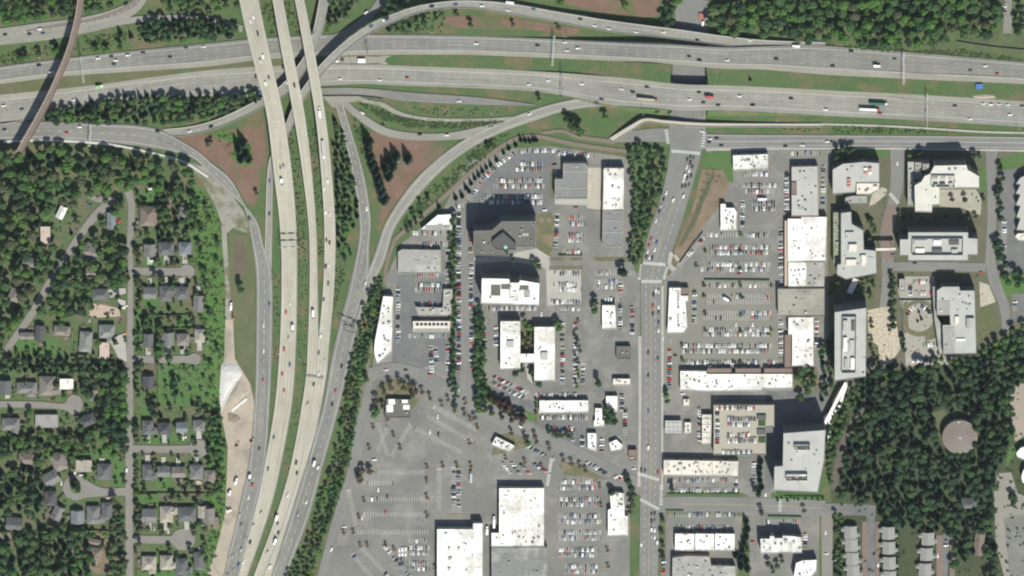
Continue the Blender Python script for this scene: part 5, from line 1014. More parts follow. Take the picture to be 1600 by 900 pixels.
for ln in PARK.split('\n'):
    f = ln.split(','); x0, y0, x1, y1, occ = map(float, f[:5]); desc = f[5]; ang = float(f[6]); single = f[7] == '1'
    gar = 'garage deck' in desc; hz = 9.12 if gar else None
    mx, my = (x0+x1)/2, (y0+y1)/2; z = hz or zat(mx, my)
    p, q = P(x0, y0, z), P(x1, y1, z); d = q-p; L = d.length; d /= L; n = max(1, int(L/2.75)); a = math.atan2(d.y, d.x)+math.pi/2-math.radians(ang)
    e = Vector((math.cos(a), math.sin(a), 0)); b_ = MB() if gar else (MKY if 'lower mall' in desc and 0 else MK)
    if not gar:
        for i in range(n+1):
            c = p+d*(L*i/n); c.z = max(zat(x0+(x1-x0)*i/n, y0+(y1-y0)*i/n), z)+.025; s = d*.15
            MK.add([c+e*2.6+s, c-e*2.6+s, c-e*2.6-s, c+e*2.6-s], [(0, 1, 2, 3)])
    if not gar and occ > .02:
        for c0, fx in ((p-d*1.6, 0), (q+d*1.6, 1)):
            if R.random() < .75:
                zz = zat(x0 if fx == 0 else x1, y0 if fx == 0 else y1)+.05; V = [c0+e*2.5+d*.8, c0-e*2.5+d*.8, c0-e*2.5-d*.8, c0+e*2.5-d*.8]
                for v_ in V: v_.z = zz
                ISL.add(V, [(0, 1, 2, 3)], R.choice([0, 0, 1, 2])); ISLP.append((c0.x, c0.y))
    k = 0; vert = abs(y1-y0) > abs(x1-x0); cols = {}; mine = []
    for i in range(n):
        if R.random() > occ: continue
        c = p+d*(L*(i+.5)/n); c.z = hz or zat(x0+(x1-x0)*(i+.5)/n, y0+(y1-y0)*(i+.5)/n); c.z += .01
        c += e*R.uniform(-.35, .35)+d*R.uniform(-.15, .15)
        col = 'white' if 'white van' in desc else pick_col(); mine.append((c, a+R.choice([0, math.pi])+R.uniform(-.03, .03), 'van' if 'white van' in desc else pick_kind(), col))
    if vert and y0 > y1 or (not vert and x0 > x1): mine.reverse()
    for c, an, kd, col in mine:
        if single and nind < 330:
            cols[col] = cols.get(col, 0)+1; nind += 1
            same = sum(1 for m_ in mine if m_[3] == col)
            lb = ('%s %s parked in the %s' % (col, kd if kd != 'sedan' else 'car', desc) if same == 1 else '%s car, %s such from the %s, %s' % (col, ORD[cols[col]-1], 'top' if vert else 'left', desc))
            put_car(c, an, kd, col, lb, 'parked cars', 'parked_car')
        else: STUFF.append((c, an, kd, col))
for x, y, col in ((538, 823, 'white'), (585, 718, 'white'), (672, 675, 'white'), (685, 678, 'black'), (684, 651, 'white'), (697, 887, 'black'), (605, 776, 'black'), (602, 800, 'red'), (566, 809, 'white'), (591, 765, 'white'), (865, 716, 'silver'), (603, 578, 'white'), (672, 585, 'red'), (634, 578, 'black'), (1055, 555, 'black'), (1066, 615, 'white'), (1036, 528, 'white'), (1047, 530, 'silver'), (1150, 507, 'white'), (1176, 507, 'white'), (1199, 465, 'red'), (1155, 428, 'red'), (846, 491, 'white'), (851, 328, 'white'), (900, 324, 'red'), (1086, 458, 'black'), (1160, 465, 'black'), (1083, 501, 'black'), (1430, 412, 'grey'), (1533, 425, 'red'), (1395, 398, 'grey'), (192, 480, 'white'), (196, 478, 'white'), (198, 589, 'white'), (198, 577, 'black'), (198, 520, 'orange'), (117, 738, 'white'), (127, 742, 'white'), (96, 755, 'white'), (176, 485, 'grey'), (140, 500, 'silver'), (238, 407, 'white'), (280, 436, 'silver'), (288, 683, 'white'), (241, 826, 'silver'), (263, 830, 'white'), (243, 683, 'black'), (318, 460, 'red'), (1290, 832, 'white'), (1291, 865, 'white'), (1303, 876, 'white'), (1478, 852, 'white'), (1465, 868, 'white'), (1372, 882, 'white'), (1176, 846, 'red'), (1148, 738, 'dark blue'), (1150, 758, 'dark blue'), (1212, 640, 'black'), (1196, 772, 'white')):
    STUFF.append((P(x, y, zat(x, y)+.01), R.choice([0, math.pi/2]), pick_kind(), col))
for k in range(11):
    a_ = math.radians(200+k*14); x, y = 1436+19*math.cos(a_), 497+19*math.sin(a_)
    if k != 5: STUFF.append((P(x, y, zat(x, y)+.01), -a_, pick_kind(), pick_col()))
tag(ISL.build('planting_islands', [mat('island mulch', (.21, .145, .105), (.15, .12, .08), .2, 1, amp=.3), GRASS, CONC]), 'small mulch and kerb islands ending the parking rows', 'planting islands', kind='structure')
sm = MB(); cm = list(CARC); ml = [paint(c) for c in cm]+[TYRE, GLASSD]
for c, an, kd, col in STUFF:
    M = Matrix.Translation(c) @ Matrix.Rotation(an, 4, 'Z'); b, g_ = SHAPES[kd]; ci = cm.index(col)
    n0 = len(sm.v); sm.v += [tuple(M @ Vector(v)) for v in b.v]; sm.f += [tuple(i+n0 for i in f) for f in b.f]; sm.m += [ci if m_ == 0 else len(cm) for m_ in b.m]
    n0 = len(sm.v); sm.v += [tuple(M @ Vector(v)) for v in g_.v]; sm.f += [tuple(i+n0 for i in f) for f in g_.f]; sm.m += [len(cm)+1]*len(g_.f)
tag(sm.build('parked_cars', ml), 'remaining parked cars in the other lots of the town', 'cars', kind='stuff')
print('parked single', nind, 'stuff cars', len(STUFF), 'driving', sum(len(v) for v in drv.values()))
tag(MK.build('painted_markings', WHITE), 'white painted lane, crossing and stall lines', 'road markings', kind='structure')
tag(MKY.build('painted_markings', YELLOW), 'yellow painted centre lines', 'road markings', kind='structure')

# ------------------------------------------------------------------ street furniture, gantries, works yard
def roadz(x, y): return on_road(x, y)[0]
def gantry(label, x0, y0, x1, y1, h=8, truss=True, zb=0, m=STEEL):
    p, q = P(x0, y0, h+zb), P(x1, y1, h+zb); c = (p+q)/2; d = q-p; t = thing('sign_gantry', label, 'gantry', (c.x, c.y, 0), math.atan2(d.y, d.x)); L = d.length
    for s in (-1, 1): b = MB(); b.cyl((s*L/2, 0, 0), (s*L/2, 0, h+zb), .35, .28, 8); b.build('post', m, t)
    b = MB(); ys = (-.7, .7) if truss else (0,)
    for y in ys: b.box((0, y, h+zb), (L, .35, .4))
    if truss:
        k = int(L/2.5)
        for i in range(k): x = -L/2+(i+.5)*L/k; b.box((x, 0, h+zb), (.18, 1.9, .18), rot=.6*(-1)**i)
    b.build('beam', m, t)
    for u in (-.22, .2): b = MB(); b.box((u*L, 1.1 if truss else .4, h+zb-.2), (min(5, L*.25), .15, 2.4)); b.build('sign_panel', mat('green sign', (.02, .12, .07)), t)
for a in (('pale sign gantry over the upper freeway at left', 126, 89, 131, 129), ('pale sign gantry over the western ramp', 142, 193, 140, 229), ('white truss gantry over the upper freeway in the middle', 866, 56, 863, 103), ('dark sign gantry over the lower freeway in the middle', 878, 108, 877, 154, 8, False, 0, DSTEEL), ('dark thin gantry above the median gap', 573, 54, 574, 85, 8, False, 0, DSTEEL),
    ('white truss gantry over the upper freeway at right', 1412, 82, 1412, 132), ('grey gantry over the lower freeway at right', 1449, 146, 1449, 199, 8, False), ('dark sign gantry over the wide left overpass', 437, 376, 466, 375, 7, False, 3, DSTEEL), ('second thin gantry over the wide left overpass', 437, 387, 466, 386, 7, False, 3), ('dark gantry over the right collector road', 530, 500, 558, 510, 7, False, 0, DSTEEL), ('lower dark gantry over the right collector road', 538, 516, 556, 521, 7, False, 0, DSTEEL)): gantry(*a)
PHR = {}
for i, (x, y, hh, wh) in enumerate(((65, 84, 18, 'below the top left frontage road'), (25, 144, 12, 'in the left median'), (11, 172, 11, 'in the left part of the lower freeway'), (219, 150, 12, 'beside the left tree belt'), (397, 105, 18, 'left of the wide overpass'), (549, 97, 17, 'at the median gap'), (678, 44, 14, 'below the flyover bark strip'), (885, 52, 16, 'right of the white truss gantry'), (771, 172, 18, 'below the lower split ramp'), (1005, 168, 17, 'beside the beige tanker'), (1213, 178, 17, 'at the southern freeway edge'), (1098, 180, 12, 'above the avenue crossing'), (1589, 197, 14, 'at the far right'), (626, 245, 14, 'in the east bark triangle'), (205, 54, 12, 'above the left conifers'), (432, 548, 9, 'left of the wide overpass wall'), (470, 558, 9, 'between the overpasses'), (604, 188, 12, 'on the inner curved ramp'), (1095, 335, 8, 'by the tower shop'), (1107, 570, 8, 'in the plaza lot'), (668, 745, 8, 'in the empty mall lot top'), (668, 790, 8, 'in the empty mall lot middle'), (668, 815, 8, 'in the empty mall lot bottom'))):
    z = roadz(x, y); t = thing('street_lamp', 'tall grey lamp post '+wh, 'street lamp', P(x, y, 0), R.uniform(0, 6.28), 'lamp posts'); 
    b = MB(); b.cyl((0, 0, 0), (0, 0, hh), .22, .13, 8); b.build('pole', STEEL, t)
    b = MB(); b.cyl((0, 0, hh-.1), (2.4, 0, hh+.3), .09, .07, 6); b.build('arm', STEEL, t)
    b = MB(); b.box((2.7, 0, hh+.3), (.9, .4, .2)); b.build('lamp_head', HWHITE, t)
# works yard
def machine(label, x, y, rot, col):
    t = thing('excavator', label, 'excavator', P(x, y, zat(x, y)), rot)
    for s in (-1, 1): b = MB(); b.box((0, s*1.1, .45), (3.6, .6, .9)); b.build('track', TYRE, t)
    b = MB(); b.box((-.4, 0, 1.6), (2.8, 2.4, 1.3)); b.build('body', col, t)
    b = MB(); b.box((.6, .6, 2.3), (1.3, 1.1, 1.5), taper=.85); b.build('cab', GLASSD, t)
    b = MB(); b.cyl((.9, -.4, 1.9), (3.2, -.4, 4.4), .25, .2, 6); b.cyl((3.2, -.4, 4.4), (5.2, -.4, 1.6), .2, .15, 6); b.build('boom', col, t)
    b = MB(); b.box((5.3, -.4, 1.2), (.9, 1.1, .9)); b.build('bucket', DSTEEL, t)
ORG = mat('orange machine paint', (.48, .2, .06), None, .3, 2, amp=.1); 
machine('orange excavator on the works track', 364, 497, 1.7, ORG); machine('yellowish excavator on the sand', 370, 697, 1.2, mat('yellow machine paint', (.4, .3, .1), None, .3, 2, amp=.1)); machine('orange digger in the gap between overpass and freeway', 393, 690, 1.2, ORG)
truck('white works truck parked on the sandy track', 361, 478, 9, 'white', 'white', h=.3, ang=1.5)
truck('white works truck in the construction yard', 369, 751, 8, 'white', 'white', h=.3, ang=1.3); truck('small white truck at the yard edge', 359, 769, 6, 'white', 'white', h=.3, ang=1.2); truck('white truck low in the works yard', 358, 797, 6, 'white', 'white', h=.3, ang=.3)
def pile(label, pts, h, m, name='spoil_heap'):
    cx = sum(p[0] for p in pts)/len(pts); cy = sum(p[1] for p in pts)/len(pts); b = MB(); n = len(pts); V = []
    for k, f in enumerate((1, .75, .45, .15)): V += [P(cx+(x-cx)*f+R.uniform(-.4, .4), cy+(y-cy)*f+R.uniform(-.4, .4), .2+h*(k/3)**.8+R.uniform(-.15, .15)) for x, y in pts]
    b.add(V, [(i+k*n, (i+1) % n+k*n, (i+1) % n+k*n+n, i+k*n+n) for k in range(3) for i in range(n)]+[tuple(range(3*n, 4*n))])
    o = b.build(name, m); tag(o, label, 'heap')
    if sum(q.normal.z for q in o.data.polygons) < 0: o.data.flip_normals()
pile('pale grey gravel heap at the north of works yard', [(347, 571), (352, 567), (360, 567), (370, 571), (376, 577), (378, 585), (372, 594), (362, 598), (352, 590), (346, 581)], 2.6, GRAVEL)
pile('white gravel heap spilling down the yard edge', [(348, 592), (360, 590), (368, 594), (356, 612), (348, 628), (345, 640), (343, 620)], 1.6, mat('white gravel', (.6, .58, .54), (.5, .49, .46), .1, 1.2, amp=.15))
pile('brown soil heap in the middle of the yard', [(358, 618), (374, 594), (386, 598), (390, 612), (374, 630), (358, 642), (352, 634)], 1.8, SAND)
pile('dark soil heap low in the yard', [(356, 645), (372, 648), (378, 656), (368, 662), (356, 658)], 1.2, mat('dark sand', (.24, .19, .145), (.2, .16, .125), .1, 1, amp=.2))
pile('pale rubble heap behind the eastern works fence', [(1512, 149), (1540, 147), (1562, 149), (1560, 154), (1535, 155), (1515, 154)], 1.2, SAND)
t = thing('sheet_pile', 'long white stack of pipes lying on the sand', 'pipes', P(374, 632, .3), math.radians(40)); b = MB()
for k in range(4): b.cyl((-11, k*.7-1.05, .5), (11, k*.7-1.05, .5), .34, n=8)
b.build('pipe_stack', HWHITE, t); b = MB(); b.box((0, 0, .1), (.5, 3.4, .2)); b.build('bearer', RUST, t)
def container(label, x, y, L, W_, h, col, rot=0, name='site_container'):
    t = thing(name, label, 'container', P(x, y, roadz(x, y)), rot); b = MB(); b.box((0, 0, h/2), (L, W_, h)); b.build('shell', col, t)
    b = MB()
    for k in range(int(L/.8)): b.box((-L/2+.4+k*.8, 0, h+.03), (.12, W_*.96, .06))
    b.build('roof_rib', col, t); b = MB(); b.box((L/2+.03, 0, h/2), (.06, W_*.8, h*.85)); b.build('door', DSTEEL, t)
container('blue works container beside the eastern freeway', 1530, 134, 7.2, 5.5, 2.8, mat('blue container paint', (.08, .16, .42), None, .3, 2, amp=.1))
container('white site cabin in the freeway median gap', 565, 94, 8.2, 4.6, 2.8, HWHITE)
container('small dark generator box left of the site cabin', 535, 94, 3.2, 2.4, 2, DSTEEL); container('white works box at far left of the median gap', 527, 95, 2.4, 2, 1.8, HWHITE)
container('white storage trailer near the freeway lot', 1098, 36, 5, 2.4, 2.2, HWHITE, 1.5); container('red equipment crate in the lot north of the freeway', 1096, 25, 7, 6, 1.6, mat('red crate', (.34, .14, .11)), 1.57)
for k in range(9):
    t = thing('steel_bundle', 'rusty steel bundle by the blue container, %s from the left' % ORD[k], 'steel bundle', P(1465+k*6.6, 131+R.uniform(-2, 2)+k*.25, 0), R.uniform(-.3, .3), 'rusty steel bundles at the works'); b = MB()
    for j in range(4): b.cyl((-3, j*.5-.8, .3), (3, j*.5-.8+R.uniform(-.4, .4), .3), .16, n=6)
    b.build('rods', RUST, t); b = MB(); b.box((0, 0, .1), (.3, 2.4, .2)); b.build('bearer', TRUNK, t)
def wall_run(name, label, pts, h, th, m, cat, z=0, post=None):
    q = smooth(pts, max(2, int(sum(math.dist(pts[i], pts[i+1]) for i in range(len(pts)-1))/6)+1)) if len(pts) > 2 else [(*pts[0], 0), (*pts[1], 0)]
    b = MB(); bp = MB()
    for i in range(len(q)-1):
        zz = z(q[i][0]) if callable(z) else z
        p, k = P(*q[i][:2], zz), P(*q[i+1][:2], z(q[i+1][0]) if callable(z) else z); d = (k-p).normalized(); nn = Vector((-d.y, d.x, 0))*th/2; H_ = Vector((0, 0, h))
        b.add([p+nn, p-nn, k-nn, k+nn, p+nn+H_, p-nn+H_, k-nn+H_, k+nn+H_], [(4, 5, 6, 7), (0, 1, 5, 4), (1, 2, 6, 5), (2, 3, 7, 6), (3, 0, 4, 7)])
    return tag(b.build(name, m), label, cat)
for a in (('jersey_barrier', 'dark median barrier of the upper freeway at right', [(1390, 111), (1440, 115), (1500, 117), (1600, 121)]), ('jersey_barrier', 'dark median barrier of the lower freeway at right', [(1388, 152), (1450, 158), (1520, 163), (1600, 168)]), ('jersey_barrier', 'concrete barrier between lower freeway and left ramp', [(0, 194), (25, 190), (45, 187)])):
    wall_run(a[0], a[1], a[2], .9, .6, CONC, 'barrier', .4)
for lb, pts in (('red fence along the median gap works', [(524, 88), (560, 87), (594, 88)]), ('dark fence along the south of the median gap', [(512, 99), (560, 100), (594, 99)])): wall_run('works_fence', lb, pts, 1.2, .3, RUST if 'red' in lb else DSTEEL, 'fence')
for lb, pts in (('dark retaining wall below the split ramp', [(503, 149.5), (560, 149.5), (598, 154)]), ('dark retaining wall along the footbridge stub', [(1035, 186), (1070, 188)]), ('dark retaining wall beside dirt wedge', [(1098, 362), (1080, 385), (1062, 410)]), ('low wall around the small campus deck', [(1404, 468), (1457, 468)]), ('low wall west of the round court', [(1410, 470), (1411, 540)]), ('low wall at the top right road edge', [(1495, 64), (1545, 72), (1606, 78)])): wall_run('retaining_wall', lb, pts, 2, .7, WALLD, 'wall')
for i, (lb, pts) in enumerate((('board fence around the corner lawn', [(213, 772), (213, 808)]), ('board fence across the corner lawn top', [(213, 771), (246, 771)]), ('board fence behind lower middle houses', [(210, 769), (320, 770)]), ('board fence along overgrown lot', [(246, 560), (246, 640)]), ('board fence behind upper cul-de-sac row', [(222, 492), (300, 491)]), ('board fence south of the island houses', [(108, 827), (175, 829)]), ('board fence by the western trees', [(85, 752), (68, 715)]), ('board fence left of the bottom row', [(213, 872), (213, 905)]), ('board fence behind white flat roofed house', [(91, 565), (92, 590)]), ('board fence north of middle row', [(250, 512), (320, 511)]))): wall_run('fence', 'brown '+lb, pts, 1.8, .15, TRUNK, 'fence')
# ------------------------------------------------------------------ trees
def quads(n): return [(4*i, 4*i+1, 4*i+2, 4*i+3) for i in range(n)]
def leaf_cloud(rng, centres, rads, per, size, up=.35):
    V = []
    for c, r in zip(centres, rads):
        d = rng.normal(size=(per, 3)); d[:, 2] = d[:, 2]*.85+.25; d /= np.linalg.norm(d, axis=1)[:, None]
        p = c+d*r*rng.uniform(.72, 1.08, (per, 1))*np.array([1, 1, .85])
        nr = d+rng.normal(size=(per, 3))*.3+np.array([0, 0, up]); nr /= np.linalg.norm(nr, axis=1)[:, None]
        t = np.cross(nr, rng.normal(size=(per, 3))); t /= np.linalg.norm(t, axis=1)[:, None]; s = np.cross(nr, t)
        k = size*rng.uniform(.6, 1.3, (per, 1))
        V.append(np.stack([p+t*k, p+s*k*.7, p-t*k, p-s*k*.7], 1))
    return np.concatenate(V).reshape(-1, 3)
def blob(C, Rr, rng, f=.86):
    "lumpy closed core of every leaf clump"
    nu, nv = 8, 4; out = []
    for c, r in zip(C, Rr):
        g = np.zeros((nv+1, nu, 3))
        for j in range(nv+1):
            ph = -1.2+2.75*j/nv
            for i in range(nu):
                th = 6.283*i/nu+j*.35; q = r*f*rng.uniform(.84, 1.1); g[j, i] = (c[0]+math.cos(th)*math.cos(ph)*q, c[1]+math.sin(th)*math.cos(ph)*q, c[2]+math.sin(ph)*q*.85)
        for j in range(nv):
            for i in range(nu): k = (i+1) % nu; out.append([g[j, i], g[j, k], g[j+1, k], g[j+1, i]])
    return np.array(out).reshape(-1, 3)
def decid(seed, sparse=1.0):
    rng = np.random.default_rng(seed); n = 15; C = []; Rr = []
    for i in range(n):
        a = rng.uniform(0, 6.28); el = rng.uniform(-.35, 1.35); q = rng.uniform(.45, .68)
        C.append((math.cos(a)*math.cos(el)*q, math.sin(a)*math.cos(el)*q, 1.35+math.sin(el)*.62)); Rr.append(rng.uniform(.26, .46))
    L_ = leaf_cloud(rng, np.array(C), Rr, int(30 if sparse == 1 else 20), .12)
    return np.concatenate([L_, blob(C, Rr, rng)]) if sparse == 1 else L_
def shrubby(seed):
    rng = np.random.default_rng(seed); C = [(rng.uniform(-.6, .6), rng.uniform(-.6, .6), rng.uniform(.25, .6)) for _ in range(6)]
    q = rng.uniform(.3, .5, 6); return np.concatenate([leaf_cloud(rng, np.array(C), q, 9, .18, .5), blob(C, q, rng)[:6*32*4]])
def conif(seed):
    rng = np.random.default_rng(seed); V = []; lay = 13
    for k in range(lay):
        z = .45+2.5*k/lay; r = 1.0*(1-k/lay)**.85+.05; nb = max(5, int(14-k*.7)); off = rng.uniform(0, 6.28)
        for j in range(nb):
            a = off+j*6.283/nb+rng.uniform(-.2, .2); rr = r*rng.uniform(.75, 1.12); w = (.13+.10*rr); dr = -.28*rr
            d = np.array([math.cos(a), math.sin(a), 0]); s = np.array([-d[1], d[0], 0])*w; up = np.array([0, 0, rng.uniform(-.05, .05)])
            base = np.array([0, 0, z])
            V += [base+d*.05, base+d*rr*.55-s+up+[0, 0, dr*.45], base+d*rr+[0, 0, dr], base+d*rr*.55+s+up+[0, 0, dr*.45]]
            V += [base+d*.05+[0, 0, .1], base+d*rr*.45-s*.7+[0, 0, .08], base+d*rr*.8+[0, 0, dr*.5], base+d*rr*.45+s*.7+[0, 0, .08]]
    return np.array(V)
TEMPL = {'decid': [decid(i) for i in range(7)], 'thin': [decid(i+50, .42) for i in range(4)], 'conif': [conif(i+20) for i in range(5)], 'shrub': [shrubby(i+80) for i in range(5)]}
LMESH = {}
def crown_mesh(form, k, lf):
    key = (form, k, lf)
    if key not in LMESH:
        me = bpy.data.meshes.new('crown'); V = TEMPL[form][k]; me.from_pydata(V.tolist(), [], quads(len(V)//4)); me.materials.append(LEAF[lf]); LMESH[key] = me
    return LMESH[key]
def trunk_mesh(form):
    if form not in LMESH:
        b = MB()
        if form == 'conif': b.cyl((0, 0, 0), (0, 0, 2.8), .09, .015, 6)
        else:
            b.cyl((0, 0, 0), (.03, .02, .95), .11, .075, 7)
            for a in (.3, 2.2, 4.1, 5.3): b.cyl((.03, .02, .85), (.5*math.cos(a), .5*math.sin(a), 1.45), .055, .02, 5)
        LMESH[form] = b.mesh('trunk', TRUNK)
    return LMESH[form]
ALLT = []                                                    # px, py, form, leaf, radius m, height m, place, priority
def tree(x, y, form, lf, r, place, pr=0, hf=None, force=False):
    if not force:
        for q in FOOT:
            if inside((x, y), q): return
    h = (hf or {'decid': R.uniform(1.8, 2.4), 'thin': 2.2, 'conif': R.uniform(3.0, 3.9), 'shrub': 1}[form])*r
    ALLT.append((x, y, form, lf, r, h, place, pr))
ROADMASK = []
def near_road(x, y, m=1.0):
    for r_ in ROADS+EXTRA:
        d = np.hypot(r_['mid'][:, 0]-x, r_['mid'][:, 1]-y); i = int(d.argmin())
        if d[i] < r_['hw'][i]+m: return True
    return False
EXTRA = []
for A in (((205, 423), (298, 423), 7), ((205, 561), (312, 561), 6), ((205, 701), (322, 701), 7), ((205, 842), (300, 843), 9), ((0, 631), (128, 632), 8), ((200, 768), (105, 765), 12)):
    n = 40; EXTRA.append(dict(mid=np.stack([np.linspace(A[0][0], A[1][0], n), np.linspace(A[0][1], A[1][1], n), np.zeros(n)], 1), hw=np.full(n, A[2])))
def fill(poly, spacing, mix, place, r0, r1, pr=0, n=4000, avoid=1.0, jit=None, cap=9999):
    xs = [p[0] for p in poly]; ys = [p[1] for p in poly]; pts = []; fails = 0
    while fails < n and len(pts) < cap:
        x, y = R.uniform(min(xs), max(xs)), R.uniform(min(ys), max(ys))
        if not inside((x, y), poly) or any((x-a)**2+(y-b)**2 < spacing**2 for a, b in pts): fails += 1; continue
        if avoid is not None and near_road(x, y, avoid): fails += 1; continue
        if any(inside((x, y), q) for q in FOOT): fails += 1; continue
        pts.append((x, y)); form, lf = R.choices([m_[:2] for m_ in mix], [m_[2] for m_ in mix])[0]
        r = R.uniform(r0, r1)*(.72 if form == 'conif' else 1); tree(x, y, form, lf, r, place, pr)
MIXR = [('decid', 'mid', .38), ('decid', 'bright', .2), ('decid', 'dull', .2), ('conif', 'conifer', .12), ('decid', 'dark', .1)]
MIXD = [('decid', 'dark', .38), ('conif', 'conifer', .37), ('decid', 'mid', .25)]
MIXN = [('decid', 'mid', .44), ('decid', 'bright', .28), ('decid', 'dark', .16), ('decid', 'dull', .12)]
MIXC = [('conif', 'conifer', .28), ('conif', 'dark', .17), ('decid', 'dark', .45), ('decid', 'mid', .10)]
def pts(place, form, lf, r, s, pr=5, **k):
    for tok in s.split(): x, y = map(float, tok.split(',')); tree(x, y, form, lf, r*R.uniform(.88, 1.12), place, pr, force=True, **k)
# single trees the photo shows apart
pts('beside the upper left freeway', 'decid', 'bright', 4.6, '150,78 167,78 187,73 86,79'); pts('beside the upper left freeway', 'conif', 'conifer', 3.4, '188,56 205,60 88,74'); pts('below the top left frontage road', 'decid', 'mid', 4.4, '40,88 32,90 60,84')
pts('in the bark strip above the freeway', 'decid', 'bright', 4.2, '735,39'); pts('in the bark strip above the freeway', 'decid', 'dull', 3.4, '801,38 711,20 872,42 668,20 682,28 691,22 714,22')
pts('in the bark bed at the top', 'decid', 'bright', 6, '977,7 875,2 1058,2'); pts('beside the dark sign gantry', 'decid', 'bright', 4.4, '843,155'); pts('in the median right of the underpass', 'conif', 'conifer', 4, '1172,124')
pts('south of the underpass freeway edge', 'decid', 'bright', 4.2, '1028,174 945,183'); pts('south of the underpass freeway edge', 'decid', 'mid', 4.2, '1045,172')
pts('near the trail switchback', 'decid', 'mid', 6.5, '895,196 905,204'); pts('near the trail switchback', 'decid', 'dark', 5, '885,185')
pts('in the west bark triangle', 'conif', 'conifer', 5.5, '379,228 373,237 384,246 376,252 388,252'); pts('in the west bark triangle', 'decid', 'dull', 3, '325,226 330,220 400,302')
pts('in the east bark triangle', 'conif', 'conifer', 6.2, '575,238 578,250 581,262 586,272 590,283 592,294 596,305 600,316 603,268 607,280 613,264 618,250 637,253 608,256 575,228')
pts('in the row along the diagonal trail', 'conif', 'conifer', 2.7, '814,221 821,222 828,223 834,221 838,221 806,229 795,234 787,241 776,252 767,260 760,264 754,270 748,276 742,281 736,289 728,296 733,301 722,309 712,312 686,326')
pts('in the hedge left of the trail', 'decid', 'dark', 3.2, '656,318 669,309 644,332 658,339 649,347 642,354 636,360 762,229 768,226')
pts('beside the right collector road', 'decid', 'dark', 2.8, '540,382 548,396 538,402'); pts('beside the right collector road', 'decid', 'bright', 4.2, '540,364'); pts('in the dry field by the works track', 'decid', 'mid', 5, '375,444 376,452')
pts('at the mall road bend', 'decid', 'bright', 4.8, '573,591 590,641 586,648'); pts('around the small dark roofed shop', 'thin', 'bronze', 5, '625,596 610,604 640,600 650,610 588,626 600,612 632,606'); pts('around the small dark roofed shop', 'decid', 'dull', 4.2, '598,634 645,618')
pts('beside the red lot entrance', 'decid', 'bronze', 4.6, '566,735 578,736 562,750 561,745')
pts('between the H office wings', 'decid', 'bright', 4.6, '820,502 824,512 870,505 874,512 831,512'); pts('between the H office wings', 'decid', 'dull', 4, '826,525 822,540 816,530 830,538'); pts('below the H offices', 'decid', 'dark', 4.4, '806,583 815,577 836,592 830,580 842,600')
pts('around the white office block', 'decid', 'mid', 3.8, '842,416 834,410 802,407 748,478 747,500 751,515 749,525'); pts('at the avenue tree clump', 'decid', 'dark', 6, '955,648 951,656 960,658'); pts('at the avenue tree clump', 'decid', 'bright', 5.5, '930,485 950,640'); pts('at the avenue tree clump', 'decid', 'dark', 5.2, '930,472 975,425 968,424 936,598')
pts('in the plum tree row', 'decid', 'plum', 4.6, '766,621 774,627 782,634 790,640 800,646 808,650 817,651 795,634 787,628'); pts('below the plum tree row', 'decid', 'dull', 4, '757,640 768,645 785,652 800,656 815,659')
pts('in the hedge south of the shop strip', 'decid', 'mid', 3.6, '864,678 871,680 878,680 884,678 890,682 858,674'); pts('left of the shop strip', 'decid', 'mid', 2.2, '837,625 837,635 837,645')
pts('along the diagonal mall road', 'thin', 'bronze', 3.4, '690,632 710,640 726,646 742,652 700,624 728,630 672,622 660,612 820,682 838,690 858,700 822,690 800,676 836,682 880,718 893,724 905,728 915,735'); pts('along the diagonal mall road', 'decid', 'bright', 4.2, '748,640 825,692'); pts('in the mall lot', 'thin', 'bronze', 2.5, ' '.join('%d,%d' % (x, y) for x, y in ((667, 730), (667, 752), (667, 777), (667, 806), (692, 728), (714, 728), (736, 728), (569, 782), (561, 808), (552, 832), (563, 853), (574, 852), (603, 852), (616, 858), (629, 880), (537, 833), (734, 693), (735, 655), (746, 668), (680, 888), (682, 860), (615, 680), (625, 700), (577, 700), (583, 668), (605, 655), (790, 716), (820, 722), (846, 728), (937, 760), (939, 790), (950, 860), (950, 885))))
pts('in the islands of the plaza lot', 'decid', 'dull', 1.9, ' '.join('1157,%d' % y for y in (366, 392, 420, 446, 462, 492, 518, 546, 566))+' 1102,392 1088,415 1100,446 1100,462 1102,490 1102,516 1066,540 1066,562 1205,446 1205,515 1146,566 1200,522')
pts('along the avenue at the bottom', 'decid', 'dull', 3.8, '1036,812 1034,832 1036,852 990,772 985,780 988,790 984,800 1035,870'); pts('by the mall crossing', 'decid', 'dark', 4.2, '978,744 981,752 986,762 955,770')
pts('on the bottom street', 'thin', 'dull', 4.2, '1190,800 1256,797'); pts('on the bottom street', 'decid', 'dark', 4.4, '1050,762 1178,763 1185,772'); pts('west of the tall tower', 'conif', 'conifer', 3.6, '1189,724 1188,734 1187,744 1188,754 1190,764 1186,772')
pts('between the square roofs and apartments', 'conif', 'conifer', 4.2, '1166,818 1168,830 1166,842 1163,852 1160,864 1158,874 1166,880 1158,888 1168,892 1150,870'); pts('between the square roofs and apartments', 'decid', 'dull', 3.6, '1168,860 1200,880 1215,884 1208,892 1222,876'); pts('near the south plaza corner', 'decid', 'mid', 5.5, '1252,580 1245,588 1262,612 1250,620 1268,600 1272,590 1258,596 1262,575'); pts('near the fuel station', 'decid', 'bright', 3.4, '1043,626 1041,618'); pts('near the fuel station', 'decid', 'dark', 3.2, '1040,610')
pts('before the red unit block', 'decid', 'dark', 4.6, '1308,234 1316,232 1325,234 1332,232 1308,246 1318,248'); pts('before the stepped office', 'decid', 'bright', 3.6, '1421,243 1532,246'); pts('before the stepped office', 'decid', 'dark', 4.6, '1438,238 1522,243'); pts('in the tan court', 'decid', 'dull', 3.4, '1488,311 1508,311 1537,311')
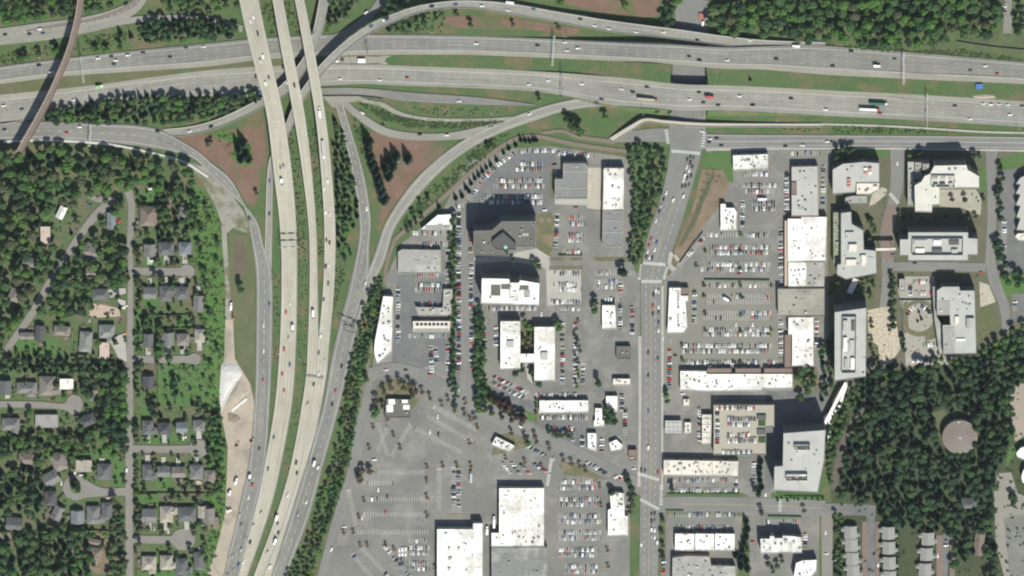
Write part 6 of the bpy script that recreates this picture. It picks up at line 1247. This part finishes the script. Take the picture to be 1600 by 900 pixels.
pts('south of the stepped office', 'decid', 'dark', 2.8, '1405,334 1412,340 1424,338 1440,342 1462,341 1480,338 1500,341 1514,340 1524,338'); pts('along the campus drive', 'decid', 'dark', 4.4, '1561,290 1556,302 1563,296 1559,310 1564,325 1563,340 1562,262 1566,278')
pts('beside the campus lane', 'decid', 'dark', 4.4, '1393,430 1396,442 1395,456 1396,470 1394,484 1395,498 1396,508 1410,530 1412,545'); pts('beside the long campus block', 'decid', 'mid', 4, '1357,345 1362,352 1366,362 1358,372 1362,430 1356,440 1366,446 1348,444 1350,456 1360,462 1340,452 1310,450 1302,446 1298,458 1310,442'); pts('on the tan terrace', 'decid', 'dull', 2.8, '1362,502 1362,510 1361,530 1362,545 1366,556 1390,515'); pts('in the round court', 'conif', 'dark', 1.8, '1436,489 1434,503 1440,500')
pts('at the right edge', 'decid', 'dark', 5.5, '1560,378 1564,390 1562,400 1570,412 1556,384 1568,430 1585,425 1596,436'); pts('at the right edge', 'decid', 'mid', 5, '1575,440 1590,445 1578,555 1585,540 1592,530 1574,530 1582,515 1598,510'); pts('beside the water tank', 'decid', 'dark', 5, '1524,694 1518,704 1506,712 1496,710 1484,706'); pts('in the corner lot', 'decid', 'dark', 5, '1580,776 1582,786 1586,780'); pts('behind the top lot', 'decid', 'dark', 5, '1592,12 1598,22 1588,30 1596,42 1590,50')
pts('left of the lot north of the freeway', 'decid', 'dark', 5, '1040,10 1046,20 1050,32 1036,28 1042,38 1052,12')
pts('on the round island', 'conif', 'conifer', 5.5, '116,760'); pts('on the round island', 'decid', 'dark', 4, '122,766 116,752')
pts('along the main residential street', 'decid', 'dull', 4.8, '216,398 212,392 216,440 242,430 252,435 270,410 246,408 217,574 216,580 212,672 212,682 214,818 218,826 216,850 178,782 182,800 178,830 186,836 190,820'); pts('along the main residential street', 'decid', 'mid', 6.5, '186,440 180,430 192,430 190,418 178,446 180,330 186,320 176,378 188,388'); pts('along the main residential street', 'plum' and 'decid', 'plum', 3.6, '212,680 268,776 290,772 310,770')
pts('in the middle row gardens', 'decid', 'mid', 5.2, '247,536 248,512 246,548 248,556 264,560 228,498 226,508 240,492'); pts('in the overgrown lot', 'decid', 'dark', 5, '272,594 274,616 238,634 236,640 242,646'); pts('along the edge of green bank', 'decid', 'bright', 4, '297,403 296,404 311,818 318,866 282,505')
# masses
fill([(0, 0), (120, 0), (114, 20), (60, 27), (0, 34)], 11, MIXN, 'in the top left wood', 4.5, 7.5, 2); fill([(136, 0), (180, -2), (176, 6), (150, 16), (136, 20)], 10, MIXN, 'right of the brown bridge top', 4, 6, 2); fill([(255, 0), (372, 0), (372, 16), (330, 22), (262, 14)], 12, MIXN, 'in the top wood left of overpass', 4, 6, 2)
fill([(215, 44), (240, 30), (330, 32), (368, 44), (364, 56), (310, 60), (222, 66)], 7.5, MIXD, 'in the belt above the upper freeway', 4, 5.5, 3, avoid=None)
fill([(72, 178), (120, 166), (200, 152), (330, 153), (404, 143), (410, 156), (340, 178), (285, 193), (130, 192), (74, 190)], 8, [('decid', 'mid', .3), ('decid', 'dark', .3), ('conif', 'conifer', .25), ('decid', 'bright', .15)], 'in the belt below the lower freeway', 3.8, 5.6, 3, avoid=None)
fill([(0, 232), (22, 248), (60, 228), (110, 238), (165, 236), (232, 250), (290, 262), (303, 292), (275, 300), (238, 290), (190, 294), (160, 298), (120, 312), (110, 328), (84, 318), (66, 342), (44, 380), (0, 400)], 13.5, MIXR, 'in the wood below the western ramp', 5.5, 8.5, 2, avoid=0)
fill([(0, 380), (62, 385), (84, 372), (92, 392), (62, 440), (20, 510), (0, 540)], 15, MIXR, 'in the wood left of the diagonal lane', 5.5, 8.5, 2, avoid=1)
fill([(98, 420), (128, 380), (150, 372), (196, 392), (198, 440), (168, 446), (140, 450), (138, 486), (60, 492), (72, 462)], 14, [('decid', 'mid', .45), ('decid', 'bright', .2), ('decid', 'dark', .35)], 'in the triangle right of the diagonal lane', 5.2, 7.8, 2, avoid=1)
fill([(0, 556), (60, 556), (190, 566), (190, 580), (60, 582), (0, 582)], 8, MIXD, 'in the hedge row above the western cul-de-sac', 3.4, 4.8, 2)
fill([(125, 580), (196, 580), (196, 705), (176, 712), (155, 690), (160, 640), (125, 600)], 12, [('decid', 'mid', .4), ('decid', 'bright', .25), ('decid', 'dark', .35)], 'in the wooded lot on the long street', 5.2, 8, 2, avoid=1)
fill([(0, 690), (55, 675), (120, 680), (150, 672), (150, 700), (110, 715), (60, 705), (0, 712)], 10, MIXR, 'behind the western cul-de-sac', 3.8, 6, 1)
fill([(0, 735), (30, 735), (62, 720), (66, 770), (62, 800), (38, 806), (0, 800)], 12, MIXD, 'in the dark grove left of the round island', 5, 7.5, 2)
fill([(0, 838), (60, 826), (140, 832), (142, 905), (0, 905)], 10, [('decid', 'mid', .5), ('decid', 'dark', .25), ('conif', 'conifer', .25)], 'in the grove at the bottom left', 4.6, 7, 2)
fill([(172, 820), (195, 800), (196, 905), (170, 905)], 9, MIXR, 'beside the bottom of the long street', 3.8, 5.6, 2, avoid=1)
fill([(0, 480), (196, 480), (196, 900), (0, 900)], 11, MIXR, 'in the western gardens', 2.4, 5, 0, avoid=1, cap=130); fill([(0, 380), (196, 300), (196, 480), (0, 480)], 15, MIXR, 'in the northern gardens', 3, 5, 0, avoid=1, cap=24)
fill([(212, 300), (322, 300), (322, 900), (212, 900)], 10, [('decid', 'mid', .4), ('decid', 'dull', .3), ('decid', 'dark', .2), ('conif', 'conifer', .1)], 'in the eastern gardens', 1.8, 4.4, 0, avoid=1, cap=170)
fill([(246, 298), (302, 296), (308, 330), (292, 372), (246, 372)], 10, [('conif', 'conifer', .35), ('decid', 'dark', .35), ('decid', 'mid', .3)], 'at the north end of gardens', 3.6, 5.6, 1)
fill([(300, 300), (322, 318), (340, 360), (346, 440), (348, 560), (342, 600), (344, 660), (350, 740), (346, 800), (326, 800), (322, 560), (312, 400)], 17, [('decid', 'bright', .5), ('decid', 'mid', .3), ('decid', 'dark', .2)], 'on the green bank by the works', 2.2, 4, 0, avoid=None, cap=22)
fill([(515, -2), (562, -2), (542, 24), (512, 40)], 9, MIXD, 'beside the small top ramp', 3.6, 5.2, 2, avoid=0); fill([(592, -2), (640, -2), (628, 10), (600, 26)], 9, MIXD, 'above the flyover', 3.6, 5.2, 2, avoid=0); fill([(606, 34), (640, 26), (662, 34), (655, 48), (608, 48)], 9, MIXR, 'below the flyover bend', 3.4, 5, 2, avoid=0); fill([(318, 636), (343, 645), (350, 700), (350, 770), (326, 775), (324, 690)], 10, MIXR, 'on the lower bank by the works', 3.4, 5.4, 1, avoid=None); fill([(244, 505), (254, 505), (254, 565), (246, 570)], 8, MIXR, 'between the middle row houses', 3.4, 4.8, 2, avoid=0); fill([(211, 440), (219, 440), (219, 620), (211, 620)], 10, MIXR, 'right of the long street', 3, 4.6, 2, avoid=0); fill([(211, 720), (218, 720), (218, 830), (211, 830)], 10, MIXR, 'right of the lower street', 3, 4.6, 2, avoid=0)
fill([(518, 186), (532, 196), (550, 262), (560, 330), (556, 350), (528, 390), (526, 300)], 8, [('conif', 'conifer', .75), ('decid', 'mid', .25)], 'in the belt left of the collector road', 3.4, 4.4, 3, avoid=.5)
fill([(588, 432), (600, 444), (590, 490), (578, 540), (562, 620), (545, 720), (520, 800), (497, 860), (484, 905), (444, 905), (478, 850), (500, 780), (520, 720), (540, 620), (552, 545), (570, 470)], 6.2, [('decid', 'mid', .3), ('decid', 'bright', .25), ('decid', 'dark', .45)], 'in the belt right of the freeway', 2.6, 3.8, 0, avoid=0)
fill([(1108, 6), (1190, 0), (1500, -4), (1560, 0), (1560, 50), (1535, 56), (1498, 50), (1482, 64), (1400, 72), (1345, 66), (1280, 58), (1200, 57), (1110, 44)], 13, MIXN, 'in the north east wood', 6.5, 9.5, 1, avoid=None)
fill([(984, 236), (1000, 226), (1036, 236), (1040, 260), (1032, 300), (1018, 336), (1008, 372), (998, 414), (980, 410), (990, 350), (988, 290)], 10.5, [('decid', 'mid', .5), ('decid', 'dark', .35), ('decid', 'bright', .15)], 'in the strip west of the avenue', 3.4, 5, 3, avoid=0)
fill([(703, 338), (712, 338), (712, 640), (702, 600)], 9, [('decid', 'dark', .6), ('decid', 'mid', .4)], 'along the office lane', 3.2, 4.2, 3, avoid=None); fill([(741, 490), (754, 490), (757, 590), (762, 640), (745, 640), (741, 560)], 8, [('decid', 'dark', .5), ('decid', 'mid', .5)], 'right of the office lane', 3.4, 4.6, 3, avoid=None)
fill([(898, 500), (906, 500), (906, 606), (898, 606)], 8, [('decid', 'dull', .6), ('decid', 'bright', .4)], 'in the far east of the H lot', 2, 3, 1)
fill([(1345, 595), (1368, 578), (1420, 575), (1460, 568), (1490, 578), (1540, 558), (1602, 545), (1602, 600), (1580, 606), (1580, 640), (1584, 668), (1574, 704), (1556, 740), (1550, 800), (1558, 905), (1540, 905), (1538, 830), (1522, 830), (1522, 868), (1492, 885), (1490, 832), (1440, 828), (1400, 822), (1385, 818), (1360, 788), (1312, 778), (1316, 720), (1334, 680)], 8.6, MIXC, 'in the wood around the water tank', 4.6, 7.2, 1, avoid=None)
fill([(1298, 640), (1318, 625), (1335, 600), (1355, 590), (1330, 640), (1308, 690), (1296, 760), (1292, 700)], 8, MIXN, 'on the slope below the slim tower', 3, 4.6, 1, avoid=None); fill([(1284, 540), (1300, 520), (1301, 600), (1284, 630)], 8, MIXD, 'west of the slim tower', 3.6, 5, 1, avoid=None); fill([(1304, 800), (1318, 806), (1318, 905), (1304, 905), (1306, 820)], 9, MIXN, 'left of the townhouses', 3, 4, 1, avoid=None)
fill([(1398, 835), (1404, 835), (1404, 905), (1398, 905)], 7, MIXN, 'in the hedge by middle townhouses', 2, 2.8, 1, avoid=None)
fill([(1455, 560), (1470, 560), (1540, 540), (1600, 520), (1600, 548), (1520, 570)], 9, MIXN, 'north of the water tank wood', 3.6, 5, 1, avoid=None)
fill([(1212, 778), (1290, 778), (1290, 782), (1212, 782)], 6, MIXD, 'in the hedge below the tall tower', 1.6, 2.4, 1, avoid=None)

NAMES = {'decid': 'tree', 'thin': 'bare_tree', 'conif': 'conifer'}; LAB = {'bright': 'bright green', 'mid': 'mid green', 'dull': 'dull green', 'dark': 'dark green', 'conifer': 'blackish', 'bronze': 'bronze', 'plum': 'plum purple'}
ALLT.sort(key=lambda t: (-t[7], -t[4])); cnt = {}; rest = {}; usedlab = set()
def place_tree(i, t, single):
    x, y, form, lf, r, h, place, pr = t; p = P(x, y, h*.55); ang = R.uniform(0, 6.28); sz = h/(2.2 if form != 'conif' else 3.0)
    k = R.randrange(len(TEMPL[form]))
    if single:
        fx, fy = x/16, y/9; kind = {'decid': 'tree', 'thin': 'tree', 'conif': 'conifer'}[form]
        for fmt in ('%.0f', '%.1f', '%.2f'):
            lb = ('%s %s %s, '+fmt+'%% across, '+fmt+'%% down the photo') % (LAB[lf], kind, place, max(0, fx), max(0, fy))
            if len(lb.replace('.', ' ').split()) > 12: lb = ('%s %s %s, '+fmt+'%% across, '+fmt+'%% down') % (LAB[lf], kind, place, max(0, fx), max(0, fy))
            if lb not in usedlab: break
        import re
        if len(re.findall(r'\w+', lb)) > 14: lb = lb.replace(' down the photo', ' down').replace('the ', '')
        usedlab.add(lb)
        o = thing('conifer' if form == 'conif' else 'bare_tree' if form == 'thin' else 'tree', lb, 'conifer' if form == 'conif' else 'tree', (p.x, p.y, 0), ang, 'trees '+place); o.scale = (r, r, sz)
        a = link('trunk', trunk_mesh('conif' if form == 'conif' else 'decid'), o); b = link('crown', crown_mesh(form, k, lf), o)
    else:
        V = TEMPL[form][k]*np.array([r, r, sz]); c, s = math.cos(ang), math.sin(ang); W_ = np.stack([V[:, 0]*c-V[:, 1]*s+p.x, V[:, 0]*s+V[:, 1]*c+p.y, V[:, 2]], 1)
        rest.setdefault('conif' if form == 'conif' else 'decid', []).append((W_, lf))
for i, t in enumerate(ALLT):
    g_ = 'conif' if t[2] == 'conif' else 'decid'; cnt[g_] = cnt.get(g_, 0)+1
    place_tree(i, t, cnt[g_] <= (320 if g_ == 'conif' else 400))
print('trees', cnt, {k: len(v) for k, v in rest.items()})
def stuff_mesh(name, items, label, cat):
    lfs = sorted({l for _, l in items}); V = np.concatenate([w_ for w_, _ in items]); n = len(V)//4
    me = bpy.data.meshes.new(name); me.vertices.add(len(V)); me.vertices.foreach_set('co', V.astype(np.float32).ravel())
    me.loops.add(len(V)); me.loops.foreach_set('vertex_index', np.arange(len(V), dtype=np.int32)); me.polygons.add(n); me.polygons.foreach_set('loop_start', np.arange(0, len(V), 4, dtype=np.int32))
    for l in lfs: me.materials.append(LEAF[l])
    me.polygons.foreach_set('material_index', np.concatenate([np.full(len(w_)//4, lfs.index(l), np.int32) for w_, l in items])); me.update(calc_edges=True); me.validate()
    tag(link(name, me), label, cat, kind='stuff')
stuff_mesh('conifer_wood', rest['conif'], 'crowns of the remaining conifers of the closed wood', 'wood')
stuff_mesh('tree_crowns', rest['decid'], 'crowns of the remaining broadleaf trees of belts and gardens', 'wood')
for x, y in ISLP:
    if R.random() < .3: pass
ib = MB()
for x, y, form, lf, r, h, place, pr in ALLT:
    if place in ('in the mall lot', 'in the islands of the plaza lot'):
        c = P(x, y, zat(x, y)+.06); a_ = R.choice([0, 1.57]); ib.add([(c.x+math.cos(t*.785)*2.2*(1.6 if a_ else 1), c.y+math.sin(t*.785)*2.2*(1 if a_ else 1.6), c.z) for t in range(8)], [tuple(range(8))], 0 if form == 'thin' else 1)
tag(ib.build('planting_islands', [mat('red island mulch', (.19, .135, .10), (.15, .12, .085), .2, 1, amp=.3), GRASS]), 'reddish mulch islands under the lot trees', 'planting islands', kind='structure')
# low scrub on banks, medians and beds
SCR = []
def scrub(poly, n, r0, r1, lf='scrub', avoid=None):
    xs = [p[0] for p in poly]; ys = [p[1] for p in poly]; k = tr = 0
    while k < n and tr < n*30:
        tr += 1; x, y = R.uniform(min(xs), max(xs)), R.uniform(min(ys), max(ys))
        if not inside((x, y), poly): continue
        if avoid is not None and near_road(x, y, avoid): continue
        k += 1; r = R.uniform(r0, r1); p = P(x, y, .2); V_ = None; p.z = (hI(x) if y < 180 and y > 80 and x > 860 else .2); V = TEMPL['shrub'][R.randrange(5)]*np.array([r*1.15, r*1.15, r*.55]); a = R.uniform(0, 6.28); c, s = math.cos(a), math.sin(a)
        SCR.append((np.stack([V[:, 0]*c-V[:, 1]*s+p.x, V[:, 0]*s+V[:, 1]*c+p.y, V[:, 2]+p.z], 1), lf if R.random() < .75 else R.choice(['scrubdry', 'mid', 'dark'])))
for a in (([(300, 290), (320, 303), (343, 345), (350, 440), (352, 520), (348, 560), (340, 600), (346, 660), (350, 720), (352, 800), (340, 860), (326, 905), (316, 905), (330, 800), (322, 640), (316, 470), (300, 380)], 520, .7, 2.2), ([(560, 160), (590, 170), (630, 184), (690, 190), (790, 188), (780, 196), (700, 201), (640, 199), (600, 188)], 330, .9, 2.0), ([(640, 165), (800, 170), (760, 182), (680, 182)], 50, .6, 1.4), ([(640, 330), (700, 268), (760, 218), (800, 206), (770, 236), (700, 294), (650, 340), (620, 366)], 200, .8, 2.2),
    ([(600, 90), (860, 94), (1045, 105), (1045, 125), (860, 106), (620, 99)], 120, .5, 1.1, 'scrubdry'), ([(1104, 112), (1280, 120), (1440, 128), (1490, 130), (1440, 143), (1280, 136), (1104, 130)], 220, .6, 1.7), ([(1300, 195), (1400, 198), (1480, 204), (1520, 208), (1300, 209)], 150, .6, 1.6), ([(1180, 197), (1280, 199), (1282, 206), (1180, 206)], 40, .5, 1.2), ([(1290, 70), (1345, 74), (1440, 80), (1500, 78), (1600, 92), (1600, 94), (1440, 84), (1290, 72)], 160, 1, 2.4),
    ([(446, 170), (458, 200), (472, 300), (482, 400), (466, 400), (460, 300), (448, 220)], 130, .6, 1.6), ([(480, 190), (492, 190), (505, 300), (505, 400), (498, 400), (490, 300)], 110, .6, 1.5), ([(520, 380), (546, 380), (536, 440), (514, 520), (504, 580), (512, 520), (520, 450)], 130, .6, 1.6), ([(425, 420), (437, 430), (437, 560), (427, 560)], 60, .5, 1.2, 'scrubdry'), ([(465, 400), (482, 400), (480, 540), (474, 620), (450, 740), (440, 740), (462, 600)], 110, .4, 1.1, 'scrubdry'),
    ([(0, 80), (95, 70), (110, 60), (180, 52), (210, 60), (110, 84), (40, 98), (0, 103)], 140, .8, 2.0), ([(130, 60), (210, 46), (225, 60), (140, 84)], 60, .6, 1.5), ([(550, 168), (575, 208), (580, 240), (566, 240), (552, 200)], 60, .8, 1.8), ([(330, 208), (352, 204), (392, 226), (396, 255), (362, 246), (340, 216)], 80, .6, 1.5), ([(500, 5), (516, 0), (520, 30), (508, 60), (505, 40)], 40, .8, 1.8), ([(600, 45), (640, 28), (700, 20), (690, 50), (620, 52)], 70, .7, 1.8), ([(1100, 270), (1112, 262), (1128, 268), (1110, 300), (1085, 345), (1095, 300)], 60, .4, 1.2), ([(250, 568), (318, 568), (318, 630), (250, 632)], 90, .5, 1.4, 'scrubdry'),
    ([(212, 300), (322, 300), (322, 900), (212, 900)], 380, .5, 1.4, 'mid', 1), ([(0, 300), (196, 300), (196, 900), (0, 900)], 700, .6, 2.0, 'mid', 1), ([(1300, 236), (1540, 236), (1540, 560), (1300, 560)], 260, .5, 1.3, 'mid', 1), ([(735, 350), (757, 350), (757, 640), (737, 640)], 50, .5, 1.2, 'mid', 3), ([(430, 5), (455, 5), (478, 60), (470, 60)], 40, .8, 1.8), ([(404, 5), (424, 5), (438, 50), (425, 60)], 40, .8, 1.8), ([(1455, 565), (1600, 548), (1600, 905), (1300, 905), (1310, 780), (1345, 640)], 500, .8, 2.2, 'dark'), ([(1108, 0), (1560, 0), (1560, 60), (1345, 70), (1110, 50)], 300, 1, 2.4)): 
    scrub(*a)
scrub([(594, 436), (602, 446), (592, 490), (580, 540), (564, 620), (547, 720), (522, 800), (500, 860), (488, 905), (470, 905), (500, 830), (535, 720), (556, 620), (572, 530)], 260, 1.4, 2.8, 'bright'); scrub([(984, 236), (1040, 236), (1035, 300), (1010, 372), (998, 414), (980, 410), (990, 300)], 120, 1.2, 2.6, 'mid')
SCR = [(v, l) for v, l in SCR if not any(inside((0, 0), [(1, 1)]*3) for _ in ())]
stuff_mesh('roadside_scrub', SCR, 'low scrub and bushes on the banks and gardens', 'scrub')
# clipped hedges
for i, (lb, q) in enumerate((('long clipped hedge above the western cul-de-sac', [(8, 572), (90, 574)]), ('clipped hedge beside the round island houses', [(70, 800), (100, 770)]), ('clipped hedge along the bottom street lot', [(1044, 771), (1155, 771)]), ('clipped hedge south of the bottom street', [(1040, 797), (1068, 797)]), ('clipped hedge above the patchwork apartments', [(1200, 806), (1252, 807)]), ('narrow hedge along the plaza lot drive', [(1100, 436), (1202, 437)]), ('clipped hedge below the island parking', [(872, 398), (910, 398)]), ('hedge between the townhouse lawn and row', [(1403, 840), (1401, 900)]), ('hedge in front of the tall tower', [(1224, 775), (1284, 776)]))):
    wall_run('hedge', 'green '+lb, q, 1.6, 1.4, LEAF['mid'], 'hedge')
# garden clutter: patios behind houses, garden sheds
for i, q in enumerate([q for q in FOOT if q[0][0] < 330 and q[2][1] > 300 and q[1][0]-q[0][0] > 12]):
    x0, y0, x1, y1 = q[0][0], q[0][1], q[2][0], q[2][1]; s = R.choice([-1, 1]); yy = y1+1 if s > 0 else y0-R.uniform(5, 8); xx = R.uniform(x0, x1-8)
    if R.random() < .6: patch('patio', [(xx, yy), (xx+R.uniform(6, 10), yy), (xx+R.uniform(6, 10), yy+R.uniform(4, 7)), (xx, yy+6)], R.choice([CONC, DIRT, BRICKP, PLAZA]), 'small patio or bare plot beside house at %.1f%% across, %.1f%% down' % (xx/16, yy/9), 'ground')
    if R.random() < .5:
        sx, sy = R.choice([x0-4, x1+4]), R.uniform(y0, y1)
        if not near_road(sx, sy, 3) and not any(inside((sx, sy), f) for f in FOOT): house('small %s roofed garden shed, %.1f%% across, %.1f%% down the photo' % ('grey brown', sx/16, sy/9), sx, sy, 5.5, 4.5, R.choice([0, 90]), 'grey brown', 'gable', 0, 2.4, 'garden sheds', 'shed', 'shed', False, False)

# thin air between the satellite and the town
hz = MB(); hz.box((0, 0, 5249), (24000, 24000, 10500)); ho = hz.build('haze', bpy.data.materials.new('thin haze')); tag(ho, 'thin pale haze over the whole town', 'haze', kind='stuff')
hm = ho.data.materials[0]; hm.use_nodes = True; hn = hm.node_tree.nodes; hn.remove(hn['Principled BSDF']); pv = hn.new('ShaderNodeVolumePrincipled')
pv.inputs['Density'].default_value = 2.6e-6; pv.inputs['Color'].default_value = (.78, .9, .95, 1); hm.node_tree.links.new(pv.outputs[0], hn['Material Output'].inputs['Volume'])
